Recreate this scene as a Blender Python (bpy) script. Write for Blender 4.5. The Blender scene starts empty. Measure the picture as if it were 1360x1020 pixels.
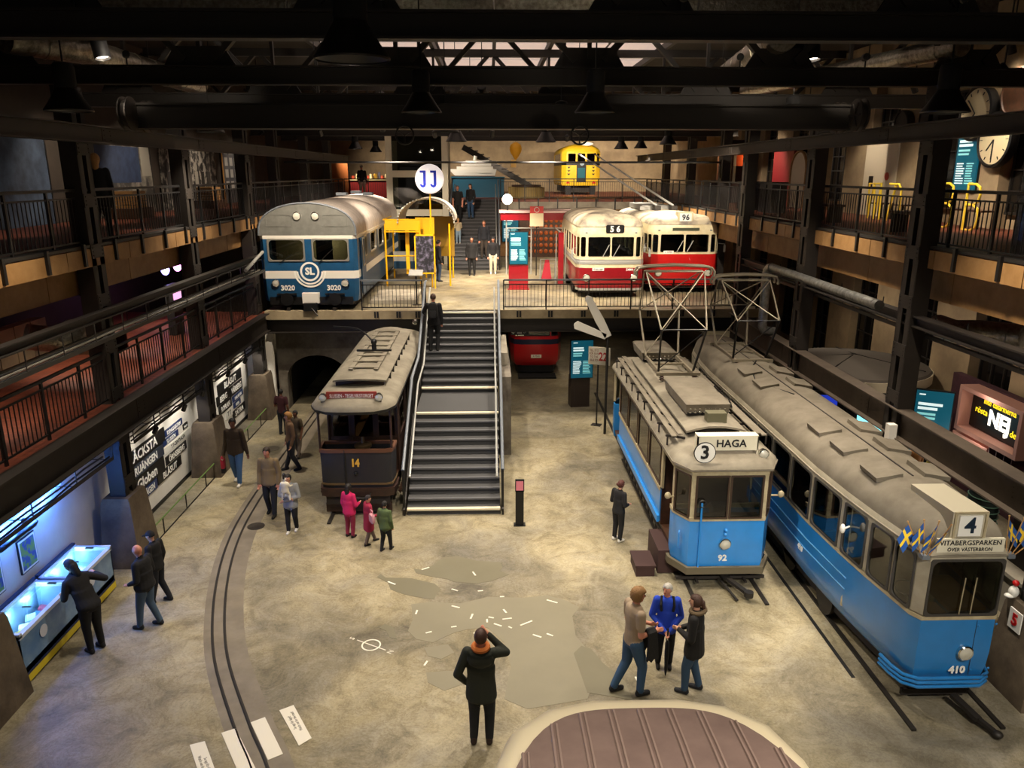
import bpy, bmesh, math, random
import numpy as np
from mathutils import Vector, Matrix

random.seed(7)
PI = math.pi
scene = bpy.context.scene
COL = scene.collection

# ------------------------------------------------------------------ camera
F_PX, PITCH, EYE = 1021.0, math.atan(280.4 / 1021.0), 7.6
YAW = math.atan(30 * math.cos(PITCH) / F_PX)
cd = bpy.data.cameras.new('camera')
cd.sensor_fit = 'HORIZONTAL'
cd.sensor_width = 36.0
cd.lens = F_PX / 1360.0 * 36.0
cd.clip_start, cd.clip_end = 0.05, 300
cam = bpy.data.objects.new('camera', cd)
COL.objects.link(cam)
cam.location = (0, 0, EYE)
cam.rotation_euler = (PI / 2 - PITCH, 0, -YAW)
scene.camera = cam

# ------------------------------------------------------------------ world, exposure
w = bpy.data.worlds.new('world')
scene.world = w
w.use_nodes = True
w.node_tree.nodes['Background'].inputs[0].default_value = (1.0, 0.90, 0.78, 1)
w.node_tree.nodes['Background'].inputs[1].default_value = 0.045
vs = scene.view_settings
vs.view_transform = 'Standard'
vs.look = 'None'
vs.exposure = 0.52
vs.gamma = 1.0
vs.use_curve_mapping = False
PENDANT_W = 690.0       # warm high-bay lamps, each in its own bell
SPOT_W = 1.0            # scale of the small track spotlights

# ------------------------------------------------------------------ materials
def lin(c):
    if isinstance(c, str):
        c = c.lstrip('#')
        c = [int(c[i:i + 2], 16) / 255 for i in (0, 2, 4)]
    return [x / 12.92 if x <= .04045 else ((x + .055) / 1.055) ** 2.4 for x in c[:3]]

MATS = {}
def mat(name, col, rough=.6, metal=0., col2=None, scale=6., detail=6., bump=0., bscale=None, emit=0., spec=.5, ramp=(.35, .65), coat=0.):
    if name in MATS:
        return MATS[name]
    m = bpy.data.materials.new(name)
    m.use_nodes = True
    nt = m.node_tree
    b = nt.nodes['Principled BSDF']
    c = lin(col)
    b.inputs['Base Color'].default_value = (*c, 1)
    b.inputs['Roughness'].default_value = rough
    b.inputs['Metallic'].default_value = metal
    b.inputs['Specular IOR Level'].default_value = spec
    b.inputs['Coat Weight'].default_value = coat
    if emit:
        b.inputs['Emission Color'].default_value = (*c, 1)
        b.inputs['Emission Strength'].default_value = emit
    if col2 is not None or bump:
        tc = nt.nodes.new('ShaderNodeTexCoord')
        n = nt.nodes.new('ShaderNodeTexNoise')
        n.inputs['Scale'].default_value = scale
        n.inputs['Detail'].default_value = detail
        n.inputs['Roughness'].default_value = .62
        nt.links.new(tc.outputs['Object'], n.inputs['Vector'])
        if col2 is not None:
            r = nt.nodes.new('ShaderNodeValToRGB')
            r.color_ramp.elements[0].position = ramp[0]
            r.color_ramp.elements[1].position = ramp[1]
            r.color_ramp.elements[0].color = (*c, 1)
            r.color_ramp.elements[1].color = (*lin(col2), 1)
            nt.links.new(n.outputs['Fac'], r.inputs['Fac'])
            nt.links.new(r.outputs['Color'], b.inputs['Base Color'])
        if bump:
            n2 = nt.nodes.new('ShaderNodeTexNoise')
            n2.inputs['Scale'].default_value = bscale or scale * 4
            n2.inputs['Detail'].default_value = 8
            nt.links.new(tc.outputs['Object'], n2.inputs['Vector'])
            bp = nt.nodes.new('ShaderNodeBump')
            bp.inputs['Strength'].default_value = bump
            bp.inputs['Distance'].default_value = .02
            nt.links.new(n2.outputs['Fac'], bp.inputs['Height'])
            nt.links.new(bp.outputs['Normal'], b.inputs['Normal'])
    MATS[name] = m
    return m

def glass(name, tint, gloss=.12, rough=.03):
    m = bpy.data.materials.new(name)
    m.use_nodes = True
    nt = m.node_tree
    for n in list(nt.nodes):
        if n.type != 'OUTPUT_MATERIAL':
            nt.nodes.remove(n)
    out = [n for n in nt.nodes if n.type == 'OUTPUT_MATERIAL'][0]
    t = nt.nodes.new('ShaderNodeBsdfTransparent')
    t.inputs[0].default_value = (*lin(tint), 1)
    g = nt.nodes.new('ShaderNodeBsdfGlossy')
    g.inputs['Color'].default_value = (1, 1, 1, 1)
    g.inputs['Roughness'].default_value = rough
    fr = nt.nodes.new('ShaderNodeFresnel')
    fr.inputs['IOR'].default_value = 1.5
    ad = nt.nodes.new('ShaderNodeMath')
    ad.operation = 'ADD'
    ad.inputs[1].default_value = gloss
    mx = nt.nodes.new('ShaderNodeMixShader')
    nt.links.new(fr.outputs[0], ad.inputs[0])
    ge = nt.nodes.new('ShaderNodeNewGeometry')       # a thin pane reflects on its outer face only
    iv = nt.nodes.new('ShaderNodeMath')
    iv.operation = 'SUBTRACT'
    iv.inputs[0].default_value = 1.
    nt.links.new(ge.outputs['Backfacing'], iv.inputs[1])
    mu = nt.nodes.new('ShaderNodeMath')
    mu.operation = 'MULTIPLY'
    nt.links.new(ad.outputs[0], mu.inputs[0])
    nt.links.new(iv.outputs[0], mu.inputs[1])
    nt.links.new(mu.outputs[0], mx.inputs[0])
    nt.links.new(t.outputs[0], mx.inputs[1])
    nt.links.new(g.outputs[0], mx.inputs[2])
    nt.links.new(mx.outputs[0], out.inputs[0])
    MATS[name] = m
    return m

GLASS = glass('vehicle glass', 'b2b6ae', .04)
GLASS_CLEAR = glass('clear glass', 'd8dcd8', .02)
M_STEEL = mat('dark brown painted steel', '2a241f', .55, .1, '231e1a', 3, bump=.05)
M_STEEL_D = mat('near black steel', '221e1a', .55, .1)
M_BLACK = mat('black paint', '0d0d0e', .45)
M_BLACKM = mat('black matt', '0b0b0b', .85)
M_GALV = mat('galvanised steel', '9a9a96', .35, .8, '6f706d', 9)
M_FOIL = mat('crinkled foil duct', 'a8a294', .3, .9, '7b7468', 14, bump=.8, bscale=18)
M_CHROME = mat('chrome', 'd8d8d4', .12, 1.)
M_CONC = mat('rough concrete', '77706430'[:6], .85, 0, '554d43', 2.2, bump=.5, bscale=9)
M_CONC_L = mat('pale concrete', '9b9484', .85, 0, '7e7669', 1.6, bump=.3, bscale=8)
M_WHITE = mat('white paint', 'e4e0d6', .6)
M_WALLW = mat('white plaster wall', 'dedad0', .8, 0, 'd0cbbf', 1.2)
M_CREAM = mat('cream paint', 'd9cfae', .4, 0, 'c9bd97', 5, bump=.05)
M_WOOD = mat('pale plywood', '9c7648', .6, 0, '876236', 3, bump=.05)
M_WOOD_D = mat('brown wood', '4a2c1a', .5, 0, '34200f', 8)
M_RUBBER = mat('tread rubber', '3a3a3b', .9, 0, '4b4b4c', 160, bump=.2, bscale=200)
M_GREYM = mat('grey painted metal', '6f757c', .45, .2)
M_YELLOW = mat('yellow paint', 'd9a400', .45)
M_TYRE = mat('tyre rubber', '151515', .8)

# ------------------------------------------------------------------ mesh building
class MB:
    def __init__(s):
        s.v, s.f = [], []
    def add(s, vs, fs):
        o = len(s.v)
        s.v += [tuple(p) for p in vs]
        s.f += [tuple(o + i for i in f) for f in fs]
        return s
    def box(s, x0, x1, y0, y1, z0, z1):
        return s.add([(x0, y0, z0), (x1, y0, z0), (x1, y1, z0), (x0, y1, z0), (x0, y0, z1), (x1, y0, z1), (x1, y1, z1), (x0, y1, z1)],
                     [(0, 3, 2, 1), (4, 5, 6, 7), (0, 1, 5, 4), (1, 2, 6, 5), (2, 3, 7, 6), (3, 0, 4, 7)])
    def obox(s, c, size, rot=(0, 0, 0)):
        from mathutils import Euler
        m = Euler(rot).to_matrix()
        t = MB().box(*[q for d in size for q in (-d / 2, d / 2)])
        return s.add([m @ Vector(p) + Vector(c) for p in t.v], t.f)
    def beam(s, p, q, wd, h, up=(0, 0, 1)):
        p, q = Vector(p), Vector(q)
        d = (q - p).normalized()
        up = Vector(up)
        if abs(d.dot(up)) > .98:
            up = Vector((0, 1, 0))
        a = d.cross(up).normalized() * wd / 2
        b = a.cross(d).normalized() * h / 2
        return s.add([p - a - b, p + a - b, p + a + b, p - a + b, q - a - b, q + a - b, q + a + b, q - a + b],
                     [(0, 1, 2, 3), (7, 6, 5, 4), (0, 4, 5, 1), (1, 5, 6, 2), (2, 6, 7, 3), (3, 7, 4, 0)])
    def cyl(s, p, q, r, r2=None, n=12, cap=True):
        return s.tube([p, q], [r, r if r2 is None else r2], n, cap)
    def tube(s, pts, r, n=8, cap=True):
        pts = [Vector(p) for p in pts]
        rr = r if isinstance(r, (list, tuple)) else [r] * len(pts)
        rings = []
        a = None
        for i, p in enumerate(pts):
            d = (pts[min(i + 1, len(pts) - 1)] - pts[max(i - 1, 0)]).normalized()
            if a is None:
                a = d.orthogonal().normalized()
            else:
                a = (a - d * a.dot(d))
                a = a.normalized() if a.length > 1e-6 else d.orthogonal().normalized()
            b = d.cross(a)
            rings.append([p + (a * math.cos(2 * PI * k / n) + b * math.sin(2 * PI * k / n)) * rr[i] for k in range(n)])
        return s.loft(rings, True, cap, cap)
    def loft(s, rings, closed=True, cap0=False, cap1=False):
        n = len(rings[0])
        vs = [p for r in rings for p in r]
        fs = []
        for i in range(len(rings) - 1):
            for k in range(n if closed else n - 1):
                k2 = (k + 1) % n
                fs.append((i * n + k, i * n + k2, (i + 1) * n + k2, (i + 1) * n + k))
        if cap0:
            fs.append(tuple(reversed(range(n))))
        if cap1:
            fs.append(tuple((len(rings) - 1) * n + k for k in range(n)))
        return s.add(vs, fs)
    def lathe(s, prof, n=20, c=(0, 0, 0), ax=None, cap=True):
        # prof: (r, h) along axis ax
        ax = Vector(ax or (0, 0, 1)).normalized()
        a = ax.orthogonal().normalized()
        b = ax.cross(a)
        c = Vector(c)
        rings = [[c + ax * h + (a * math.cos(2 * PI * k / n) + b * math.sin(2 * PI * k / n)) * max(r, 1e-4) for k in range(n)] for r, h in prof]
        return s.loft(rings, True, cap, cap)
    def ell(s, c, r, n=12, m=8):
        rings = []
        for j in range(m + 1):
            t = PI * j / m - PI / 2
            rings.append([(c[0] + r[0] * max(math.cos(t), .001) * math.cos(2 * PI * k / n), c[1] + r[1] * max(math.cos(t), .001) * math.sin(2 * PI * k / n), c[2] + r[2] * math.sin(t)) for k in range(n)])
        return s.loft(rings, True, True, True)
    def prism(s, poly, lo, hi, axis='z'):
        def P(a, b, c):
            return (a, b, c) if axis == 'z' else ((a, c, b) if axis == 'y' else (c, a, b))
        n = len(poly)
        return s.add([P(*p, lo) for p in poly] + [P(*p, hi) for p in poly],
                     [tuple(reversed(range(n))), tuple(range(n, 2 * n))] + [(k, (k + 1) % n, n + (k + 1) % n, n + k) for k in range(n)])
    def mesh(s, name, m=None, smooth=40):
        me = bpy.data.meshes.new(name)
        me.from_pydata(s.v, [], s.f)
        bm = bmesh.new()
        bm.from_mesh(me)
        bmesh.ops.recalc_face_normals(bm, faces=bm.faces)
        bm.to_mesh(me)
        bm.free()
        if smooth:
            me.polygons.foreach_set('use_smooth', [True] * len(me.polygons))
            me.set_sharp_from_angle(angle=math.radians(smooth))
        if m:
            me.materials.append(m)
        return me

def link(name, data, parent=None):
    o = bpy.data.objects.new(name, data)
    COL.objects.link(o)
    if parent:
        o.parent = parent
    return o
def tag(o, label, cat=None, group=None, kind=None):
    if label:
        o['label'] = label
    if cat:
        o['category'] = cat
    if group:
        o['group'] = group
    if kind:
        o['kind'] = kind
    return o
SPLIT = {'bulkhead_panel', 'side', 'leg', 'tray_rail', 'lower_rail', 'side_step', 'grab_bar', 'bracket', 'hanger', 'hatch_hinge', 'side_rail', 'cross_rail', 'roof_vent', 'cab_wall', 'backpack_strap', 'roof_seam_line'}
def pieces(mb):
    # the separate pieces of a builder, each as a builder of its own
    root = list(range(len(mb.v)))
    def find(a):
        while root[a] != a:
            root[a] = root[root[a]]
            a = root[a]
        return a
    for f in mb.f:
        for k in f[1:]:
            root[find(k)] = find(f[0])
    out = {}
    for f in mb.f:
        q, idx = out.setdefault(find(f[0]), (MB(), {}))
        for k in f:
            if k not in idx:
                idx[k] = len(q.v)
                q.v.append(mb.v[k])
        q.f.append(tuple(idx[k] for k in f))
    return [q for q, _ in out.values()]
def part(name, mb, m, parent=None, label=None, smooth=40, kind=None):
    if name in SPLIT and kind is None:
        ps = pieces(mb)
        for q in ps[1:]:
            o = link(name, q.mesh(name, m, smooth), parent)
            if label:
                o['label'] = label
        mb = ps[0]
    o = link(name, mb.mesh(name, m, smooth), parent)
    if label:
        o['label'] = label
    if kind:
        o['kind'] = kind
    return o
def empty(name, loc, label, cat, group=None, rz=0.):
    o = link(name, None)
    o.empty_display_size = .2
    o.location = loc
    o.rotation_euler = (0, 0, rz)
    return tag(o, label, cat, group)
def struct(name, mb, m, parent=None, smooth=40):
    o = part(name, mb, m, parent, None, smooth)
    o['kind'] = 'structure'
    return o
def single(name, mb, m, label, cat, group=None, loc=None, rz=0, smooth=40):
    o = part(name, mb, m, None, None, smooth)
    if loc:
        o.location = loc
    o.rotation_euler = (0, 0, rz)
    return tag(o, label, cat, group)
def copy_tree(o, parent=None, label=None):
    c = o.copy()
    COL.objects.link(c)
    c.parent = parent
    if label:
        c['label'] = label
    for ch in list(o.children):
        copy_tree(ch, c)
    return c

TMP = bpy.data.scenes.new('bench')       # small empty scene to turn text and modifiers into plain meshes; removed at the end
def bake(o):
    TMP.collection.objects.link(o)
    with bpy.context.temp_override(scene=TMP, view_layer=TMP.view_layers[0]):
        dg = bpy.context.evaluated_depsgraph_get()
        dg.update()
    me = bpy.data.meshes.new_from_object(o.evaluated_get(dg))
    TMP.collection.objects.unlink(o)
    return me
def text(s, size, m, parent=None, loc=(0, 0, 0), rot=(PI / 2, 0, 0), name='lettering', align='CENTER', depth=.004, sx=1., bold=0., label=None):
    cu = bpy.data.curves.new('t', 'FONT')
    cu.body = s
    cu.size = size
    cu.align_x = align
    cu.align_y = 'CENTER'
    cu.extrude = depth
    cu.resolution_u = 2
    cu.offset = bold
    t = bpy.data.objects.new('t', cu)
    me = bake(t)
    bpy.data.objects.remove(t)
    bpy.data.curves.remove(cu)
    me.materials.clear()
    me.materials.append(m)
    me.name = name
    o = link(name, me, parent)
    o.location = loc
    o.rotation_euler = rot
    o.scale = (sx, 1, 1)
    if label:
        o['label'] = label
    return o
ROT_F = (PI / 2, 0, 0)            # reads from the front (-y)
ROT_L = (PI / 2, 0, PI / 2)       # on a wall facing +x
ROT_R = (PI / 2, 0, -PI / 2)      # on a wall facing -x

# measured points: the ray of a photograph pixel met with a plane of the hall
_fw = Vector((math.sin(YAW) * math.cos(PITCH), math.cos(YAW) * math.cos(PITCH), -math.sin(PITCH)))
_rt = Vector((math.cos(YAW), -math.sin(YAW), 0))
_dn = _fw.cross(_rt)
_dn = -_dn if _dn.z > 0 else _dn
def _ray(x, y):
    return _fw + _rt * ((x - 680) / F_PX) + _dn * ((y - 510) / F_PX)
def atz(x, y, z):
    r = _ray(x, y)
    return Vector((0, 0, EYE)) + r * ((z - EYE) / r.z)
def aty(x, y, Y):
    r = _ray(x, y)
    return Vector((0, 0, EYE)) + r * (Y / r.y)
def atx(x, y, X):
    r = _ray(x, y)
    return Vector((0, 0, EYE)) + r * (X / r.x)

def light(name, kind, loc, power, col=(1, .82, .62), target=None, parent=None, size=.15, cone=110, blend=.5):
    ld = bpy.data.lights.new(name, kind)
    ld.energy = power
    ld.color = col
    if kind == 'SPOT':
        ld.spot_size = math.radians(cone)
        ld.spot_blend = blend
        ld.shadow_soft_size = size
    elif kind == 'AREA':
        ld.size = size
    else:
        ld.shadow_soft_size = size
    o = link(name, ld, parent)
    o.location = loc
    if target is not None:
        o.rotation_euler = (Vector(target) - Vector(loc)).to_track_quat('-Z', 'Y').to_euler()
    return o
# ================================================================== THE HALL
ZP, ZG = 3.404, 6.3            # platform level, upper gallery level
XL, XR = -7.2, 7.62            # inner faces of the column rows
YL = [9.75, 14.45, 19.2, 24.0]  # left columns
YR = [9.8, 13.8, 18.75, 23.6]  # right columns
YB = [28.7, 33.5, 38.2]         # columns beyond the platform edge
WXL, WXR, WYB = -11.6, 12.4, 57.0

def floor_material():
    m = bpy.data.materials.new('worn trowelled concrete')
    m.use_nodes = True
    nt = m.node_tree
    b = nt.nodes['Principled BSDF']
    tc = nt.nodes.new('ShaderNodeTexCoord')
    def noise(sc, det=6, dist=0., ro=.6):
        n = nt.nodes.new('ShaderNodeTexNoise')
        n.inputs['Scale'].default_value = sc
        n.inputs['Detail'].default_value = det
        n.inputs['Distortion'].default_value = dist
        n.inputs['Roughness'].default_value = ro
        nt.links.new(tc.outputs['Object'], n.inputs['Vector'])
        return n.outputs['Fac']
    def ramp(f, stops):
        r = nt.nodes.new('ShaderNodeValToRGB')
        e = r.color_ramp.elements
        while len(e) < len(stops):
            e.new(.5)
        for k, (p, c) in enumerate(stops):
            e[k].position = p
            e[k].color = (*lin(c), 1)
        nt.links.new(f, r.inputs['Fac'])
        return r.outputs['Color']
    def mix(a, bb, fac, mode='MIX'):
        x = nt.nodes.new('ShaderNodeMixRGB')
        x.blend_type = mode
        if isinstance(fac, float):
            x.inputs[0].default_value = fac
        else:
            nt.links.new(fac, x.inputs[0])
        nt.links.new(a, x.inputs[1])
        nt.links.new(bb, x.inputs[2])
        return x.outputs[0]
    base = ramp(noise(.4, 5, .5), [(.32, '77736a'), (.46, '918b7c'), (.58, 'a39b86'), (.72, '8e897c')])
    tro = ramp(noise(1.5, 9, 1.1, .72), [(.36, 'a8a49a'), (.47, 'e2ded4'), (.6, 'ffffff'), (.72, 'd0cbc0')])
    col = mix(base, tro, .7, 'MULTIPLY')
    vein = ramp(noise(1.1, 10, 1.8, .78), [(.475, 'ffffff'), (.5, '9b9382'), (.52, 'ffffff')])
    col = mix(col, vein, .4, 'MULTIPLY')
    spk = ramp(noise(26, 3, 0, .6), [(.35, 'd2cfc8'), (.6, 'ffffff')])
    col = mix(col, spk, .5, 'MULTIPLY')
    big = ramp(noise(.2, 3, .2), [(.36, 'a9a8a4'), (.6, 'ffffff')])
    col = mix(col, big, .8, 'MULTIPLY')
    hs = nt.nodes.new('ShaderNodeHueSaturation')
    hs.inputs['Value'].default_value = 1.24
    hs.inputs['Saturation'].default_value = 1.18
    nt.links.new(col, hs.inputs['Color'])
    nt.links.new(hs.outputs[0], b.inputs['Base Color'])
    b.inputs['Roughness'].default_value = .5
    b.inputs['Specular IOR Level'].default_value = .35
    bp = nt.nodes.new('ShaderNodeBump')
    bp.inputs['Strength'].default_value = .25
    bp.inputs['Distance'].default_value = .012
    nt.links.new(noise(3.5, 9, 1.2), bp.inputs['Height'])
    nt.links.new(bp.outputs['Normal'], b.inputs['Normal'])
    return m
def brick_material(name, c1, c2, mortar, sc=3., plane='xy'):
    m = bpy.data.materials.new(name)
    m.use_nodes = True
    nt = m.node_tree
    b = nt.nodes['Principled BSDF']
    tc = nt.nodes.new('ShaderNodeTexCoord')
    br = nt.nodes.new('ShaderNodeTexBrick')
    br.inputs['Color1'].default_value = (*lin(c1), 1)
    br.inputs['Color2'].default_value = (*lin(c2), 1)
    br.inputs['Mortar'].default_value = (*lin(mortar), 1)
    br.inputs['Scale'].default_value = sc
    br.inputs['Mortar Size'].default_value = .012
    nt.links.new(tc.outputs['Object'], br.inputs['Vector'])
    nt.links.new(br.outputs['Color'], b.inputs['Base Color'])
    b.inputs['Roughness'].default_value = .55
    return m
M_FLOOR = floor_material()
M_BRICK = brick_material('red clay paving', '7a3c24', '643020', '3f241a', 2.6)
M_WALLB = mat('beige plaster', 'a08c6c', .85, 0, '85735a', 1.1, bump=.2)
M_CEIL = mat('pale roof boards', 'cfc4b2', .8)
M_MURALW = mat('dark wall', '2a2724', .8)

FLOOR = struct('floor', MB().box(-13, 14, -3, 60, -.2, 0), M_FLOOR)
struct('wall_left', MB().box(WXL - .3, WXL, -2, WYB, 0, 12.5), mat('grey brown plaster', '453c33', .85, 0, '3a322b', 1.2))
struct('wall_back', MB().box(WXL - .3, WXR + .3, WYB, WYB + .3, 0, 12.5), M_WALLB)
struct('ceiling', MB().box(WXL - .3, WXR + .3, -2, WYB, 11.6, 11.8), mat('dark roof boards', '2b2722', .9))

# outer right wall: pilasters with tall mullioned windows between them
wr = struct('wall_right', MB().box(WXR, WXR + .3, -2, WYB, 0, 12.5), M_WALLB)
M_WINDARK = mat('night window pane', '12100f', .12)
nwin = 0
for k in range(11):
    y = 6.2 + 3.3 * k
    pl = struct('pilaster', MB().box(WXR - .32, WXR, y - .85, y + .85, 0, 11.5), M_WALLB, wr)
    for z0, z1 in ((1.2, 5.2), (6.7, 9.6)):
        nwin += 1
        yc = y + 1.65
        fr = MB().box(WXR - .12, WXR - .02, yc - .72, yc + .72, z0 - .06, z0).box(WXR - .12, WXR - .02, yc - .72, yc + .72, z1, z1 + .06)
        for t in range(4):
            fr.box(WXR - .1, WXR - .02, yc - .72 + 1.4 * t / 3, yc - .68 + 1.4 * t / 3, z0, z1)
        nz = 6
        for t in range(1, nz):
            zz = z0 + (z1 - z0) * t / nz
            fr.box(WXR - .1, WXR - .03, yc - .7, yc + .7, zz - .018, zz + .018)
        wf = struct('window_%d' % nwin, fr, M_STEEL_D)
        part('pane', MB().box(WXR - .06, WXR - .05, yc - .68, yc + .68, z0, z1), M_WINDARK, wf)

# low white wall behind the left columns, with its dark base line
struct('wall_white', MB().box(-8.05, -7.86, 2, 24.3, 0, 2.78), M_WALLW)
struct('wall_white_end', MB().box(-7.86, -7.0, 24.3, 24.45, 0, 2.78), M_WALLW)
struct('baseboard_left', MB().box(-7.86, -7.84, 2, 24.3, 0, .1).box(-7.86, -7.0, 24.28, 24.3, 0, .1), M_BLACK)

# ---- galleries
gl = struct('gallery_floor_low', MB().box(WXL, -7.15, -1, 24.4, 3.2, 3.35), M_BRICK)
gu = struct('gallery_floor_left', MB().box(WXL, -7.25, -1, 40.2, ZG - .22, ZG), M_BRICK)
gr = struct('gallery_floor_right', MB().box(7.85, WXR, -1, 40.2, ZG - .22, ZG), M_BRICK)
gb = struct('gallery_floor_back', MB().box(WXL, WXR, 40.2, WYB, ZG - .22, ZG), M_BRICK)
struct('platform_floor', MB().box(-7.1, 8.6, 24.22, 46, ZP - .26, ZP), M_FLOOR)
# plywood faces under the upper galleries, each board its own piece, with black brackets
def fascia(x, y0, y1, z0, z1, d, step=2.35, brk=True):
    own = gu if x < 0 else gr
    y = y0
    while y < y1 - .2:
        ye = min(y + step, y1)
        bd = part('fascia_board', MB().box(min(x, x + d), max(x, x + d), y + .01, ye - .01, z0, z1), M_WOOD, own)
        y = ye
    if brk:
        y = y0 + .5
        while y < y1:
            s = .012 if d < 0 else -.012
            part('fascia_bracket', MB().box(x + (0 if d < 0 else -.05), x + (.05 if d < 0 else 0), y - .035, y + .035, z0 + .03, z1 + .1), M_BLACK, own)
            y += 1.18
struct('trim_3', MB().box(-7.5, -7.2, 4, 40, ZG, ZG + .05).box(7.8, 8.1, 4, 40, ZG, ZG + .05), M_STEEL_D)
fascia(-7.2, 4, 40, ZG - .34, ZG - .02, -.05)
fascia(-7.55, 4, 40, ZG - .86, ZG - .42, -.05, 3.1, False)
fascia(7.8, 4, 40, ZG - .34, ZG - .02, .05)
fascia(8.15, 4, 40, ZG - .95, ZG - .42, .05, 3.1, False)
for k in range(12):
    x0 = .55 + k * .98
    part('fascia_panel', MB().box(x0, x0 + .92, 40.1, 40.16, ZG - .5, ZG - .12), M_CONC_L, gb)
    part('fascia_bracket', MB().box(x0 + .92, x0 + .98, 40.08, 40.16, ZG - .52, ZG + .05), M_BLACK, gb)
for k in range(5):
    x0 = -11.4 + k * 1.9
    part('fascia_panel', MB().box(x0, x0 + 1.84, 40.1, 40.16, ZG - .5, ZG - .12), M_CONC_L, gb)
pw = struct('wall_plywood', MB().box(.5, WXR, 40.3, 40.4, ZP, ZG - .22), M_WOOD_D)
for k in range(6):
    part('plywood_sheet', MB().box(.52 + k * 1.98, .52 + k * 1.98 + 1.96, 40.26, 40.3, ZP + .02, ZG - .5), M_WOOD, pw)
struct('wall_under_gallery', MB().box(WXL, -2.2, 40.3, 40.4, ZP, ZG - .22), M_MURALW)
struct('wall_under_platform', MB().box(WXL, WXR, 40.0, 40.2, 0, ZP - .26), M_MURALW)

# ---- platform front: pale edge boards with bracket shoes, steel beam below
M_EDGE = mat('pale edge timber', 'a99a7c', .7, 0, '8d7f64', 2)
edge = struct('trim_1', MB().box(-7.1, -2.0, 24.1, 24.22, ZP - .27, ZP + .005), M_EDGE)
struct('trim_2', MB().box(.3, 8.6, 24.1, 24.22, ZP - .27, ZP + .005), M_EDGE)
for x in [-3.6, -2.9, -2.3, .9, 1.9, 2.95, 4.0, 5.05, 6.1, 7.1]:
    part('bracket_shoe', MB().box(x - .07, x - .015, 24.06, 24.1, ZP - .22, ZP - .02).box(x + .015, x + .07, 24.06, 24.1, ZP - .22, ZP - .02), M_BLACK, edge)
def ibeam(mb, p, q, h, b, t=.025, up=(0, 0, 1)):
    p, q = Vector(p), Vector(q)
    u = Vector(up)
    mb.beam(p + u * (h / 2 - t / 2), q + u * (h / 2 - t / 2), b, t, up)
    mb.beam(p - u * (h / 2 - t / 2), q - u * (h / 2 - t / 2), b, t, up)
    mb.beam(p, q, t, h - 2 * t, up)
    return mb
pb = empty('platform_beam', (0, 24.3, ZP - .5), 'dark steel beam under the front edge of the raised platform', 'beam')
part('web_and_flanges', ibeam(MB(), (-7.1, 0, 0), (8.6, 0, 0), .44, .26), M_STEEL, pb)

# ---- concrete tunnel wall with arched mouth, under the platform at the left
aw = MB()
ax0, ax1, ay0, ay1, az = -7.0, -2.15, 24.75, 25.2, 2.85
acx, ar, asp = -5.72, 1.0, 1.05
prof = [(ax0, 0), (acx - ar, 0), (acx - ar, asp)] + [(acx - ar * math.cos(PI * k / 14), asp + .78 * math.sin(PI * k / 14)) for k in range(1, 14)] + [(acx + ar, asp), (acx + ar, 0), (ax1, 0), (ax1, az), (ax0, az)]
aw.prism(prof, ay0, ay1, 'y')
struct('wall_tunnel', aw, M_CONC)
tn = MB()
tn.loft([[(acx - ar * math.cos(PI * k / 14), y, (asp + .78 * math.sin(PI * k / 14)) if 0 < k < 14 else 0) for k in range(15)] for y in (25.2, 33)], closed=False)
struct('wall_tunnel_lining', tn, mat('dark lining', '1b1714', .9))  # near-black lining behind the arch

# ---- columns
M_PED = mat('worn column pedestal', '6a5c4a', .85, 0, '473c30', 2.0, bump=.4, bscale=8)
def column(x, y, side, label, group=None, z0=1.45, z1=9.05, ped=True):
    o = empty('steel_column', (x, y, 0), label, 'column', group)
    s = side
    sh = MB()
    for dy in (-.22, .22):
        e = .03 if dy > 0 else -.03
        sh.box(min(0, s * .3), max(0, s * .3), dy - .015, dy + .015, z0, z1)          # channel webs
        for xx in (0, s * .285):
            sh.box(min(xx, xx + s * .015), max(xx, xx + s * .015), min(dy, dy - math.copysign(.15, dy)), max(dy, dy - math.copysign(.15, dy)), z0, z1)
    part('shaft', sh, M_STEEL, o)
    z = z0 + .15
    while z < z1 - .2:
        pl = MB().box(*sorted((-s * .012, s * .0)), -.225, .225, z, z + .24)
        for dy in (-.17, .17):
            for dz in (.05, .12, .19):
                pl.ell((-s * .014, dy, z + dz), (.012, .014, .014), 6, 4)
        part('batten_plate', pl, M_STEEL, o)
        z += .9
    if ped:
        xa, xb = sorted((-s * .12, s * .44))
        pm = MB()
        pm.loft([[(xa - q, -.38 - q, zz), (xb + q, -.38 - q, zz), (xb + q, .38 + q, zz), (xa - q, .38 + q, zz)] for zz, q in ((0, .1), (.05, .1), (z0 - .1, 0), (z0, -.03))], True, True, True)
        part('pedestal', pm, M_PED, o, 'rough brown concrete pedestal', 20)
    return o
nm = ['riveted steel column rising beside the nearer chest freezer', 'riveted steel column between the freezers and the white sign wall',
      'riveted steel column dividing the sign wall in two', 'riveted steel column at the left end of the platform edge']
for y, n in zip(YL, nm):
    column(XL, y, -1, n)
nm = ['riveted steel column beside the pennant tram, on a brown pedestal', 'riveted steel column with a white box, beside the rounded blue tram',
      'riveted steel column between the wall duct and the round kiosk roof', 'riveted steel column at the right end of the platform edge']
for y, n in zip(YR, nm):
    column(XR + (.28 if y < 10 else 0), y, 1, n)
for y in YB:
    column(XL - .35, y, -1, 'riveted steel column behind the blue and white metro car', 'far left columns', z0=ZP, ped=False)
    column(XR + .75, y, 1, 'riveted steel column behind the red and cream buses', 'far right columns', z0=ZP, ped=False)
bx = MB().box(7.45, 7.6, 13.45, 13.6, 2.6, 3.05)
single('junction_box', bx, M_WHITE, 'white junction box strapped to a steel column beside the blue tram', 'box')

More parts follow.
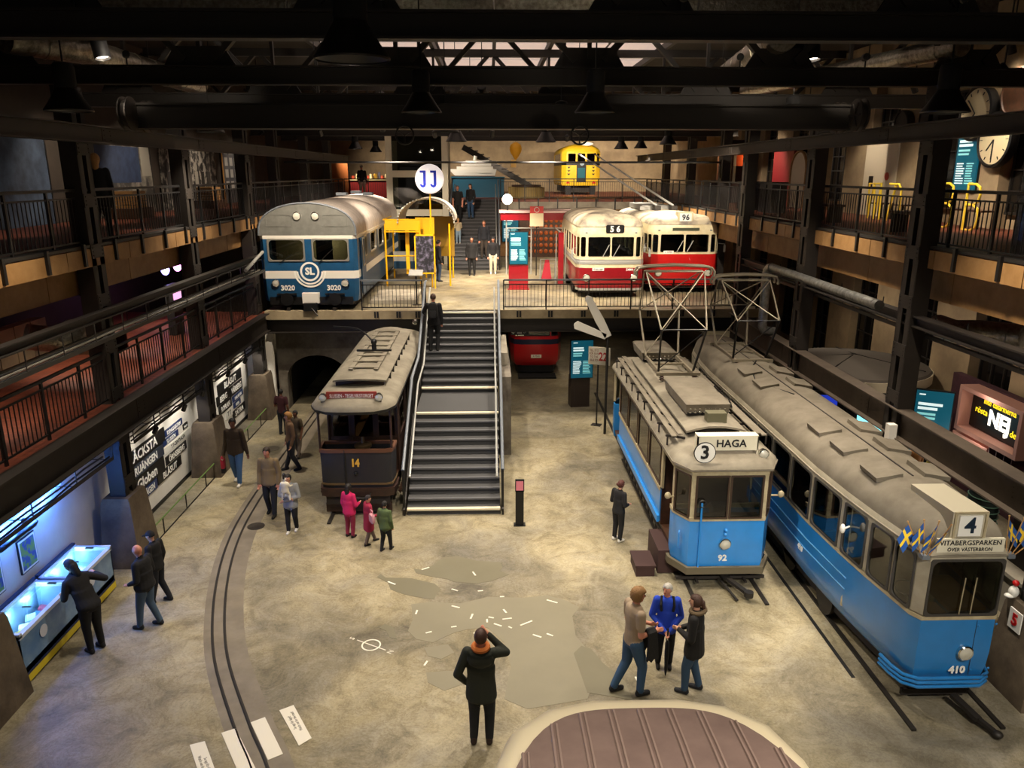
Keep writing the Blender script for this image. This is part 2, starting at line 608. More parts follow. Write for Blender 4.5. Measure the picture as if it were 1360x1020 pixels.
# ---- crane rails and edge beams along the column rows
def girder(name, x, y0, y1, z, h, b, label, cat='beam', m=None, lip=True):
    o = empty(name, (x, y0, z), label, cat)
    part('web_and_flanges', ibeam(MB(), (0, 0, 0), (0, y1 - y0, 0), h, b), m or M_STEEL, o)
    y = 2.4
    while y < y1 - y0 and lip:
        sp = MB()
        for s in (-1, 1):
            sp.box(s * .013 - .008, s * .013 + .008, y - .18, y + .18, -h * .36, h * .36)
            for dy in (-.12, .12):
                for dz in (-.08, 0, .08):
                    sp.ell((s * .024, y + dy, dz), (.01, .012, .012), 6, 4)
        part('splice_plate', sp, m or M_STEEL, o)
        y += 4.8
    return o
girder('crane_rail_girder', XL + .18, 3, 40, 8.26, .3, .2, 'long dark crane rail girder along the left column row')
girder('crane_rail_girder', XR - .18, 3, 40, 8.28, .3, .2, 'long dark crane rail girder along the right column row')
girder('deck_edge_beam', -7.05, 3, 24, 3.08, .55, .26, 'deep dark steel beam edging the red paved left walkway')
girder('deck_edge_beam', 7.72, 3, 24, 3.05, .55, .3, 'deep dark steel beam with pale top along the right columns', m=mat('dusty steel', '4a4037', .6, .1, '5d5246', 2))
girder('gallery_bottom_beam', -7.1, 3, 24, 5.1, .16, .16, 'slim steel beam carrying cable trays under the left upper gallery', lip=False)
girder('gallery_bottom_beam', 7.75, 3, 24, 5.0, .2, .2, 'slim steel beam carrying the spiral duct under the right gallery', lip=False)

# ---- travelling crane
cr = empty('overhead_crane', (0, 15.85, 8.42), 'heavy dark travelling crane bridge with end wheels and hand wheels', 'crane')
part('bridge_girder', MB().box(-6.9, 7.25, -.22, -.14, .04, .43).box(-6.9, 7.25, .14, .22, .04, .43).box(-6.9, 7.25, -.26, .26, .0, .05).box(-6.9, 7.25, -.26, .26, .42, .46), M_STEEL_D, cr)
for x in (-6.75, 7.1):
    for y in (-.45, .45):
        wl = part('wheel', MB().lathe([(.05, -.08), (.3, -.08), (.3, -.05), (.24, -.04), (.24, .04), (.3, .05), (.3, .08), (.05, .08)], 24, (x, y, .25), (1, 0, 0)), M_STEEL, cr)
        sp = MB()
        for k in range(6):
            a = k * PI / 3
            sp.beam((x - .09 * (1 if x < 0 else 1), y, .25), (x - .09, y + .24 * math.cos(a), .25 + .24 * math.sin(a)), .03, .03)
        part('spoke', sp, M_STEEL, wl)
for x in (-1.62, 1.75):
    hw = MB().tube([(x + .17 * math.cos(t * PI / 10), -.3, -.12 + .17 * math.sin(t * PI / 10)) for t in range(21)], .018, 6)
    for k in range(3):
        a = k * 2 * PI / 3 + .5
        hw.cyl((x, -.3, -.12), (x + .17 * math.cos(a), -.3, -.12 + .17 * math.sin(a)), .012, n=6)
    part('hand_wheel', hw, M_BLACK, cr)

# ---- roof trusses
def truss(y, label):
    o = empty('roof_truss', (0, y, 9.07), label, 'truss')
    bc = MB().box(-9.8, 10.4, -.02, .02, .02, .3).box(-9.8, 10.4, -.11, .11, 0, .03).box(-9.8, 10.4, -.11, .11, .28, .31)
    part('bottom_chord', bc, M_STEEL_D, o)
    part('top_chord', MB().box(-9.8, 10.4, -.1, .1, 1.75, 1.95), M_STEEL_D, o)
    xs = [-8.3 + 3.35 * k for k in range(6)]
    for k, x in enumerate(xs):
        part('gusset_plate', MB().prism([(x - .62, .3), (x + .62, .3), (x + .42, .62), (x - .42, .62)], -.025, .025, 'y'), M_STEEL_D, o)
        for s in (-1, 1):
            part('diagonal', MB().beam((x + s * .25, 0, .4), (x + s * 1.6, 0, 1.8), .1, .14, (0, 1, 0)), M_STEEL_D, o)
        part('hanger', MB().beam((x, 0, .45), (x, 0, 1.8), .07, .1, (0, 1, 0)), M_STEEL_D, o)
    return o
for y in (9.6, 14.35, 19.1, 23.9, 28.7, 33.5, 38.3):
    truss(y, {9.6: 'roof truss whose bottom chord crosses just under the flat foil duct', 14.35: 'roof truss directly before the travelling crane',
              19.1: 'roof truss just behind the travelling crane'}.get(y, 'dark roof truss over the platform'))['group'] = 'roof trusses'
# longitudinal bracing between trusses
for x in (-4.9, -1.6, 1.75, 5.1):
    single('roof_purlin', MB().box(x - .06, x + .06, 5, 40, 11.02, 11.2), M_STEEL_D, 'dark purlin running lengthwise over the trusses', 'beam', 'roof purlins')
# pale ceiling lights well (lay-light panels)
sk = struct('ceiling_panels', MB().box(-5.2, 5.6, 18, 40, 11.46, 11.6), M_STEEL_D)
for i in range(6):
    for j in range(6):
        part('ceiling_panel', MB().box(-5.1 + i * 1.78, -5.1 + i * 1.78 + 1.66, 18.2 + j * 3.6, 18.2 + j * 3.6 + 3.3, 11.41, 11.46), mat('lit skylight pane', 'c8b2a6', .6, emit=.62), sk)
# ================================================================== STAIRS, RAILINGS, LAMPS, DUCTS
def railing(p, q, label, h=1.0, posts=1.18, gap=.115, m=M_BLACK, top=None, group=None, th=.045):
    p, q = Vector(p), Vector(q)
    L = (q - p).length
    o = empty('railing', p, label, 'railing', group)
    d = (q - p) / L
    part('top_rail', MB().beam((0, 0, h), d * L + Vector((0, 0, h)), th, .05), top or m, o)
    part('lower_rail', MB().beam((0, 0, h - .14), d * L + Vector((0, 0, h - .14)), .03, .03).beam((0, 0, .1), d * L + Vector((0, 0, .1)), .03, .03), m, o)
    n = max(1, round(L / posts))
    for k in range(n + 1):
        a = d * (L * k / n)
        part('post', MB().beam(a + Vector((0, 0, -.12)), a + Vector((0, 0, h)), .04, .05), m, o)
    b = MB()
    nb = int(L / gap)
    for k in range(nb):
        a = d * (gap * (k + .5))
        b.beam(a + Vector((0, 0, .1)), a + Vector((0, 0, h - .14)), .014, .014)
    part('balusters', b, m, o, smooth=0, kind='stuff')
    return o
railing((-7.28, 4, 3.35), (-7.28, 23.9, 3.35), 'black barred railing along the red paved left walkway')
railing((-7.34, 4, ZG), (-7.34, 40, ZG), 'black barred railing along the left upper gallery')
railing((7.95, 4, ZG), (7.95, 40, ZG), 'black barred railing along the right upper gallery')
railing((.55, 40.18, ZG), (8.0, 40.18, ZG), 'black barred railing in front of the yellow tram')
railing((-7.3, 40.18, ZG), (-4.9, 40.18, ZG), 'black barred railing beside the lift tower on the back gallery')
railing((-4.05, 24.16, ZP), (-2.15, 24.16, ZP), 'grey topped railing on the platform beside the metro car', top=M_GREYM, h=.95, posts=1.9)
railing((.42, 24.16, ZP), (8.5, 24.16, ZP), 'long grey topped railing on the platform before the buses', top=M_GREYM, h=.95, posts=1.3)

RISE, TREAD = .148, .264
def stairs(name, loc, x0, x1, n1, land, n2, label, rise=RISE, tread=TREAD, cream=(), rails=True, rail_h=.95):
    o = empty(name, loc, label, 'stairs')
    y, z, k = 0., 0., 0
    line = [(y, 0)]
    tot = n1 + n2
    wd = x1 - x0
    for k in range(1, tot + 1):
        z += rise
        dep = land if (k == n1 and land) else tread
        if k == tot:
            dep = .3
        s = MB().box(x0, x1, y, y + dep + .02, z - .035, z).box(x0, x1, y + .02, y + .04, z - rise, z - .03)
        st = part('step' if not (k == n1 and land) else 'landing', s, M_RUBBER, o, smooth=0)
        m = M_NOSE_C if k in cream else M_NOSE
        part('nosing', MB().box(x0, x1, y - .015, y + (.1 if k in cream else .045), z - .036, z + .006), m, st, smooth=0)
        line.append((y, z))
        if k == n1 and land:
            line.append((y + dep, z))
        y += dep
    if rails:
        for x, sd in ((x0 - .06, -1), (x1 + .06, 1)):
            pts = [(0, rise)] + [(n1 * tread - tread, n1 * rise)] + ([(n1 * tread - tread + land, n1 * rise + rise * .6)] if land else []) + [((tot - 2) * tread + land if land else (tot - 1) * tread, tot * rise)]
            sg = MB()
            for a, b in zip(pts[:-1], pts[1:]):
                sg.beam((x, a[0], a[1] - .12), (x, b[0], b[1] - .12), .05, .34)
            part('stringer', sg, M_STEEL, o)
            part('handrail', MB().tube([(x, a, b + rail_h) for a, b in pts] + [(x, pts[-1][0] + .3, pts[-1][1] + rail_h)], .038, 8), M_GREYM, o)
            part('handrail', MB().tube([(x - sd * .13, a + .15, b + rail_h - .22) for a, b in pts] + [(x - sd * .13, pts[-1][0] + .3, pts[-1][1] + rail_h - .22)], .026, 8), M_GREYL, o)
            bl = MB()
            for a, b in zip(pts[:-1], pts[1:]):
                n = max(2, int((b[0] - a[0]) / .12))
                for t in range(n):
                    yy = a[0] + (b[0] - a[0]) * t / n
                    zz = a[1] + (b[1] - a[1]) * t / n
                    bl.box(x - .007, x + .007, yy - .007, yy + .007, zz, zz + rail_h)
            part('balusters', bl, M_BLACK, o, smooth=0, kind='stuff')
            for a, b in [pts[0], pts[1], pts[-2], pts[-1]]:
                part('newel', MB().box(x - .025, x + .025, a - .03, a + .03, max(0, b - rise), b + rail_h), M_BLACK, o)
    return o
M_NOSE = mat('worn grey nosing', '57575a', .7)
M_NOSE_C = mat('cream nosing', 'd6cbb0', .6)
M_GREYL = mat('pale grey rail', 'a9a9a4', .4, .3)
stairs('staircase', (-.88, 16.32, 0), -1.07, 1.07, 11, 1.886, 12, 'wide dark staircase with cream nosings climbing to the platform', cream=(1, 11, 12, 23))
stairs('staircase', (-.72, 34.5, ZP), -1.09, 1.09, 19, 0, 1, 'upper staircase climbing from the platform to the back gallery', rise=(ZG - ZP) / 20, tread=.29, cream=())
# concrete pier under the stair's right side
struct('wall_stair_pier', MB().box(.26, .55, 20.2, 24.1, 0, 2.25), M_CONC)
struct('wall_stair_pier_top', MB().box(.28, .48, 21.5, 24.1, 2.25, 2.62), M_CONC_L)

# ---- pendant bells
M_BELL = mat('black enamel bell', '1a1816', .38)
M_BULB = mat('glowing bulb', 'fff1dc', .4, emit=6.)
proto = None
def pendant(loc, power, label, group):
    global proto
    if proto is None:
        o = empty('pendant_lamp', loc, label, 'lamp', group)
        part('bell_shade', MB().loft([[(r * math.cos(2 * PI * k / 28), r * math.sin(2 * PI * k / 28), z) for k in range(28)] for r, z in ((.31, 0), (.315, .015), (.24, .12), (.15, .27), (.135, .3), (.13, .29), (.22, .11), (.295, .012))], True), M_BELL, o)
        part('ballast_housing', MB().lathe([(.02, .3), (.135, .3), (.14, .34), (.14, .58), (.12, .62), (.03, .64)], 20), M_BLACKM, o)
        part('suspension_rod', MB().cyl((0, 0, .62), (0, 0, 3.12), .012, n=6), M_BLACK, o)
        part('bulb', MB().ell((0, 0, .19), (.06, .06, .1), 12, 8), M_BULB, o)
        proto = o
    else:
        o = copy_tree(proto, None, label)
        o.location = loc
        o['group'] = group
    if power:
        light('pendant_light', 'SPOT', (0, 0, .0), power, parent=o, size=.16, cone=104, blend=.95, col=(1, .87, .70))
    return o
PD = [(468, 80, .9), (560, 150, 1.), (790, 150, 1.), (92, 148, 0), (1255, 150, .55), (592, 176, .9), (745, 174, .9), (280, 176, .3), (1050, 170, .6),
      (725, 189, .9), (606, 188, .9), (472, 198, 1.), (825, 198, 1.), (851, 197, 0), (499, 202, 0), (887, 192, .9)]
ZR = {3: 8.42, 4: 8.39, 9: 8.5, 10: 8.5, 11: 8.6, 12: 8.6, 13: 8.7, 14: 8.6, 15: 8.6}
for i, (x, y, k) in enumerate(PD):
    p = atz(x, y, ZR.get(i, 8.5))
    pendant(p, PENDANT_W * k, 'black bell shaped pendant lamp hanging from the roof trusses', 'bell pendants over the hall')
# the same row goes on over the foreground, outside the picture
for x, y, k in ((-1.6, 1.5, .4), (1.8, 1.2, 1.0), (4.8, 3.4, 1.1)):
    pendant((x, y, 8.5), PENDANT_W * k, 'black bell shaped pendant lamp hanging from the roof trusses', 'bell pendants over the hall')

# ---- track spotlights
def spotlight(loc, target, power, label, col=(1, .84, .66), cone=50, group='track spotlights', s=1., lens=14.):
    o = empty('spotlight', loc, label, 'spotlight', group)
    d = (Vector(target) - Vector(loc)).normalized()
    part('housing', MB().lathe([(.045 * s, -.2 * s), (.06 * s, -.19 * s), (.065 * s, .0), (.06 * s, .0), (.055 * s, -.03 * s)], 14, (0, 0, 0), d, cap=False).lathe([(.0, -.2 * s), (.045 * s, -.2 * s)], 14, (0, 0, 0), d, cap=False), M_BLACK, o)
    z = loc[2]
    up = 9.36 if lens == 2 and z > 9 else 11.6 if z > 7 else ZG - .22 if z > 4 else ZP - .26 if z > 2.8 else 2.81
    part('drop_rod', MB().beam(-d * .1 * s, -d * .1 * s + Vector((0, 0, up - z + d.z * .1 * s)), .02, .025), M_BLACK, o)
    part('lens', MB().lathe([(.001, -.025 * s), (.052 * s, -.025 * s), (.052 * s, -.02 * s), (.001, -.012 * s)], 14, (0, 0, 0), d), mat('lit lens %s' % (tuple(col),), [x ** (1 / 2.2) for x in col], .4, emit=lens), o)
    if power:
        l = light('spot_light', 'SPOT', d * .02, power * SPOT_W, col, parent=o, size=.05, cone=cone, blend=.7)
        l.rotation_euler = d.to_track_quat('-Z', 'Y').to_euler()
    return o
# big floods seen against the trusses
p = aty(137, 78, 14.9); spotlight(p, (-4.8, 14.0, 0), 500, 'lit cylindrical spotlight near the left foil duct', s=2.2, cone=45)
p = aty(1079, 80, 14.9); spotlight(p, (6.3, 13.2, 0), 500, 'lit cylindrical spotlight near the right foil duct', s=2.2, cone=55)
p = aty(1054, 82, 14.9); spotlight(p, (3.9, 13.6, 0), 350, 'cylindrical spotlight tilted left of its lit neighbour', s=2.2, cone=50)
p = aty(641, 130, 19.5); spotlight(p, (.5, 28, 3.4), 500, 'lit cylindrical spotlight hanging over the platform stairs', s=2.0, cone=60)
# spots added to brighten the platform, then those of the back gallery
for x, y, tx, ty, pw in ((-.6, 26.2, -.8, 28.5, 1500), (.1, 30.4, -.5, 32.5, 1700), (1.9, 26.6, 1.7, 29.5, 1300), (-3.4, 26, -3, 29.8, 1100), (-4.5, 21.5, -5.6, 26, 1300), (2.6, 23.5, 4.2, 29, 1200), (6.4, 22.5, 7, 29, 1200), (-2., 30, -1, 36, 1100), (3.2, 33, 4.2, 39, 1100), (-6, 29, -5.6, 34, 520)):
    spotlight((x, y, 8.9), (tx, ty, ZP + .5), pw, 'small black spotlight added to brighten the platform', cone=75, s=1.3, lens=6)
for x, y, tx, ty, pw in ((-8, 43, -6, 47, 704), (-3, 42, -1, 44, 420), (2.5, 43.5, 5.5, 49, 1144), (4.6, 44, 6.6, 49, 880), (10, 44, 9.5, 49, 704), (1, 50, 1, WYB, 968), (7, 50, 7, WYB, 1056), (-5, 50, -5, WYB, 880), (10.5, 50, 10.8, WYB, 704)):
    spotlight((x, y, 9.6), (tx, ty, ZG + .4), pw, 'small black spotlight aimed into the back gallery', cone=80, s=1.3, lens=8)
# floods added over the viewer, out of view, to brighten the tram fronts
for x, y, tx, ty, pw, cn in ((-1.4, .6, -3.0, 16.2, 900, 26), (3.4, .4, 4.5, 12.9, 3000, 22), (5.9, 1.0, 6.6, 9.4, 1900, 40), (.3, .8, -.6, 22, 600, 30)):
    spotlight((x, y, 9.2), (tx, ty, 1.2), pw, 'unseen flood added over the viewer to brighten the tram fronts', cone=cn, s=1.8, lens=6, col=(1, .93, .82))
# spots on the yellow letter seats
for y, ty in ((21.0, 22.3), (17.6, 18.5)):
    spotlight((9.3, y, 9.3), (11.2, ty, ZG + .5), 260, 'small black spotlight aimed at the yellow letter seats', cone=50, lens=4)
# small floods added on the truss chords to brighten the foil ducts
for x, y, t in ((-4.6, 9.6, (-4.6, 13.1, 10.3)), (-1.2, 9.6, (-1.2, 13.1, 10.3)), (2.2, 9.6, (2.2, 13.1, 10.3)), (5.4, 9.6, (5.4, 13.1, 10.3)), (-6.2, 14.35, (-7.4, 17, 9.75)), (4.4, 14.35, (5.4, 17.5, 9.85)), (6.6, 14.35, (7.4, 17.5, 9.7))):
    spotlight((x, y, 9.55), t, 130, 'small flood added on a truss chord to brighten a foil duct', cone=80, lens=2)
# sign wall spots under the left walkway
for y in (15.6, 17.2, 18.4, 20.3, 21.8, 23.4):
    spotlight((-7.12, y, 2.3), (-7.86, y + .3, .9), 40, 'tiny black spotlight aimed at the white sign wall', cone=110, s=.8, lens=3, col=(1, .93, .82))
# left walkway and gallery
for y, pw in ((6, 50), (10.5, 90), (13, 90), (16.8, 130), (19.5, 130), (22.4, 80)):
    spotlight((-9.2, y, 5.2), (-9.0, y + .5, 3.4), pw, 'small black spotlight over the red paved walkway', cone=120, lens=3)
for y, pw in ((7, 60), (11.5, 100), (16.5, 170), (21, 220), (25.5, 260), (30.5, 260), (36, 200)):
    spotlight((-8.6, y, 9.0), (-11.5, y + .6, 7.0), pw, 'small black spotlight aimed at the gallery murals', cone=80, lens=3)
for y, pw in ((8.5, 130), (11.4, 220), (15, 220), (17.4, 360), (20.5, 220), (24, 420), (28.5, 300), (33, 320), (37, 300)):
    spotlight((9.6, y, 9.4), (12.2, y + .4, 7.2), pw, 'small black spotlight aimed at the right gallery wall', cone=80, lens=5)
for y, pw in ((9.5, 50), (12.5, 70), (15.5, 90), (19, 150), (22.5, 160)):
    spotlight((9.4, y, 5.3), (11.6, y + .5, 1.0), pw, 'small black spotlight under the right upper gallery', cone=110, lens=3)
for y, x, pw in ((27, 1.6, 60), (26.5, 5.2, 70), (31, 2.8, 60), (28, -1, 30)):
    spotlight((x, y, 3.02), (x + .1, y + .6, 0), pw, 'small black spotlight under the platform', cone=140, lens=2)

# ---- ducts and pipes
def duct(name, pts, r, m, label, n=18, ribs=0):
    o = empty(name, pts[0], label, 'duct')
    P = [Vector(p) - Vector(pts[0]) for p in pts]
    part('duct_run', MB().tube(P, r, n), m, o)
    if ribs:
        for a, b in zip(P[:-1], P[1:]):
            L = (b - a).length
            k = max(1, int(L / ribs))
            for t in range(k):
                c = a + (b - a) * ((t + .5) / k)
                d = (b - a).normalized()
                part('seam_band', MB().cyl(c - d * .03, c + d * .03, r * 1.04, n=n), m, o)
    return o
fd = empty('flat_foil_duct', (0, 13.4, 10.3), 'wide flat foil wrapped duct crossing above the nearest truss', 'duct')
fm = MB()
for k in range(11):
    x0 = -9.5 + k * 1.6
    part('duct_section', MB().box(x0, x0 + 1.58, -.3, .45, -.35, .3), M_FOIL, fd)
duct('foil_duct', [(-8.0, 14.0, 9.75), (-7.4, 15.2, 9.75), (-7.35, 21, 9.75)], .24, M_FOIL, 'round foil duct running past the left spotlight', ribs=.8)
duct('foil_duct', [(5.0, 14.0, 9.85), (6.0, 22, 9.85)], .26, M_FOIL, 'round foil duct behind the right spotlight', ribs=.9)
duct('foil_duct', [(8.1, 14.0, 9.7), (6.8, 21.5, 9.7)], .18, M_FOIL, 'slim foil duct at the right roof edge', ribs=.9)
duct('foil_elbow_duct', [atx(35, 447, -8.5), atx(80, 452, -8.1), atx(95, 447, -7.95), atx(101, 436, -7.95)], .24, M_FOIL, 'foil wrapped duct end jutting from the left walkway')
duct('foil_elbow_duct', [(-8.4, 11.0, 6.1), (-8.3, 10.8, 5.4), (-8.6, 10.6, 5.0)], .2, M_FOIL, 'vertical foil duct under the left gallery fascia')
duct('foil_column_duct', [(-9.4, 11.3, ZG), (-9.4, 11.3, 8.4)], .2, M_FOIL, 'upright foil duct standing on the left gallery')
duct('foil_elbow_duct', [atx(1246, 432, 8.7), atx(1268, 440, 8.65), atx(1300, 440, 9.0), atx(1360, 447, 9.4)], .21, M_FOIL, 'foil wrapped duct over the round kiosk')
duct('foil_elbow_duct', [atx(1345, 360, 8.6), atx(1352, 395, 8.6), atx(1360, 410, 8.6)], .2, M_FOIL, 'short foil duct under the right plywood fascia')
duct('spiral_duct', [(7.42, 20.15, 5.2), (7.42, 19.6, 5.2), (7.45, 14.4, 5.15)], .1, M_GALV, 'spiral steel duct running along the right columns', ribs=.35)
duct('galvanised_downpipe', [(7.74, 20.4, 3.44), (7.55, 20.4, 3.44), (7.45, 20.4, 3.47), (7.4, 20.4, 3.56), (7.39, 20.4, 3.7), (7.39, 20.4, 4.95), (7.395, 20.37, 5.08), (7.41, 20.28, 5.17), (7.42, 20.12, 5.2)], .12, M_GALV, 'bent galvanised downpipe standing by the second pantograph')

# ---- cable trays
def tray(name, p, q, w, label, rods=1.2, rod_h=.6):
    p, q = Vector(p), Vector(q)
    o = empty(name, p, label, 'cable tray')
    d = q - p
    L = d.length
    u = d / L
    s = u.cross(Vector((0, 0, 1))).normalized()
    part('tray_rail', MB().beam(s * w / 2, d + s * w / 2, .015, .07).beam(-s * w / 2, d - s * w / 2, .015, .07), M_GALV_D, o)
    for k in range(4):
        a = s * (w * (k / 3 - .5) * .75)
        part('cable', MB().tube([a + u * (L * t / 12) + Vector((0, 0, .02 + .01 * random.random())) + s * random.uniform(-.03, .03) for t in range(13)], .018, 6), M_CABLE[k % 2], o)
    n = int(L / rods)
    for k in range(n + 1):
        a = u * (L * k / max(1, n))
        part('hanger_rod', MB().tube([a + s * w / 2 + Vector((0, 0, rod_h)), a + s * w / 2 - Vector((0, 0, .03)), a - s * w / 2 - Vector((0, 0, .03)), a - s * w / 2 + Vector((0, 0, rod_h))], .012, 5), M_GALV_D, o)
    return o
M_GALV_D = mat('dull galvanised', '45423e', .5, .5)
M_CABLE = [mat('grey cable', '6a655c', .6), mat('black cable', '191817', .6)]
tray('cable_tray', (-7.5, 6, 2.35), (-7.5, 14.0, 2.35), .55, 'loaded cable tray hung above the freezers')
tray('cable_tray', (-7.5, 14.9, 2.35), (-7.5, 18.8, 2.35), .55, 'loaded cable tray hung above the nearer half of the sign wall')
tray('cable_tray', (-7.5, 19.7, 2.35), (-7.5, 23.6, 2.35), .55, 'loaded cable tray hung above the farther half of the sign wall')
tray('cable_tray', (-7.0, 7, 4.75), (-7.0, 23.5, 4.75), .4, 'long cable tray hung over the red paved walkway', 1.0, .35)
tray('cable_tray', (8.15, 7, 4.72), (8.15, 22, 4.72), .4, 'long cable tray under the right upper gallery', 1.0, .35)
duct('silver_pipe', [(-7.0, 22.3, 4.9), (-7.0, 24.1, 5.25)], .05, M_GREYL, 'short pale pipe reaching towards the metro car')
duct('black_pipe', [(-7.865, 10.85, 1.98), (-7.65, 10.9, 1.98), (-7.6, 11.0, 1.98), (-7.6, 11.9, 1.98), (-7.63, 11.99, 1.98), (-7.7, 12.03, 1.98), (-7.865, 12.04, 1.98)], .05, M_BLACK, 'black bent pipe above the framed posters')
# thin tension wires and a span bar across the hall over the platform
single('span_bar', MB().cyl((-7, 27.5, 7.95), (8, 27.5, 7.95), .035, n=8), M_BLACK, 'thin black span bar crossing the hall above the platform', 'bar')
# low green handrail on the floor before the sign wall
for y0, y1, lb in ((14.9, 18.76, 'low green topped floor rail before the nearer stretch of the sign wall'), (19.66, 23.56, 'low green topped floor rail before the farther stretch of the sign wall')):
    fr_ = empty('floor_rail', (-7.15, y0, 0), lb, 'rail', 'floor rails between the column pedestals')
    part('rail', MB().cyl((0, 0, .38), (0, y1 - y0, .38), .018, n=6), mat('green rail', '5c7a3a', .5), fr_)
    part('foot_rail', MB().cyl((0, 0, .014), (0, y1 - y0, .014), .014, n=6), M_BLACK, fr_)
    for k in range(3):
        yy = (y1 - y0) * (k + .5) / 3
        part('post', MB().cyl((0, yy, .01), (0, yy, .38), .015, n=6), M_BLACK, fr_)
# ================================================================== VEHICLES
def off(poly, d):
    n = len(poly)
    out = []
    for i in range(n):
        p0, p1, p2 = Vector(poly[i - 1]), Vector(poly[i]), Vector(poly[(i + 1) % n])
        e1, e2 = (p1 - p0).normalized(), (p2 - p1).normalized()
        n1, n2 = Vector((-e1.y, e1.x)), Vector((-e2.y, e2.x))
        b = (n1 + n2)
        b = b / max(.35, 1 + n1.dot(n2))
        out.append(tuple(p1 + b * d))
    return out
def mirror(half):
    """half: points of the right side from front to rear (x>0); gives a CCW outline starting at the front left"""
    return [(-half[0][0], half[0][1])] + list(half) + [(-x, y) for x, y in reversed(half[1:])]
def shell(poly, levels, t=.045, cap=False):
    mb = MB()
    rings = [[(x, y, z) for x, y in off(poly, ins)] for z, ins in levels]
    inner = [[(x, y, z) for x, y in off(poly, ins + t)] for z, ins in reversed(levels)]
    mb.loft(rings + inner + [rings[0]], True)
    return mb
def dome(poly, z0, h, k=6, pw=1., hw=None, flat=0.):
    ys = [p[1] for p in poly]
    hw = hw or max(p[0] for p in poly)
    y0, y1 = min(ys) + hw * .75, max(ys) - hw * .75
    rings = []
    for j in range(k + 1):
        t = j / k * PI / 2
        c = max(math.cos(t) ** pw, .02)
        rings.append([((x * c), min(max(y, y0), y1) + (y - min(max(y, y0), y1)) * c, z0 + h * math.sin(t)) for x, y in poly])
    return MB().loft(rings, True, True, True)
def rrect(w, h, r, n=4):
    pts = []
    for cx, cy, a in ((w / 2 - r, h / 2 - r, 0), (-w / 2 + r, h / 2 - r, PI / 2), (-w / 2 + r, -h / 2 + r, PI), (w / 2 - r, -h / 2 + r, 3 * PI / 2)):
        for k in range(n + 1):
            b = a + PI / 2 * k / n
            pts.append((cx + r * math.cos(b), cy + r * math.sin(b)))
    return pts
def ring_frame(w, h, t, r, depth):
    """rectangular frame with rounded inner corners in the local xz plane, y = -depth..0"""
    o, i = rrect(w, h, max(.012, r * .4)), rrect(w - 2 * t, h - 2 * t, r)
    n = len(o)
    return MB().loft([[(x, 0, z) for x, z in o], [(x, -depth, z) for x, z in o], [(x, -depth, z) for x, z in i], [(x, .012, z) for x, z in i]], True)
def place(o, p0, p1, u, z):
    """put a part made in the local xz plane (outside = -y) at fraction u of the outline segment p0-p1, height z"""
    e = (Vector(p1) - Vector(p0))
    o.location = (p0[0] + e.x * u, p0[1] + e.y * u, z)
    o.rotation_euler = (0, 0, math.atan2(e.y, e.x))
def window_band(root, poly, z0, z1, spec, wallm, framem, glassm=None, t=.045, ft=.035, r=.05, fd=.02, ins=0.):
    poly = off(poly, ins) if ins else poly
    inn = off(poly, t)
    n = len(poly)
    for i in range(n):
        a, b = Vector(poly[i]), Vector(poly[(i + 1) % n])
        ai, bi = Vector(inn[i]), Vector(inn[(i + 1) % n])
        wins = spec.get(i, [])
        cuts = [0.] + [q for w in wins for q in w[:2]] + [1.]
        for k in range(0, len(cuts), 2):
            u0, u1 = cuts[k], cuts[k + 1]
            if u1 - u0 < 1e-4:
                continue
            q = [a.lerp(b, u0), a.lerp(b, u1), ai.lerp(bi, u1), ai.lerp(bi, u0)]
            part('window_post' if wins else 'wall_panel', MB().prism([tuple(x) for x in q], z0, z1), wallm, root)
        L = (b - a).length
        for w in wins:
            u0, u1 = w[:2]
            zz0, zz1 = (w[2], w[3]) if len(w) > 3 else (z0, z1)
            wd = (u1 - u0) * L
            if len(w) > 4 and w[4] == 'open':
                continue
            fr = part('window_frame', ring_frame(wd + .03, zz1 - zz0 + .03, ft, r, fd), framem, root)
            place(fr, a, b, (u0 + u1) / 2, (zz0 + zz1) / 2)
            part('window_pane', MB().box(-wd / 2 + .008, wd / 2 - .008, .002, .010, -(zz1 - zz0) / 2 + .008, (zz1 - zz0) / 2 - .008), glassm or GLASS, fr)
def lamp(root, c, r, ax=(0, -1, 0), name='headlamp', lit=None):
    o = part(name, MB().lathe([(r * .55, -.1), (r, -.06), (r * 1.06, .02), (r * .92, .035), (r * .9, .01)], 18, c, ax, cap=False), M_CHROME, root)
    part('lens', MB().lathe([(r * .9, .012), (r * .6, .03), (.002, .04)], 18, c, ax, cap=True), mat('lamp glass', 'cfcdbf', .1, .2), o)
    return o
def wheelset(root, y, hw, r, z=None):
    for x in (-hw, hw):
        part('wheel', MB().lathe([(.05, -.06), (r, -.06), (r, .0), (r * .94, .02), (r * .94, .06), (r * .3, .07), (.04, .07)], 20, (x, y, z or r + .035), (1, 0, 0)), M_STEEL_D, root)
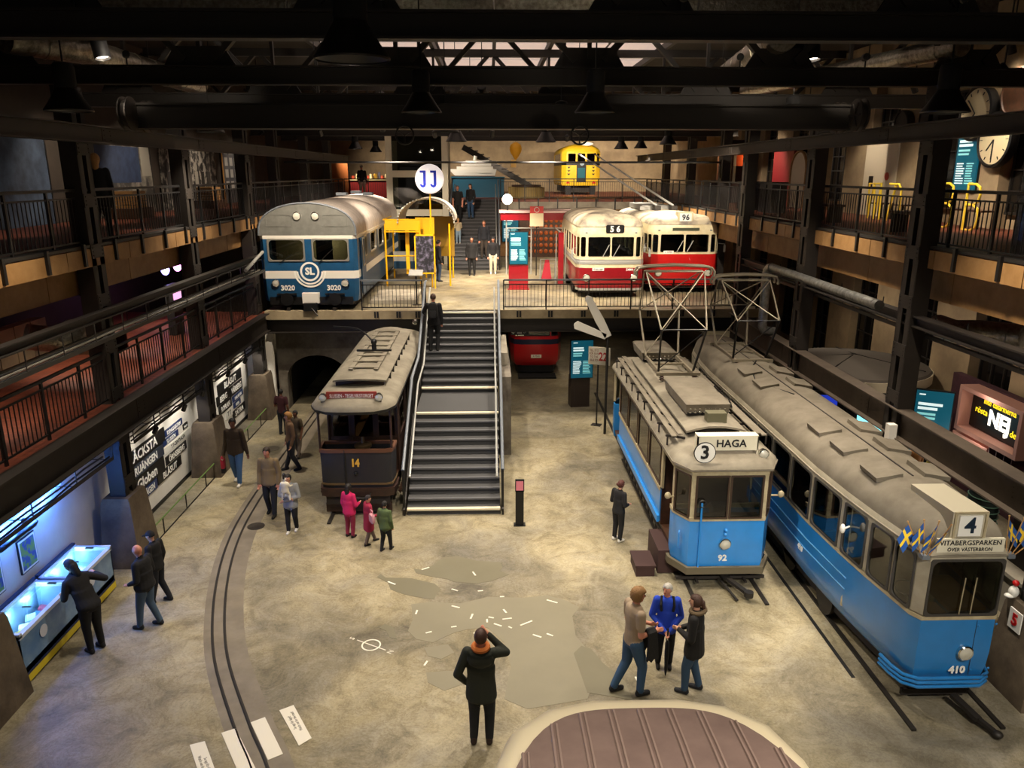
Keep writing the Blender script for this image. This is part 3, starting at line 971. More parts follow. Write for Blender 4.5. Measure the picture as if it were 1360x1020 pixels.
def pantograph(root, cx, y0, y1, z0, yk, zk, yt, zt, hw, hwt):
    m = mat('dusty pantograph tube', '8d8471', .5, .3)
    pf = part('pantograph_base', MB().box(cx - hw, cx + hw, y0 - .03, y0 + .03, z0, z0 + .07).box(cx - hw, cx + hw, y1 - .03, y1 + .03, z0, z0 + .07).box(cx - hw * .8, cx - hw * .7, y0, y1, z0 - .03, z0 + .05).box(cx + hw * .7, cx + hw * .8, y0, y1, z0 - .03, z0 + .05).box(cx - hw * .7, cx + hw * .7, (y0 + y1) / 2 - .04, (y0 + y1) / 2 + .04, z0, z0 + .05), m, root)
    for x in (-hw * .75, hw * .75):
        for y in (y0, y1):
            part('insulator', MB().lathe([(.04, -.12), (.06, -.1), (.035, -.07), (.06, -.05), (.035, -.02), (.05, 0)], 10, (cx + x, y, z0)), M_WOOD_D, pf)
    ym = (y0 + y1) / 2
    yb = ym + (ym - yk)
    for ya, kk in ((y0 + .25, yk), (y1 - .25, yb)):
        lo = MB()
        for s in (-1, 1):
            lo.cyl((cx + s * hw * .8, ya, z0 + .05), (cx + s * hw, kk, zk), .03, .024, 7)
        lo.cyl((cx - hw, kk, zk), (cx + hw, kk, zk), .018, n=6)
        lo.cyl((cx - hw * .8, ya, z0 + .1), (cx + hw, kk, zk), .012, n=5)
        part('lower_arm', lo, M_BLACK if kk == yk else m, root)
        up = MB()
        yy = yt - .12 if kk == yk else yt + .12
        for s in (-1, 1):
            up.cyl((cx + s * hw, kk, zk), (cx + s * hwt * .85, yy, zt - .12), .022, .018, 7)
        up.cyl((cx - hw, kk, zk), (cx + hwt * .85, yy, zt - .12), .016, n=6)
        up.cyl((cx + hw, kk, zk), (cx - hwt * .85, yy, zt - .12), .016, n=6)
        up.cyl((cx - hwt * .85, yy, zt - .12), (cx + hwt * .85, yy, zt - .12), .016, n=6)
        part('upper_arm', up, m, root)
    horn = [(cx - hwt * 1.12, yt, zt - .22), (cx - hwt * 1.14, yt, zt - .12), (cx - hwt * 1.06, yt, zt - .03), (cx - hwt * .85, yt, zt), (cx, yt, zt + .03), (cx + hwt * .85, yt, zt), (cx + hwt * 1.06, yt, zt - .03), (cx + hwt * 1.14, yt, zt - .12), (cx + hwt * 1.12, yt, zt - .22)]
    for dy in (-.13, .13):
        part('contact_bow', MB().tube([(x, y + dy, z) for x, y, z in horn], .03, 8), m, root)
M_BLUE = mat('tram light blue enamel', '2f8ad8', .32, 0, '2c82cc', 3, coat=.3)
M_BLUE2 = mat('tram mid blue enamel', '2478bd', .3, 0, '2271b2', 3, coat=.3)
M_MBLUE = mat('metro blue enamel', '1d4f76', .35, 0, '1a4668', 4)
M_ROOF = mat('dusty roof grey', '7b7364', .8, 0, '665e50', 2.2, bump=.08)
M_ROOF_L = mat('dusty pale roof', '8a8373', .8, 0, '736b5c', 2.2, bump=.08)
M_OCHRE = mat('ivory trim paint', 'b8ab8a', .5, 0, '9f9274', 6)
M_RED = mat('bus deep red enamel', '8e1420', .3, 0, '831019', 4, coat=.4)
M_RED2 = mat('bus bright red enamel', 'c01a1a', .3, 0, 'b01515', 4, coat=.4)
M_UNDER = mat('underframe black brown', '221c17', .8)
M_SEAT = mat('seat blue cloth', '2b5573', .8)
M_SEATB = mat('slatted wood seat', '6b4727', .6)
M_BOARD = mat('ivory sign board', 'd8d2bc', .5)
M_INKB = mat('black ink', '111111', .6)
M_INKW = mat('white ink', 'eceae2', .6)

def seats(root, xs, ys, z, m, w=.75, name='seat'):
    for x in xs:
        for y in ys:
            part(name, MB().box(x - w / 2, x + w / 2, y, y + .4, z + .34, z + .42).box(x - w / 2, x + w / 2, y + .36, y + .42, z + .36, z + .86).box(x - .04, x + .04, y + .1, y + .3, z, z + .36), m, root)

# ------------------------------------------------------------------ blue tram 92
def tram92():
    L = 8.1
    o = empty('tram', (4.36, 12.95, 0), 'short blue and ivory tram numbered 92 with a HAGA sign', 'tram')
    poly = mirror([(.70, 0), (.92, .42), (.92, 1.5), (.92, L - 1.5), (.92, L - .42), (.70, L)])
    # 0 front, 1 right chamfer, 2 right vestibule, 3 right side, 4, 5, 6 rear, 7, 8, 9 left side, 10 left vestibule, 11 left chamfer
    lo = [(-.70, 0), (.70, 0), (.92, .42), (.92, .62), (-.92, .62), (-.92, .42)]
    part('front_panel', shell(lo, [(.44, .02), (.6, 0), (1.38, 0)]), M_BLUE, o)
    part('rear_panel', shell([(x, L - y) for x, y in reversed(lo)], [(.44, .02), (.6, 0), (1.38, 0)]), M_BLUE, o)
    mid = [(-.92, 1.5), (.92, 1.5), (.92, L - 1.5), (-.92, L - 1.5)]
    part('side_panels', shell(mid, [(.68, 0), (1.38, 0)]), M_BLUE, o)
    for s in (-1, 1):
        part('belt_rail', MB().box(*sorted((s * .92, s * .97)), 1.5, L - 1.5, .66, .80), M_BLUE, o)
        part('sill_rail', MB().box(*sorted((s * .92, s * .95)), 1.5, L - 1.5, 1.36, 1.44), M_OCHRE, o)
    part('sill_band', shell(lo, [(1.38, -.012), (1.46, -.012)]), M_OCHRE, o)
    nw = 4
    side = [((k + .06) / nw, (k + .94) / nw) for k in range(nw)]
    spec = {0: [(.06, .485), (.515, .94)], 1: [(.08, .92)], 11: [(.08, .92)], 3: side, 9: side, 6: [(.06, .485), (.515, .94)], 5: [(.08, .92)], 7: [(.08, .92)],
            2: [(.12, .92, 0, 0, 'open')], 10: [(.08, .88, 0, 0, 'open')], 4: [(.12, .92, 0, 0, 'open')], 8: [(.1, .9, 0, 0, 'open')]}
    window_band(o, poly, 1.44, 2.27, spec, M_OCHRE, mat('dark varnished frame', '3b2a1e', .5), r=.02)
    part('cornice', shell(poly, [(2.26, -.005), (2.40, -.02)]), M_OCHRE, o)
    part('floor_plate', MB().prism(off(poly, .04), .55, .62), M_WOOD_D, o)
    part('roof', dome(off(poly, -.07), 2.40, .28, 5, .8), M_ROOF_L, o)
    part('roof_edge', shell(off(poly, -.075), [(2.385, 0), (2.425, 0)], .03), M_ROOF, o)
    # clerestory deck and end opening
    ck = [(-.52, 1.25), (.52, 1.25), (.52, L - 1.25), (-.52, L - 1.25)]
    part('clerestory', shell(ck, [(2.55, 0), (2.76, 0)]), M_UNDER, o)
    xs = (-.52, -.35, -.15, 0, .15, .35, .52)
    part('clerestory_roof', MB().loft([[(x * 1.12, y, 2.78 + .10 * (1 - (x / .52) ** 2)) for x in xs] + [(x * 1.12, y, 2.74 + .10 * (1 - (x / .52) ** 2)) for x in reversed(xs)] for y in (1.05, L - 1.05)], True, True, True), M_ROOF_L, o)
    # roof boards on stand-offs along both sides
    for s in (-1, 1):
        for k in range(2):
            part('roof_plank', MB().box(*sorted((s * (.70 + .12 * k), s * (.80 + .12 * k))), .85, L - .8, 2.78 - .04 * k, 2.80 - .04 * k), M_ROOF, o)
        for k in range(9):
            y = 1.0 + k * (L - 2.0) / 8
            part('plank_bracket', MB().beam((s * .62, y, 2.66), (s * 1.0, y, 2.72), .04, .04).beam((s * .96, y, 2.52), (s * .96, y, 2.74), .03, .03), M_UNDER, o)
    # resistor boxes
    for y, l in ((1.75, 1.9), (L - 1.75, 1.25)):
        b = part('resistor_box', MB().loft([[(-.42, y, 2.9), (.42, y, 2.9), (.42, y + l, 2.9), (-.42, y + l, 2.9)], [(-.45, y - .06, 3.12), (.45, y - .06, 3.12), (.45, y + l + .06, 3.12), (-.45, y + l + .06, 3.12)], [(-.40, y, 3.16), (.40, y, 3.16), (.40, y + l, 3.16), (-.40, y + l, 3.16)]], True, True, True), M_ROOF, o)
        g = MB()
        for i in range(8):
            for j in range(2):
                g.ell((-.35 + i * .1, y - .02, 2.95 + .08 * j), (.035, .02, .025), 8, 5)
        part('grille', g, M_CHROME, b)
        part('grille_recess', MB().box(-.41, .41, y - .012, y + .01, 2.9, 3.08), M_BLACKM, b)
    part('equipment_box', MB().box(-.12, .26, 1.28, 1.52, 2.86, 3.06), mat('olive box', '5d5a44', .6), o)
    part('cable', MB().tube([(.45, 2.2, 2.9), (.7, 2.4, 2.85), (.9, 3.2, 2.75), (.85, 4.2, 2.8)], .02, 6), M_BLACK, o)
    # signs
    hs = part('destination_board', MB().box(-.60, .52, .18, .24, 2.70, 2.96).box(-.60, .52, .18, .40, 2.96, 2.98).box(-.60, -.58, .18, .4, 2.5, 2.97).box(.50, .52, .18, .4, 2.5, 2.97), M_BOARD, o)
    text('HAGA', .20, M_INKB, hs, (.02, .175, 2.83), bold=.004, name='destination_text')
    ds = part('route_disc', MB().lathe([(.01, 0), (.2, 0), (.2, .02), (.01, .02)], 28, (-.52, -.02, 2.74), (0, -1, 0)), M_INKB, o)
    part('disc_face', MB().lathe([(.01, .021), (.185, .021), (.185, .024), (.01, .024)], 28, (-.52, -.02, 2.74), (0, -1, 0)), M_INKW, ds)
    text('3', .36, M_INKB, ds, (-.52, -.05, 2.74), bold=.008, name='route_number')
    lamp(o, (.62, .14, 2.64), .09, name='roof_lamp')
    part('lamp_bracket', MB().box(.57, .67, .16, .3, 2.5, 2.6), M_ROOF, o)
    lamp(o, (-.02, -.04, .93), .105)
    part('lamp_hood', MB().ell((-.02, -.03, 1.12), (.04, .05, .04), 10, 6).ell((-.02, -.03, 1.2), (.035, .045, .035), 10, 6), M_BLUE, o)
    text('92', .17, M_INKW, o, (-.04, -.004, .62), bold=.006, name='car_number')
    part('rain_pipe', MB().cyl((-.50, -.03, .36), (-.50, -.03, 1.75), .018, n=8), M_BLUE, o)
    part('hand_wheel', MB().tube([(-.50 + .07 * math.cos(k * PI / 6), -.06, 1.75 + .07 * math.sin(k * PI / 6)) for k in range(13)], .012, 6), M_BLACK, o)
    part('grab_handle', MB().tube([(-.83, .2, .75), (-.85, .16, .78), (-.85, .16, 1.08), (-.83, .2, 1.1)], .014, 6), M_BLUE, o)
    for s in (-1, 1):
        part('mirror_arm', MB().cyl((s * .9, .42, 1.7), (s * 1.05, .3, 1.75), .02, n=6).ell((s * 1.07, .28, 1.78), (.06, .04, .07)), M_OCHRE, o)
    # bumper, coupler, underframe
    bp = off(poly, -.06)
    part('bumper', shell([(-.72, -.07), (.72, -.07), (.98, .4), (.98, .75), (-.98, .75), (-.98, .4)], [(.32, 0), (.46, 0)], .06), mat('olive bumper', '5f5744', .6), o)
    part('underframe', MB().prism(off(poly, .1), .3, .55), M_UNDER, o)
    part('coupler', MB().beam((.02, .1, .22), (.3, -.45, .16), .09, .06).lathe([(.01, -.05), (.085, -.05), (.085, .05), (.01, .05)], 12, (.33, -.52, .16), (0, 0, 1)).beam((-.05, .1, .15), (.12, -.55, .05), .04, .03), M_STEEL_D, o)
    part('lifeguard', MB().box(-.85, .85, .15, .2, .1, .16).box(-.5, -.46, -.02, .16, .1, .14).box(.42, .46, -.02, .16, .1, .14), M_UNDER, o)
    for y in (2.5, L - 2.5):
        wheelset(o, y, .62, .34)
    tr = MB()
    for s in (-1, 1):
        tr.box(s * .8 - .03, s * .8 + .03, 1.6, L - 1.6, .28, .36)
        for k in range(12):
            y = 1.8 + k * (L - 3.6) / 11
            tr.beam((s * .8, y, .12), (s * .8, y + .3, .6), .03, .03)
        tr.box(s * .82 - .02, s * .82 + .02, 1.6, L - 1.6, .1, .14)
    part('truss_rods', tr, M_UNDER, o)
    # entrance step block and inside
    part('step_well', MB().box(-1.12, -.7, .55, 1.5, .02, .5), mat('dark red step', '3a2320', .7), o)
    part('inner_door', MB().box(-.9, .9, 1.46, 1.5, .62, 2.3), M_WOOD_D, o)
    part('controller', MB().box(-.2, .1, .25, .5, .62, 1.55), M_BLACK, o)
    part('desk', MB().box(-.6, .6, .06, .2, 1.4, 1.46), M_WOOD_D, o)
    seats(o, (-.5, .5), [1.9 + .85 * k for k in range(5)], .62, M_SEATB, .6)
    pantograph(o, 0.05, 4.45, 6.5, 3.0, 4.15, 4.15, 5.4, 5.45, .52, .82)
    sm = single('wooden_step', MB().box(-.18, .18, -.3, .3, 0, .2).box(-.2, .2, -.32, .32, .2, .24), mat('dark red step', '3a2320'), 'dark red wooden step standing beside the tram entrance', 'step')
    sm.location = (2.98, 13.7, 0)
    return o
tram92()

# ------------------------------------------------------------------ blue tram 410
def tram410():
    L = 13.0
    o = empty('tram', (6.57, 9.4, 0), 'long rounded blue tram numbered 410 with pennants and a number 4', 'tram')
    half = [(.53, 0), (.62, .16), (.68, .62), (.76, 1.25), (.83, 2.0), (.89, 3.1), (.89, L - 3.1), (.83, L - 2), (.7, L - .7), (.5, L - .1), (.4, L)]
    poly = mirror(half)
    n = len(poly)          # 0 front, 1..10 right, 10 rear .., left side segments n-1 .. backwards
    body = shell(poly, [(.40, .16), (.52, .06), (.75, .015), (1.0, 0), (1.53, 0)])
    part('body_panels', body, M_BLUE2, o)
    part('waist_band', shell(poly, [(1.52, -.008), (1.58, -.008)]), M_OCHRE, o)
    def both(spec):
        out = dict(spec)
        for i, wv in spec.items():
            if i:
                out[n - i] = [(1 - b, 1 - a) for a, b in reversed(wv)]
        return out
    nw = 7
    sd = [((k + .05) / nw, (k + .95) / nw) for k in range(nw)]
    spec = both({0: [(.02, .98)], 2: [(.06, .95)], 3: [(.1, .9)], 4: [(.1, .92)], 5: [(.08, .92)], 6: sd, 7: [(.06, .94)]})
    spec[10] = [(.05, .95)]
    window_band(o, poly, 1.60, 2.45, spec, mat('grey ivory paint', 'a79f8b', .45, 0, '968e7a', 4), mat('window rubber', '3a3733', .6), r=.10, ft=.03)
    part('cornice', shell(poly, [(2.44, -.006), (2.56, .02), (2.62, .05)]), MATS['grey ivory paint'], o)
    part('roof', dome(off(poly, .04), 2.58, .46, 7, .75), M_ROOF, o)
    part('roof_gutter', shell(off(poly, -.012), [(2.50, 0), (2.53, 0)], .03), M_ROOF_L, o)
    part('roof_seam', MB().box(-.012, .012, 1.6, L - 1.2, 3.02, 3.05), M_UNDER, o)
    for y, ws in ((1.6, 2), (2.75, 2), (3.75, 2), (6.9, 2), (8.0, 2)):
        for s in (-1, 1):
            if y in (1.55, 3.5) or True:
                h = MB().obox((s * .38, y + .25, 3.03), (.42, .55, .07), (.035, s * .17, 0))
                part('roof_vent', h, M_ROOF, o)
    # destination box and board
    db = part('route_box', MB().loft([[(-.28, .06, 2.62), (.22, .06, 2.62), (.22, 1.15, 2.8), (-.28, 1.15, 2.8)], [(-.28, .06, 3.14), (.22, .06, 3.14), (.22, 1.15, 3.1), (-.28, 1.15, 3.1)]], True, True, True), mat('cream box', 'b6ae98', .5), o)
    part('route_frame', ring_frame(.46, .42, .03, .03, .02), M_OCHRE, db).location = (-.03, .06, 2.94)
    part('route_plate', MB().box(-.19, .13, .04, .06, 2.79, 3.09), M_INKW, db)
    text('4', .32, mat('dark blue ink', '14283a', .5), db, (-.03, .035, 2.94), name='route_number', bold=.006)
    bd = part('destination_board', MB().box(-.46, .48, .02, .06, 2.55, 2.76), M_BOARD, o)
    text('VITABERGSPARKEN', .105, M_INKB, bd, (.0, .015, 2.70), name='destination_text', sx=.95)
    text('ÖVER VÄSTERBRON', .078, M_INKB, bd, (.0, .015, 2.60), name='via_text', sx=.9)
    lamp(o, (.16, -.03, 1.0), .11)
    text('410', .16, M_INKW, o, (.1, -.004, .70), bold=.006, name='car_number')
    t = text('410', .15, M_INKW, o, (-.905, 3.3, .95), (PI / 2, 0, -PI / 2), bold=.006, name='car_number')
    part('hatch_line', MB().box(.27, .278, -.004, .0, .62, 1.5).box(.27, .6, -.004, .0, .6, .608), M_UNDER, o)
    for zz in (.7, 1.42):
        part('hatch_hinge', MB().ell((.30, -.008, zz), (.02, .012, .02), 8, 5).ell((.56, .0, zz + .02), (.02, .012, .02), 8, 5), M_BLUE2, o)
    for zz in (.44, .51, .58):
        part('bumper_rail', MB().tube([(x, y - .05, zz) for x, y in ((-.72, .62), (-.69, .36), (-.62, .14), (-.45, .03), (.45, .03), (.62, .14), (.69, .36), (.72, .62))], .026, 8), M_BLUE2, o)
    for s in (-1, 1):
        for zz in (1.22, 1.02):
            pts = [(s * (.895 if y > 3 else .895 - (3.1 - y) * .065), y, zz) for y in (1.7, 2.4, 3.1, 5, 8, L - 2.8)]
            part('side_moulding', MB().tube(pts, .014, 6), mat('moulding pale blue', '5a9ccb', .4), o)
        part('mirror', MB().cyl((s * .8, 1.8, 2.1), (s * .95, 1.7, 2.1), .015, n=6).ell((s * .97, 1.68, 2.12), (.04, .05, .08)), M_INKW, o)
        part('wiper', MB().cyl((s * .08 + .05, -.03, 1.62), (s * .08 + .06, -.035, 2.2), .01, n=5), M_CHROME, o)
        part('flag_bracket', MB().box(s * .60 - .05, s * .60 + .05, .0, .1, 2.46, 2.52), M_GREYM, o)
    part('underframe', MB().prism(off(poly, .2), .25, .5), M_UNDER, o)
    part('floor_plate', MB().prism(off(poly, .05), .62, .68), M_UNDER, o)
    part('coupler', MB().beam((.18, .1, .2), (.3, -.35, .13), .1, .06).beam((.3, -.3, .13), (.42, -.6, .09), .07, .05).ell((.42, -.6, .09), (.07, .07, .05)), M_STEEL_D, o)
    part('lifeguard', MB().box(-.5, .5, .25, .3, .1, .2), M_UNDER, o)
    for y in (2.6, 4.2, L - 4.2, L - 2.6):
        wheelset(o, y, .63, .33)
    # cab desk and seats seen through the windscreen
    part('cab_desk', MB().box(-.05, .5, .18, 1.1, 1.55, 1.6).box(-.5, -.05, .15, .5, 1.42, 1.5), mat('varnished desk', '8a5a26', .4), o)
    part('steering_wheel', MB().tube([(-.38 + .15 * math.cos(k * PI / 8), .75 + .12 * math.sin(k * PI / 8), 1.6 + .06 * math.sin(k * PI / 8)) for k in range(17)], .014, 6), M_BLACK, o)
    part('cab_wall', MB().box(-.8, .8, 1.75, 1.79, .68, 2.5), M_OCHRE, o)
    seats(o, (-.48, .48), [2.4 + .85 * k for k in range(9)], .68, M_SEAT, .62)
    pantograph(o, .0, 9.2, 11.2, 3.02, 9.0, 4.1, 10.3, 5.05, .52, .74)
    part('pantograph_rope', MB().tube([(-.1, 6.2, 3.04), (-.5, 7.4, 2.98), (-.3, 8.4, 3.05), (.1, 9.2, 3.06)], .016, 6), M_BLACK, o)
    return o
tram410()
# pennants: two fans of little flags on the brackets
M_FB, M_FY, M_POLE = mat('flag blue', '1d4f9a', .8), mat('flag yellow', 'e8c22a', .8), mat('flag pole', 'b58a56', .6)
for s in (-1, 1):
    for k, a in enumerate((-.5, -.22, .03, .22) if s < 0 else (-.15, .08, .3, .52)):
        bx_, bz = 6.57 + s * .60 - .04 + .028 * k, 2.515
        o = empty('pennant', (bx_, 9.48 - .022 * k, bz), 'small blue pennant with yellow cross, in the fan beside %s' % ('the cab side window' if s < 0 else 'the brown column pedestal'), 'flag', 'pennants left of the board' if s < 0 else 'pennants right of the board')
        d = Vector((math.sin(a), -.1 - .07 * k, math.cos(a))).normalized()
        part('pole', MB().cyl((0, 0, 0), d * .58, .008, n=5).ell(d * .59, (.014, .014, .014), 6, 4), M_POLE, o)
        fl, cx_ = MB(), MB()
        def wv(u, v, e=0):
            q = d * (.56 - .26 * v) + Vector((-.004 - .14 * u if s < 0 else .004 + .14 * u, -.012 + .014 * math.sin(5 * u + k), -.2 * u - .02))
            return q + Vector((0, e, 0))
        for e, tgt in ((-.002, fl), (.002, fl)):
            tgt.loft([[wv(u / 5, v / 4, e) for u in range(6)] for v in range(5)], False)
        for e in (-.005, .005):
            cx_.loft([[wv(u / 5, v, e) for u in range(6)] for v in (.4, .6)], False)
            cx_.loft([[wv(u, v / 4, e) for u in (.3, .48)] for v in range(5)], False)
        part('cloth', fl, M_FB, o)
        part('cross', cx_, M_FY, o)

# ------------------------------------------------------------------ brown tram 14
def tram14():
    L = 7.7
    o = empty('tram', (-3.05, 16.3, 0), 'dark brown open fronted tram numbered 14 with red destination board', 'tram')
    m_nb = mat('faded navy panel', '1e2028', .45, 0, '26252a', 5)
    m_br = mat('worn brown varnish', '3a231a', .5, 0, '2a1a14', 6)
    front = [(-.80, .06), (-.66, 0), (.66, 0), (.80, .06), (.84, .3), (.84, .6), (-.84, .6), (-.84, .3)]
    part('dash_panel', shell(front, [(.68, .02), (1.56, 0)]), m_nb, o)
    part('dash_rail', shell(off(front, -.02), [(1.55, 0), (1.63, 0)], .06), mat('brown leather rail', '5c3a28', .5), o)
    part('dash_trim', shell(off(front, -.012), [(.78, 0), (.82, 0)], .03), mat('old brass', '6d5a40', .4, .5), o)
    part('bumper_beam', shell(off(front, -.04), [(.5, .02), (.7, 0)], .12), m_br, o)
    part('buffer_plate', MB().box(-.72, .72, .02, .3, .3, .52), M_UNDER, o)
    body = [(-.84, 1.25), (.84, 1.25), (.84, L - 1.2), (-.84, L - 1.2)]
    part('side_panels', shell(body, [(.6, .05), (.8, 0), (1.5, 0)]), m_br, o)
    nw = 4
    sd = [((k + .07) / nw, (k + .93) / nw) for k in range(nw)]
    window_band(o, body, 1.5, 2.45, {1: sd, 3: sd, 0: [(.05, .3), (.37, .63, 0, 0, 'open'), (.7, .95)], 2: [(.05, .3), (.7, .95)]}, m_br, m_br, r=.02)
    part('bulkhead_panel', MB().box(-.8, -.28, 1.22, 1.26, .65, 1.5).box(.28, .8, 1.22, 1.26, .65, 1.5), m_br, o)
    part('scroll_ornament', MB().tube([(-.7, 1.2, .9), (-.7, 1.2, 1.35), (-.62, 1.2, 1.42), (-.36, 1.2, 1.42), (-.34, 1.2, 1.3)], .012, 5).tube([(.7, 1.2, .9), (.7, 1.2, 1.35), (.62, 1.2, 1.42), (.36, 1.2, 1.42), (.34, 1.2, 1.3)], .012, 5), MATS['old brass'], o)
    part('letter_board', shell(body, [(2.44, -.01), (2.6, -.01)]), m_br, o)
    part('floor_plate', MB().box(-.8, .8, .1, L - .1, .6, .66), M_WOOD_D, o)
    for x, y in ((-.80, .1), (.80, .1), (-.82, 1.2), (.82, 1.2)):
        part('canopy_post', MB().cyl((x, y, .66 if y > 1 else 1.6), (x, y, 2.6), .028, n=8), m_br, o)
    part('grab_bar', MB().cyl((-.55, .05, 1.6), (-.55, .05, .5), .03, n=6).cyl((-.25, .0, 1.62), (-.25, .0, .5), .025, n=6), M_BLACK, o)
    part('controller', MB().lathe([(.16, .66), (.16, 1.52), (.2, 1.54), (.2, 1.6), (.05, 1.64), (.03, 1.78)], 16, (.1, .45, 0)), MATS['old brass'], o)
    # canopy roof with rounded hood
    rp = mirror([(.25, -.42), (.52, -.38), (.78, -.2), (.93, .1), (.94, .6), (.94, L - .6), (.93, L - .1), (.78, L + .2), (.52, L + .38), (.25, L + .42)])
    part('roof', dome(rp, 2.62, .24, 6, .7), M_ROOF_L, o)
    part('roof_rim', shell(off(rp, -.01), [(2.57, .01), (2.63, 0)], .05), M_BLACK, o)
    ck = [(-.56, 1.05), (.56, 1.05), (.56, L - 1.05), (-.56, L - 1.05)]
    part('clerestory', shell(ck, [(2.68, 0), (2.92, 0)]), m_br, o)
    xs = (-.62, -.4, -.2, 0, .2, .4, .62)
    part('clerestory_roof', MB().loft([[(x, y - .25 * (1 - (x / .62) ** 2) * s_, 2.96 + .1 * (1 - (x / .62) ** 2)) for x in xs] + [(x, y - .25 * (1 - (x / .62) ** 2) * s_, 2.92 + .1 * (1 - (x / .62) ** 2)) for x in reversed(xs)] for y, s_ in ((1.0, 1), (L - 1, -1))], True, True, True), M_ROOF_L, o)
    for s in (-1, 1):
        part('roof_runner', MB().beam((s * .30, 1.6, 3.07), (s * .30, L - 1.5, 3.07), .10, .03), M_ROOF_L, o)
    for k in range(8):
        y = 1.7 + k * (L - 3.3) / 7
        part('roof_slat', MB().box(-.36, .36, y, y + .09, 3.07, 3.1), M_ROOF_L, o)
        part('roof_bracket', MB().box(.58, .64, y, y + .05, 2.78, 2.95), M_UNDER, o)
    part('trolley_base', MB().box(-.45, .45, 3.4, 3.5, 3.1, 3.14).cyl((0, 3.45, 3.1), (0, 3.45, 3.35), .06, n=10).ell((0, 3.45, 3.35), (.08, .1, .08)), M_BLACK, o)
    part('trolley_pole', MB().tube([(0, 3.45, 3.33), (-.2, 3.6, 3.5), (-.32, 3.75, 3.55), (-.5, 4.05, 3.57), (-.75, 4.35, 3.55), (-1.28, 4.7, 3.51)], .025, 6), M_BLACK, o)
    for x in (-.62, .60):
        lamp(o, (x, -.12, 2.88), .085, name='hood_lamp')
        part('lamp_bracket', MB().box(x - .05, x + .05, -.12, .0, 2.7, 2.82), M_ROOF, o)
    lamp(o, (.66, L + .1, 3.05), .09, ax=(0, 1, 0), name='rear_lamp')
    sb = part('destination_board', MB().box(-.56, .54, -.03, .01, 2.8, 2.98), mat('red board', '8c3128', .5), o)
    text('SLUSSEN - TEGELVIKSTORGET', .115, M_INKW, sb, (-.01, -.035, 2.885), sx=.62, bold=0, name='destination_text')
    text('14', .24, mat('yellow numerals', 'd8a93c', .5), o, (-.02, -.006, 1.30), bold=.012, name='car_number', sx=.8)
    part('lamp_socket', MB().lathe([(.03, -.02), (.05, .0), (.04, .03), (.005, .05)], 12, (-.02, .0, 1.05), (0, -1, 0)), M_BLACK, o)
    part('underframe', MB().box(-.7, .7, .3, L - .3, .32, .6), M_UNDER, o)
    part('lifeguard', MB().box(-.75, .75, .1, .16, .08, .3), m_br, o)
    part('coupler', MB().beam((0, .1, .45), (0, -.25, .42), .1, .1).tube([(-.3, -.05, .6), (-.28, -.12, .5), (.28, -.12, .5), (.3, -.05, .6)], .025, 6), M_STEEL_D, o)
    for y in (2.4, L - 2.4):
        wheelset(o, y, .6, .36)
    part('side_step', MB().box(.84, 1.0, .7, 1.2, .3, .34).box(-1.0, -.84, .7, 1.2, .3, .34), M_WOOD_D, o)
    for s in (-1, 1):
        part('bench', MB().box(*sorted((s * .4, s * .8)), 1.5, L - 1.5, .95, 1.0).box(*sorted((s * .76, s * .8)), 1.5, L - 1.5, 1.0, 1.45), M_SEATB, o)
    sg = single('rail_end', MB().box(-.65, -.57, 0, 7.9, .0, .035).box(.57, .65, 0, 7.9, .0, .035), M_STEEL_D, 'pair of rails ending in front of the brown tram', 'rail')
    sg.location = (-3.05, 15.9, 0)
    return o
tram14()
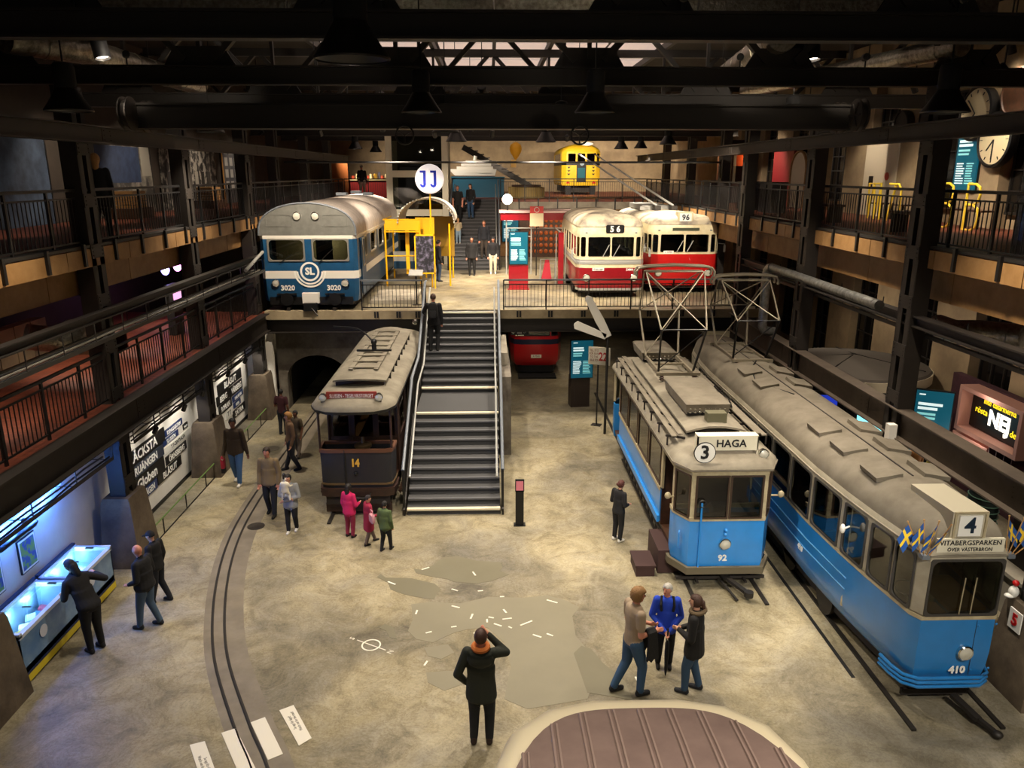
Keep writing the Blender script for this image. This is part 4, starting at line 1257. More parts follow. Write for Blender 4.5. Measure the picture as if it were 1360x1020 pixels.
# ------------------------------------------------------------------ metro car on the platform
def metro():
    L, hw = 11.0, 1.5
    o = empty('metro_car', (-5.64, 24.3, ZP), 'blue metro car numbered 3020 with white stripe and grey arched roof', 'metro car')
    m_st = mat('white stripe', 'dcd8cc', .4)
    poly = mirror([(1.38, 0), (hw, .12), (hw, L)])
    part('lower_body', shell(poly, [(.28, .06), (.5, .02), (1.0, 0)]), M_MBLUE, o)
    part('white_stripe', shell(poly, [(1.0, 0), (1.24, 0)]), m_st, o)
    part('waist', shell(poly, [(1.24, 0), (1.55, 0)]), M_MBLUE, o)
    sd = [(.10, .16), (.24, .36), (.42, .54), (.6, .72), (.78, .9)]
    sdl = [(1 - b, 1 - a) for a, b in reversed(sd)]
    window_band(o, poly, 1.55, 2.22, {0: [(.05, .455), (.545, .95)], 2: sd, 4: sdl}, M_MBLUE, mat('brushed frame', '9b988f', .35, .5), r=.12, ft=.045, fd=.03)
    part('head_band', shell(poly, [(2.22, 0), (2.26, -.01), (2.33, -.01)]), m_st, o)
    arc = [(hw * math.cos(PI - PI * k / 20), 2.33 + .98 * math.sin(PI * k / 20) ** .75) for k in range(21)]
    part('front_cap', MB().prism([(x * .985, z) for x, z in arc], 0, .06, 'y'), mat('grey cap paint', '6c6c66', .55, 0, '5d5d57', 4), o)
    rf = part('roof', MB().loft([[(x, y, z) for x, z in arc] + [(x * .97, y, z - .04) for x, z in reversed(arc)] for y in (.03, L)], True, True, True), mat('pale ribbed roof', 'c4bab0', .5, 0, 'b0a69b', 3), o)
    for k in range(22):
        y = .5 + k * .48
        part('roof_rib', MB().loft([[(x * 1.004, y + dy, z + .012) for x, z in arc] for dy in (0, .02)], False), MATS['grey cap paint'], rf)
    part('rim_gutter', MB().tube([(x * 1.0, .0, z) for x, z in arc], .03, 6), M_GREYM, o)
    for x in (-.28, .28):
        lamp(o, (x, -.02, 2.92), .12, name='roof_lamp')
    for x in (-1.08, 1.08):
        lamp(o, (x, -.02, .86), .115)
    part('cap_panel', ring_frame(.8, .36, .02, .06, .012), MATS['grey cap paint'], o).location = (-.85, -.0, 2.78)
    part('cap_panel', ring_frame(.8, .36, .02, .06, .012), MATS['grey cap paint'], o).location = (.85, -.0, 2.78)
    for x in (-.72, .72):
        text('3020', .22, M_INKW, o, (x, -.006, .70), bold=.006, name='car_number')
    em = part('emblem', MB().lathe([(.24, .0), (.30, .0), (.30, .02), (.24, .02), (.24, .0)], 32, (0, 0, 1.22), (0, -1, 0), cap=False), M_INKW, o)
    part('emblem_ground', MB().lathe([(.01, .0), (.4, 0), (.4, .008), (.01, .008)], 32, (0, 0, 1.22), (0, -1, 0)), M_MBLUE, em)
    text('SL', .30, M_INKW, em, (0, -.016, 1.22), bold=.012, name='emblem_text')
    for r in (.36, .45):
        pts = [[(rr * math.cos(a), -dy, 1.22 + rr * math.sin(a)) for rr in (r, r + .05) for dy in ()] for a in ()]
        am = MB()
        aa = [PI + PI * k / 16 for k in range(17)]
        am.loft([[(r * math.cos(a), -.014, 1.22 + r * math.sin(a)), ((r + .05) * math.cos(a), -.014, 1.22 + (r + .05) * math.sin(a)), ((r + .05) * math.cos(a), .0, 1.22 + (r + .05) * math.sin(a)), (r * math.cos(a), 0, 1.22 + r * math.sin(a))] for a in aa], True, True, True)
        part('emblem_arc', am, M_INKW, em)
    for x0, x1 in ((-.9, -.5), (.3, .8)):
        part('wiper', MB().cyl((x0, -.05, 1.5), (x1, -.06, 1.75 if x0 < 0 else 1.95), .012, n=5), M_BLACK, o)
    part('buffer_beam', MB().box(-1.3, 1.3, -.02, .3, .18, .42), M_BLACK, o)
    for x in (-.75, .75):
        part('buffer', MB().lathe([(.05, -.1), (.2, -.02), (.2, .06), (.05, .07)], 16, (x, -.06, .36), (0, -1, 0)), M_BLACK, o)
        part('buffer_step', MB().box(x - .3, x + .3, -.12, .0, .5, .54), M_BLACK, o)
    part('front_box', MB().box(-.26, .26, -.14, .02, .24, .56), M_WHITE, o)
    part('coupler', MB().box(-.2, .2, -.3, .0, .02, .26).cyl((.05, -.3, .1), (.25, -.4, -.12), .02, n=6), M_BLACK, o)
    part('underframe', MB().box(-1.3, 1.3, .3, L - .2, .1, .4), M_UNDER, o)
    part('floor_plate', MB().box(-1.4, 1.4, .1, L - .1, .62, .7), M_UNDER, o)
    part('cab_wall', MB().box(-1.4, -.1, 1.5, 1.55, .7, 2.3).box(.45, 1.4, 1.5, 1.55, .7, 2.3), mat('cab beige', 'a99a75', .6), o)
    part('cab_console', MB().box(.1, 1.3, .2, .6, 1.2, 1.5), M_BLACK, o)
    part('open_door', MB().box(hw + .01, hw + .05, .55, 1.35, .45, 2.2), M_MBLUE, o)
    dr = part('door_window', ring_frame(.5, .9, .05, .08, .02), MATS['brushed frame'], o)
    dr.location = (hw + .055, .95, 1.75)
    dr.rotation_euler = (0, 0, PI / 2)
    part('roof_vent', MB().box(-.3, .1, 6.5, 6.9, 3.36, 3.46).box(.4, .8, 8.5, 8.9, 3.3, 3.42).box(-.2, .2, 9.2, 9.6, 3.36, 3.46), M_GREYM, o)
    light('cab_light', 'POINT', (.3, .9, 2.05), 14, (1, .85, .6), parent=o, size=.1)
    part('interior_light', MB().box(-.5, .5, 1.0, 1.06, 2.2, 2.22), mat('cab lamp', 'fff0d8', .5, emit=5), o)
    rl = MB()
    for x in (-.72, .72):
        rl.box(x - .05, x + .05, -.2, 9, 0.0, .1)
    tr_ = single('track', rl, M_STEEL_D, 'short length of rail under the metro car', 'rail', loc=(-5.64, 24.35, ZP))
metro()

# ------------------------------------------------------------------ buses
def bus(name, x, y, hw, label, cat, L, zs, body_m, ws, roof_h, number, trolley=False):
    o = empty(name, (x, y, ZP), label, cat)
    z_sk, z_b, z_c, z_w0, z_w1, z_r = zs
    poly = mirror([(hw * .72, 0), (hw * .9, .08), (hw, .3), (hw, L - .2), (hw * .85, L)])
    n = len(poly)
    part('lower_body', shell(poly, [(z_sk, .05), (z_sk + .15, 0), (z_b, 0)]), body_m, o)
    part('waist', shell(poly, [(z_b, -.004), (z_c, -.004)]), M_CREAM, o)
    if not trolley:
        part('bright_strip', shell(off(poly, -.015), [(z_b + .12, 0), (z_b + .2, 0), (z_b + .21, .01), (z_b + .28, .01)]), M_GREYL, o)
    part('sill', shell(poly, [(z_c, 0), (z_w0, .015)]), M_CREAM if not trolley else M_CREAM, o)
    nw = 6
    sd = [((k + .06) / nw, (k + .94) / nw) for k in range(nw)]
    spec = {0: [(.03, .49), (.51, .97)], 1: [(.06, .94)], 2: [(.1, .9)], 3: sd}
    for i in (1, 2, 3):
        spec[n - i] = [(1 - b, 1 - a) for a, b in reversed(spec[i])]
    window_band(o, poly, z_w0, z_w1, spec, M_CREAM, mat('cream frame', 'c8bd9b', .5), r=.05, ft=.025, fd=.012, ins=.015)
    part('brow', shell(poly, [(z_w1, .015), (z_w1 + .1, .0), (z_w1 + .35, .07)]), M_CREAM, o)
    part('roof', dome(off(poly, .04), z_w1 + .33, roof_h, 6, .8), mat('weathered cream roof', 'b7ad95', .6, 0, '6e655c', 1.4, ramp=(.45, .62)), o)
    for s in (-1, 1):
        lamp(o, (s * hw * .70, -.02 + .0, z_sk + .42), .12)
        part('indicator', MB().ell((s * hw * .72, .02, z_w1 + .13), (.05, .03, .03), 8, 5), M_GREYM, o)
        part('wiper', MB().cyl((s * .18 - .1, -.03, z_w0), (s * .18 + .12, -.035, z_w0 + .42), .014, n=5), M_GREYL, o)
        part('mirror', MB().tube([(s * hw, .2, z_w0 + .3), (s * (hw + .15), -.02, z_w0 + .3), (s * (hw + .15), -.02, z_w0 + .0)], .012, 5).box(*sorted((s * (hw + .12), s * (hw + .19))), -.04, -.02, z_w0 + .02, z_w0 + .25), M_GREYL, o)
    for yy in (1.6, L - 2):
        for s in (-1, 1):
            part('wheel', MB().lathe([(.1, -.12), (.4, -.12), (.44, -.08), (.44, .08), (.4, .1), (.25, .06), (.1, .1)], 22, (s * (hw - .12), yy, .44), (s, 0, 0)), M_TYRE, o)
    part('underframe', MB().prism(off(poly, .15), .18, z_sk + .15), M_UNDER, o)
    part('bumper', MB().loft([[(xx, yy - .06, zz) for xx, yy in ((-hw, .35), (-hw * .92, .08), (-hw * .72, 0), (hw * .72, 0), (hw * .92, .08), (hw, .35))] for zz in (z_sk - .02, z_sk + .06)], False), M_GREYL if not trolley else body_m, o)
    part('floor_plate', MB().prism(off(poly, .06), .6, .66), M_UNDER, o)
    seats(o, (-.6, .6), [1.8 + .9 * k for k in range(int((L - 3) / .9))], .66, mat('green seat', '4d5a48', .8), .8)
    part('dashboard', MB().box(-hw * .8, hw * .8, .1, .45, z_w0 - .1, z_w0 + .02), M_BLACK, o)
    part('steering_wheel', MB().tube([(-.5 + .2 * math.cos(k * PI / 8), .6 + .12 * math.sin(k * PI / 8), z_w0 + .08 + .14 * math.sin(k * PI / 8)) for k in range(17)], .015, 6), M_BLACK, o)
    return o
b56 = bus('bus', 4.13, 26.42, 1.17, 'cream and deep red bus showing route 56', 'bus', 5.9, (.3, 1.05, 1.36, 1.42, 2.1, 0), M_RED, None, .45, '56')
nb = part('route_window', rrect and MB().prism(rrect(.62, .28, .06), -.012, .0, 'y'), M_BLACK, b56)
nb.location = (.12, .0, 2.36)
text('5 6', .27, M_INKW, nb, (0, -.02, -.01), bold=.008, name='route_number')
pl = part('number_plate', MB().box(-.62, -.22, -.012, .0, .95, 1.05), M_INKW, b56)
text('CAN  229', .075, M_INKB, pl, (-.42, -.016, 1.0), name='plate_text')
text('5499', .12, M_INKW, b56, (.66, -.006, .98), bold=.004, name='fleet_number')

b96 = bus('trolleybus', 6.92, 27.5, 1.28, 'cream and bright red trolleybus showing route 96 with roof poles', 'trolleybus', 7.6, (.32, 1.4, 1.42, 1.46, 2.1, 0), M_RED2, None, .36, '96', True)
bx_ = part('route_box', MB().box(-.26, .28, .1, .5, 2.5, 2.86), M_CREAM, b96)
pt = part('route_plate', MB().box(-.2, .22, .085, .1, 2.52, 2.82), M_INKW, bx_)
text('96', .27, mat('dark blue ink', '14283a', .5), pt, (.01, .08, 2.67), bold=.006, name='route_number')
part('destination_slot', MB().box(-.45, .5, -.012, .01, 2.22, 2.32), mat('dark green slot', '3c4230', .5), b96)
text('A 50984', .075, M_INKB, part('number_plate', MB().box(-.74, -.38, -.012, 0, 1.42, 1.52), M_INKW, b96), (-.56, -.016, 1.47), name='plate_text')
part('roof_equipment', MB().box(-.8, .3, 4.0, 6.9, 2.76, 2.95).box(-.9, .4, 3.9, 4.0, 2.76, 2.9), M_GREYL, b96)
for s in (-.35, .3):
    part('pole_base', MB().box(s - .12, s + .12, 3.1, 3.6, 2.75, 2.95).cyl((s, 3.4, 2.9), (s - .1, 3.9, 3.1), .06, n=8), M_STEEL_D, b96)
    part('trolley_pole', MB().cyl((s, 3.3, 2.95), (s - 2.7, 6.6, 4.95), .045, .03, 8), M_GREYL, b96)
    part('pole_head', MB().ell((s - 2.72, 6.62, 4.97), (.07, .1, .05), 8, 5), M_STEEL_D, b96)

# ------------------------------------------------------------------ red tram under the platform
p = atz(712, 486, .4)
rt = empty('tram', (p.x, p.y, 0), 'rounded red tram end with navy band, parked under the platform', 'tram')
rp = mirror([(.55, 0), (.85, .12), (.98, .5), (.98, 6.5)])
part('lower_body', shell(rp, [(.4, .12), (.55, .03), (.8, 0), (1.25, 0)]), mat('tram red enamel', 'a01418', .3, coat=.4), rt)
part('navy_band', shell(rp, [(1.25, -.006), (1.45, -.006)]), mat('navy band', '171a2e', .4), rt)
part('upper_sill', shell(rp, [(1.45, 0), (1.6, .01)]), MATS['tram red enamel'], rt)
window_band(rt, rp, 1.6, 2.3, {0: [(.04, .96)], 1: [(.1, .9)], 6: [(.1, .9)], 3: [(.02, .2), (.25, .45), (.5, .7), (.75, .95)], 4: [(.05, .25), (.3, .5), (.55, .75), (.8, .98)]}, MATS['tram red enamel'], M_BLACK, r=.06)
part('roof', dome(rp, 2.3, .3, 5), MATS['tram red enamel'], rt)
pl = part('number_plate', MB().box(-.2, .2, -.012, 0, .72, .85), M_BOARD, rt)
text('A 7542', .09, M_INKB, pl, (0, -.016, .785), name='plate_text')
dp = part('route_plate', MB().box(-.8, -.48, -.03, -.01, 1.6, 1.82), M_BOARD, rt)
text('J-4', .2, M_INKB, dp, (-.64, -.035, 1.71), name='route_text', bold=.005, sx=.8)
part('window_rail', MB().cyl((-.5, -.02, 1.75), (.5, -.02, 1.75), .015, n=6), M_CHROME, rt)
part('underframe', MB().prism(off(rp, .2), .1, .42), M_BLACK, rt)
part('skid_board', MB().box(-.7, .75, -.45, .2, .0, .06), M_BLACKM, rt)

# ------------------------------------------------------------------ yellow tram on the back gallery
p = atz(768, 258, ZG)
yt = empty('tram', (p.x, 48.5, ZG), 'yellow tram front with black band, on the back gallery', 'tram')
m_y = mat('tram yellow', 'd8b024', .4, 0, 'c9a21e', 3)
yp = mirror([(.9, 0), (1.18, .25), (1.18, 6)])
part('lower_body', shell(yp, [(.55, .05), (.7, 0), (1.75, 0)]), m_y, yt)
part('black_band', shell(yp, [(1.75, -.005), (1.95, -.005)]), M_BLACK, yt)
window_band(yt, yp, 1.95, 2.45, {0: [(.04, .32), (.36, .64), (.68, .96)], 1: [(.1, .9)], 4: [(.1, .9)]}, m_y, m_y, r=.04)
part('roof_dome', dome(yp, 2.45, .55, 6, .8), m_y, yt)
part('headboard', MB().ell((.35, .2, 3.0), (.4, .1, .12)), M_INKW, yt)
part('front_door', MB().box(-.28, .3, -.02, .0, .75, 1.75), M_BLACK, yt)
dsx = part('door_screen', MB().box(-.22, .24, -.03, -.02, 1.0, 1.6), mat('teal screen', '1c4a52', .3, emit=.4), yt)
part('round_badge', MB().lathe([(.01, 0), (.13, 0), (.13, .02), (.01, .02)], 20, (.05, -.02, 1.85), (0, -1, 0)), mat('grey badge', '8595a0', .5), yt)
for z in (1.2, 1.4, 1.6):
    for s in (-1, 1):
        part('chevron', MB().prism([(s * .75 - .1, z + .06), (s * .75 + .1, z + .06), (s * .75, z - .05)], -.012, 0, 'y'), M_BLACK, yt)
for s in (-1, 1):
    part('red_reflector', MB().prism([(s * .8 - .12, .68), (s * .8 + .12, .68), (s * .8, .84)], -.02, .0, 'y'), M_RED2, yt)
    part('buffer_leg', MB().box(s * .75 - .15, s * .75 + .15, .1, .5, 0, .55), M_BLACK, yt)
part('underframe', MB().box(-.95, .95, .3, 5.8, .15, .55), M_UNDER, yt)

# ------------------------------------------------------------------ foreground coach roof
fr_ = empty('coach', (1.3, -1.2, 0), 'coach with dusty pink ribbed roof and cream rim, right below the viewer', 'coach')
hw, L = 1.42, 7.35
half = [(1.42, 0), (1.42, L - 1.6), (1.36, L - .9), (1.2, L - .45), (.85, L - .15), (.4, L - .03)]
fp = [(-1.42, 0)] + half + [(-x, y) for x, y in reversed(half[1:])]
m_pk = mat('faded pink roof', '75625c', .8, 0, '675550', 2.5, bump=.08)
part('body_sides', shell(fp, [(.4, .05), (1.2, 0), (1.5, 0)]), mat('coach cream', 'cfc4a8', .5), fr_)
window_band(fr_, fp, 1.5, 2.4, {1: [((k + .06) / 4, (k + .94) / 4) for k in range(4)], 11: [((k + .06) / 4, (k + .94) / 4) for k in range(4)], 6: [(.04, .96)], 5: [(.05, .95)], 7: [(.05, .95)]}, MATS['coach cream'], M_GREYM, r=.05)
part('roof_rim', MB().loft([[(x, y, z) for x, y in off(fp, i)] for z, i in ((2.4, 0), (2.6, -.01), (2.8, .03), (2.92, .10), (2.97, .2), (2.985, .3), (2.98, .48))], True, False, False), MATS['coach cream'], fr_)
def roofz(x, y):
    return 3.02 + .06 * (1 - (x / 1.3) ** 2) - .10 * max(0, (y - (L - 1.5)) / 1.3) ** 2
def yend(x):
    return L - .34 - .8 * (abs(x) / 1.16) ** 4
part('roof_skin', MB().loft([[(x, yend(x) * v / 14, roofz(x, yend(x) * v / 14)) for v in range(15)] for x in [-1.16 + 2.32 * k / 24 for k in range(25)]], False), m_pk, fr_)
for k in range(9):
    x = -1.04 + k * .26
    ye = yend(x) - .04
    rb = MB()
    for dx in (-.022, .022):
        rb.tube([(x + dx, .1 + (ye - .1) * t / 14, roofz(x + dx, .1 + (ye - .1) * t / 14) + .006) for t in range(15)], .014, 5)
    part('roof_rib', rb, mat('rib metal', '84716a', .6), fr_)
part('underframe', MB().prism(off(fp, .2), .2, .5), M_UNDER, fr_)
for s in (-1, 1):
    for yy in (1.5, 5.2):
        part('wheel', MB().lathe([(.1, -.12), (.42, -.12), (.45, -.06), (.45, .06), (.42, .1), (.1, .1)], 22, (s * 1.25, yy, .45), (s, 0, 0)), M_TYRE, fr_)
part('floor_plate', MB().prism(off(fp, .06), .6, .66), M_UNDER, fr_)
# ================================================================== FLOOR DETAILS
M_MAP = mat('smooth map inlay', '7f7964', .45, 0, '78725e', .8)
M_MAP2 = mat('darker map inlay', '6e6955', .45, 0, '68634f', .8)
def inlay(pts, m, z=.004):
    return part('map_inlay', MB().prism([tuple(atz(x, y, 0))[:2] for x, y in pts], 0, z), m, FLOOR, smooth=0)
z8 = lambda pts: [(480 + x / 4.533, 730 + y / 4.533) for x, y in pts]
inlay(z8([(315, 115), (370, 122), (430, 95), (490, 48), (580, 40), (700, 68), (835, 75), (850, 110), (830, 130), (890, 150), (780, 190), (690, 205), (560, 195), (520, 178), (430, 165), (330, 142)]), M_MAP2)
inlay(z8([(95, 165), (115, 145), (145, 168), (300, 172), (440, 205), (480, 240), (450, 270), (440, 300), (390, 295), (330, 285), (250, 268), (175, 240), (160, 200)]), M_MAP2)
inlay(z8([(300, 330), (420, 315), (600, 325), (760, 285), (980, 290), (1120, 275), (1240, 310), (1310, 350), (1270, 400), (1290, 520), (1360, 600), (1430, 720), (1360, 900), (1000, 960), (860, 900), (900, 700), (860, 560), (760, 470), (640, 480), (560, 500), (430, 560), (330, 540), (280, 490), (310, 420)]), M_MAP)
inlay(z8([(105, 470), (140, 448), (190, 465), (215, 540), (170, 530), (150, 490)]), M_MAP2)
inlay(z8([(380, 590), (520, 570), (560, 620), (480, 660), (400, 640)]), M_MAP)
inlay(z8([(390, 740), (540, 730), (640, 800), (500, 850), (400, 800)]), M_MAP)
inlay([(762, 868), (772, 858), (785, 862), (800, 880), (830, 905), (840, 930), (780, 920)], M_MAP2, .006)
# dark strip along the little railway, its two rails
TL = [(-2.62, 7.4), (-3.2, 8.56), (-3.64, 9.31), (-4.47, 10.91), (-5.02, 12.44), (-5.42, 14.0), (-5.66, 15.45), (-5.76, 16.82), (-5.80, 18.6), (-5.80, 21.1), (-5.80, 25.5)]
def smooth_path(P, n=6):
    out = []
    for i in range(len(P) - 1):
        p0, p1, p2, p3 = [Vector(P[min(max(k, 0), len(P) - 1)]) for k in (i - 1, i, i + 1, i + 2)]
        for k in range(n):
            t = k / n
            out.append(.5 * (2 * p1 + (p2 - p0) * t + (2 * p0 - 5 * p1 + 4 * p2 - p3) * t * t + (3 * p1 - 3 * p2 + p3 - p0) * t ** 3))
    out.append(Vector(P[-1]))
    return out
TP = smooth_path(TL)
def strip(a, b, z0, z1):
    rows = []
    for i, p in enumerate(TP):
        d = (TP[min(i + 1, len(TP) - 1)] - TP[max(i - 1, 0)]).normalized()
        nrm = Vector((d.y, -d.x))
        q0, q1 = p + nrm * a, p + nrm * b
        rows.append([(q0.x, q0.y, z0), (q0.x, q0.y, z1), (q1.x, q1.y, z1), (q1.x, q1.y, z0)])
    return MB().loft(rows, True, True, True)
part('track_bed', strip(-.16, .5, 0, .003), mat('brown track screed', '7d7464', .6, 0, '6b6254', 2), FLOOR)
tk = empty('narrow_track', (0, 0, 0), 'narrow curved railway track sunk into the floor, leading to the tunnel', 'track')
for a in (-.015, .185):
    part('rail', strip(a - .006, a + .018, 0, .010), M_STEEL, tk)
    part('groove', strip(a - .03, a - .006, 0, .005), M_BLACK, tk)
# white warning plates with lettering
def plate(q, txt, label):
    P = [Vector(atz(x, y, 0)[:2]) for x, y in q]
    c = sum(P, Vector((0, 0))) / 4
    o = part('floor_plate', MB().prism([tuple(p - c) for p in P], 0, .006), mat('white floor plate', 'd8d2c2', .6), None)
    tag(o, label, 'floor plate', 'warning plates beside the track')
    o.location = (c.x, c.y, .004)
    if txt:
        e = (P[3] - P[0]) if txt > 0 else (P[1] - P[2])
        ang = math.atan2((P[2] - P[1]).y, (P[2] - P[1]).x) + (0 if txt > 0 else PI)
        text('Se upp för tåget!\nWatch out for the train!', .062, M_INKB, o, (0.06 * math.cos(ang), .06 * math.sin(ang), .0065), (0, 0, ang), depth=.001, sx=.75)
    return o
plate([(252, 990), (272, 985), (292, 1040), (270, 1046)], 1, 'white warning plate with small lettering, outside the curve of the track')
plate([(294, 974), (313, 968), (340, 1022), (318, 1030)], 0, 'blank white plate touching the outer rail')
plate([(333, 960), (352, 953), (376, 1002), (356, 1010)], 0, 'blank white plate touching the inner rail')
plate([(371, 944), (390, 937), (414, 981), (397, 991)], -1, 'white warning plate with small lettering, inside the curve of the track')
# dash marks and compass of the floor map
DASH = [(363, 120, 408, 106), (670, 133, 687, 155), (160, 192, 204, 209), (543, 236, 580, 248), (701, 249, 732, 246), (834, 283, 860, 282), (543, 338, 591, 349), (1116, 302, 1180, 320), (327, 388, 336, 364), (657, 416, 670, 386), (765, 405, 797, 411), (757, 438, 756, 418), (855, 359, 873, 380), (849, 419, 905, 412), (798, 445, 844, 460), (885, 463, 905, 472), (957, 456, 1028, 428), (540, 466, 573, 461), (387, 502, 423, 493), (676, 504, 708, 488), (1032, 511, 1083, 527), (1116, 505, 1153, 519), (378, 697, 397, 670), (1650, 765, 1668, 800)]
M_MARK = mat('white floor marking', 'e2ddcc', .6)
for x0, y0, x1, y1 in DASH:
    a, b = atz(480 + x0 / 4.533, 730 + y0 / 4.533, .007), atz(480 + x1 / 4.533, 730 + y1 / 4.533, .007)
    o = single('map_marker', MB().beam((0, 0, 0), b - a, .03, .004), M_MARK, 'short white marker line set into the floor map', 'marker', 'white marker lines on the floor map')
    o.location = a
c = atz(493, 857, 0)
cp = empty('compass_mark', (c.x, c.y, .004), 'white compass ring with S and N painted on the floor', 'floor marking')
part('ring', MB().loft([[((.15 + dr) * math.cos(t * PI / 20), (.15 + dr) * math.sin(t * PI / 20), z) for dr, z in ((-.012, 0), (-.012, .003), (.012, .003), (.012, 0))] for t in range(41)], True), M_MARK, cp)
e = atz(515, 866, 0) - atz(470, 850, 0)
part('needle', MB().beam(-e * .42, e * .42, .016, .006), M_MARK, cp)
ang = math.atan2(e.y, e.x)
text('S', .13, M_MARK, cp, -e.normalized() * .40, (0, 0, ang + PI / 2), depth=.002)
text('N', .13, M_MARK, cp, e.normalized() * .40, (0, 0, ang + PI / 2), depth=.002)
p = atz(340, 699, 0)
single('manhole_cover', MB().lathe([(.01, 0), (.19, 0), (.19, .008), (.16, .008), (.15, .004), (.01, .004)], 24), mat('iron cover', '3a342e', .5, .5), 'round iron cover in the floor beside the curved track', 'cover', loc=(p.x, p.y, 0))
p = atz(361, 596, 0)
single('manhole_cover', MB().lathe([(.01, 0), (.22, 0), (.22, .008), (.19, .008), (.18, .004), (.01, .004)], 24), mat('iron cover dull', '4b453c', .6, .3), 'large dull round floor cover near the sign wall', 'cover', loc=(p.x, p.y, 0))
for cx, nm_ in ((4.36, 'rails under the blue tram numbered 92'), (6.57, 'rails under the rounded blue tram')):
    y0 = 12.3 if cx < 5 else 9.0
    o = empty('rail_pair', (cx, y0, 0), nm_, 'rail')
    for s in (-.64, .64):
        part('rail', MB().box(s - .035, s + .035, 0, 14, 0, .035), M_STEEL_D, o)
    if cx > 5:
        part('black_strip', MB().box(-.98, -.92, 1.2, 13, 0, .008), M_BLACKM, o)  # thin black strip on the floor left of the rails
def bollard():
    p = atz(690, 697, 0)
    o = empty('bollard', (p.x, p.y, 0), 'slim black bollard with pink notice on top', 'bollard')
    part('post', MB().box(-.09, .09, -.05, .05, 0, .85).box(-.13, .13, -.09, .09, 0, .02), M_BLACK, o)
    part('sign_frame', MB().box(-.1, .1, -.05, .0, .82, 1.1), M_BLACK, o)
    part('notice', MB().box(-.08, .08, -.056, -.05, .85, 1.07), mat('pink notice', 'd67c8c', .6), o)
bollard()

# ================================================================== LEFT WALL: signs, freezers, posters
def wall_sign(y0, y1, z0, z1, txt, bg, fg, size, label, sx=1.):
    o = single('name_sign', MB().box(0, .025, y0, y1, z0, z1), bg, label, 'sign', 'station name signs', loc=(-7.86, 0, 0))
    if txt:
        text(txt, size, fg, o, (.028, (y0 + y1) / 2, (z0 + z1) / 2 - .01), ROT_L, sx=sx, bold=size * .02, depth=.002)
M_SB, M_SN = mat('black sign enamel', '121212', .4), mat('navy sign enamel', '1c2f5e', .4)
M_SW = mat('white sign enamel', 'd9d6cc', .4)
SIGNS = [(15.35, 17.70, 1.40, 1.74, 'RÅCKSTA', 0, .3, 1.1), (15.5, 17.55, 1.10, 1.38, 'FRUÄNGEN', 3, .25, 1.0), (15.6, 17.50, .74, 1.08, 'Globen', 0, .32, 1.1), (16.1, 17.0, .48, .72, 'HÄGEN', 1, .2, .9),
         (17.72, 18.78, 1.46, 1.62, 'KUNGSGATAN', 1, .14, .9), (17.56, 18.48, 1.27, 1.42, 'SLUSSEN', 1, .14, 1.), (17.6, 19.2, 1.06, 1.22, 'T T-CENTRALEN', 2, .13, .9), (17.6, 18.88, .78, .99, 'ÖRNSBERG', 0, .2, .95), (17.05, 18.46, .50, .74, 'BLÅSUT', 0, .22, 1.1), (18.82, 19.1, 1.28, 1.42, 'HJULSTA', 0, .07, .8),
         (21.45, 23.6, 1.42, 1.72, 'BLÅSUT', 0, .26, 1.2), (21.3, 22.4, 1.12, 1.4, 'BERG', 0, .24, 1.1), (22.45, 23.6, 1.08, 1.38, 'VÅRBERG', 0, .24, .9), (21.4, 22.5, .82, 1.09, 'ROPLAN', 0, .22, .9), (22.6, 23.6, .86, 1.04, 'KARLAPLAN', 1, .13, .9), (22.65, 23.3, .66, .82, 'ODEN', 1, .12, 1.), (21.9, 22.48, .54, .8, 'T T', 2, .2, 1.), (22.5, 23.68, .36, .60, 'SÄTRA', 0, .22, 1.2)]
for y0, y1, z0, z1, t, k, sz, sx in SIGNS:
    bg, fg = ((M_SB, M_INKW), (M_SN, M_INKW), (M_SW, M_INKB), (mat('slate sign enamel', '2c3340', .4), M_INKW))[k]
    wall_sign(y0, y1, z0, z1, t, bg, fg, sz, '%s sign lettered %s on the white wall, %s stretch' % (('black', 'navy', 'white', 'slate')[k], t, 'far' if y0 > 20 else 'near'), sx)
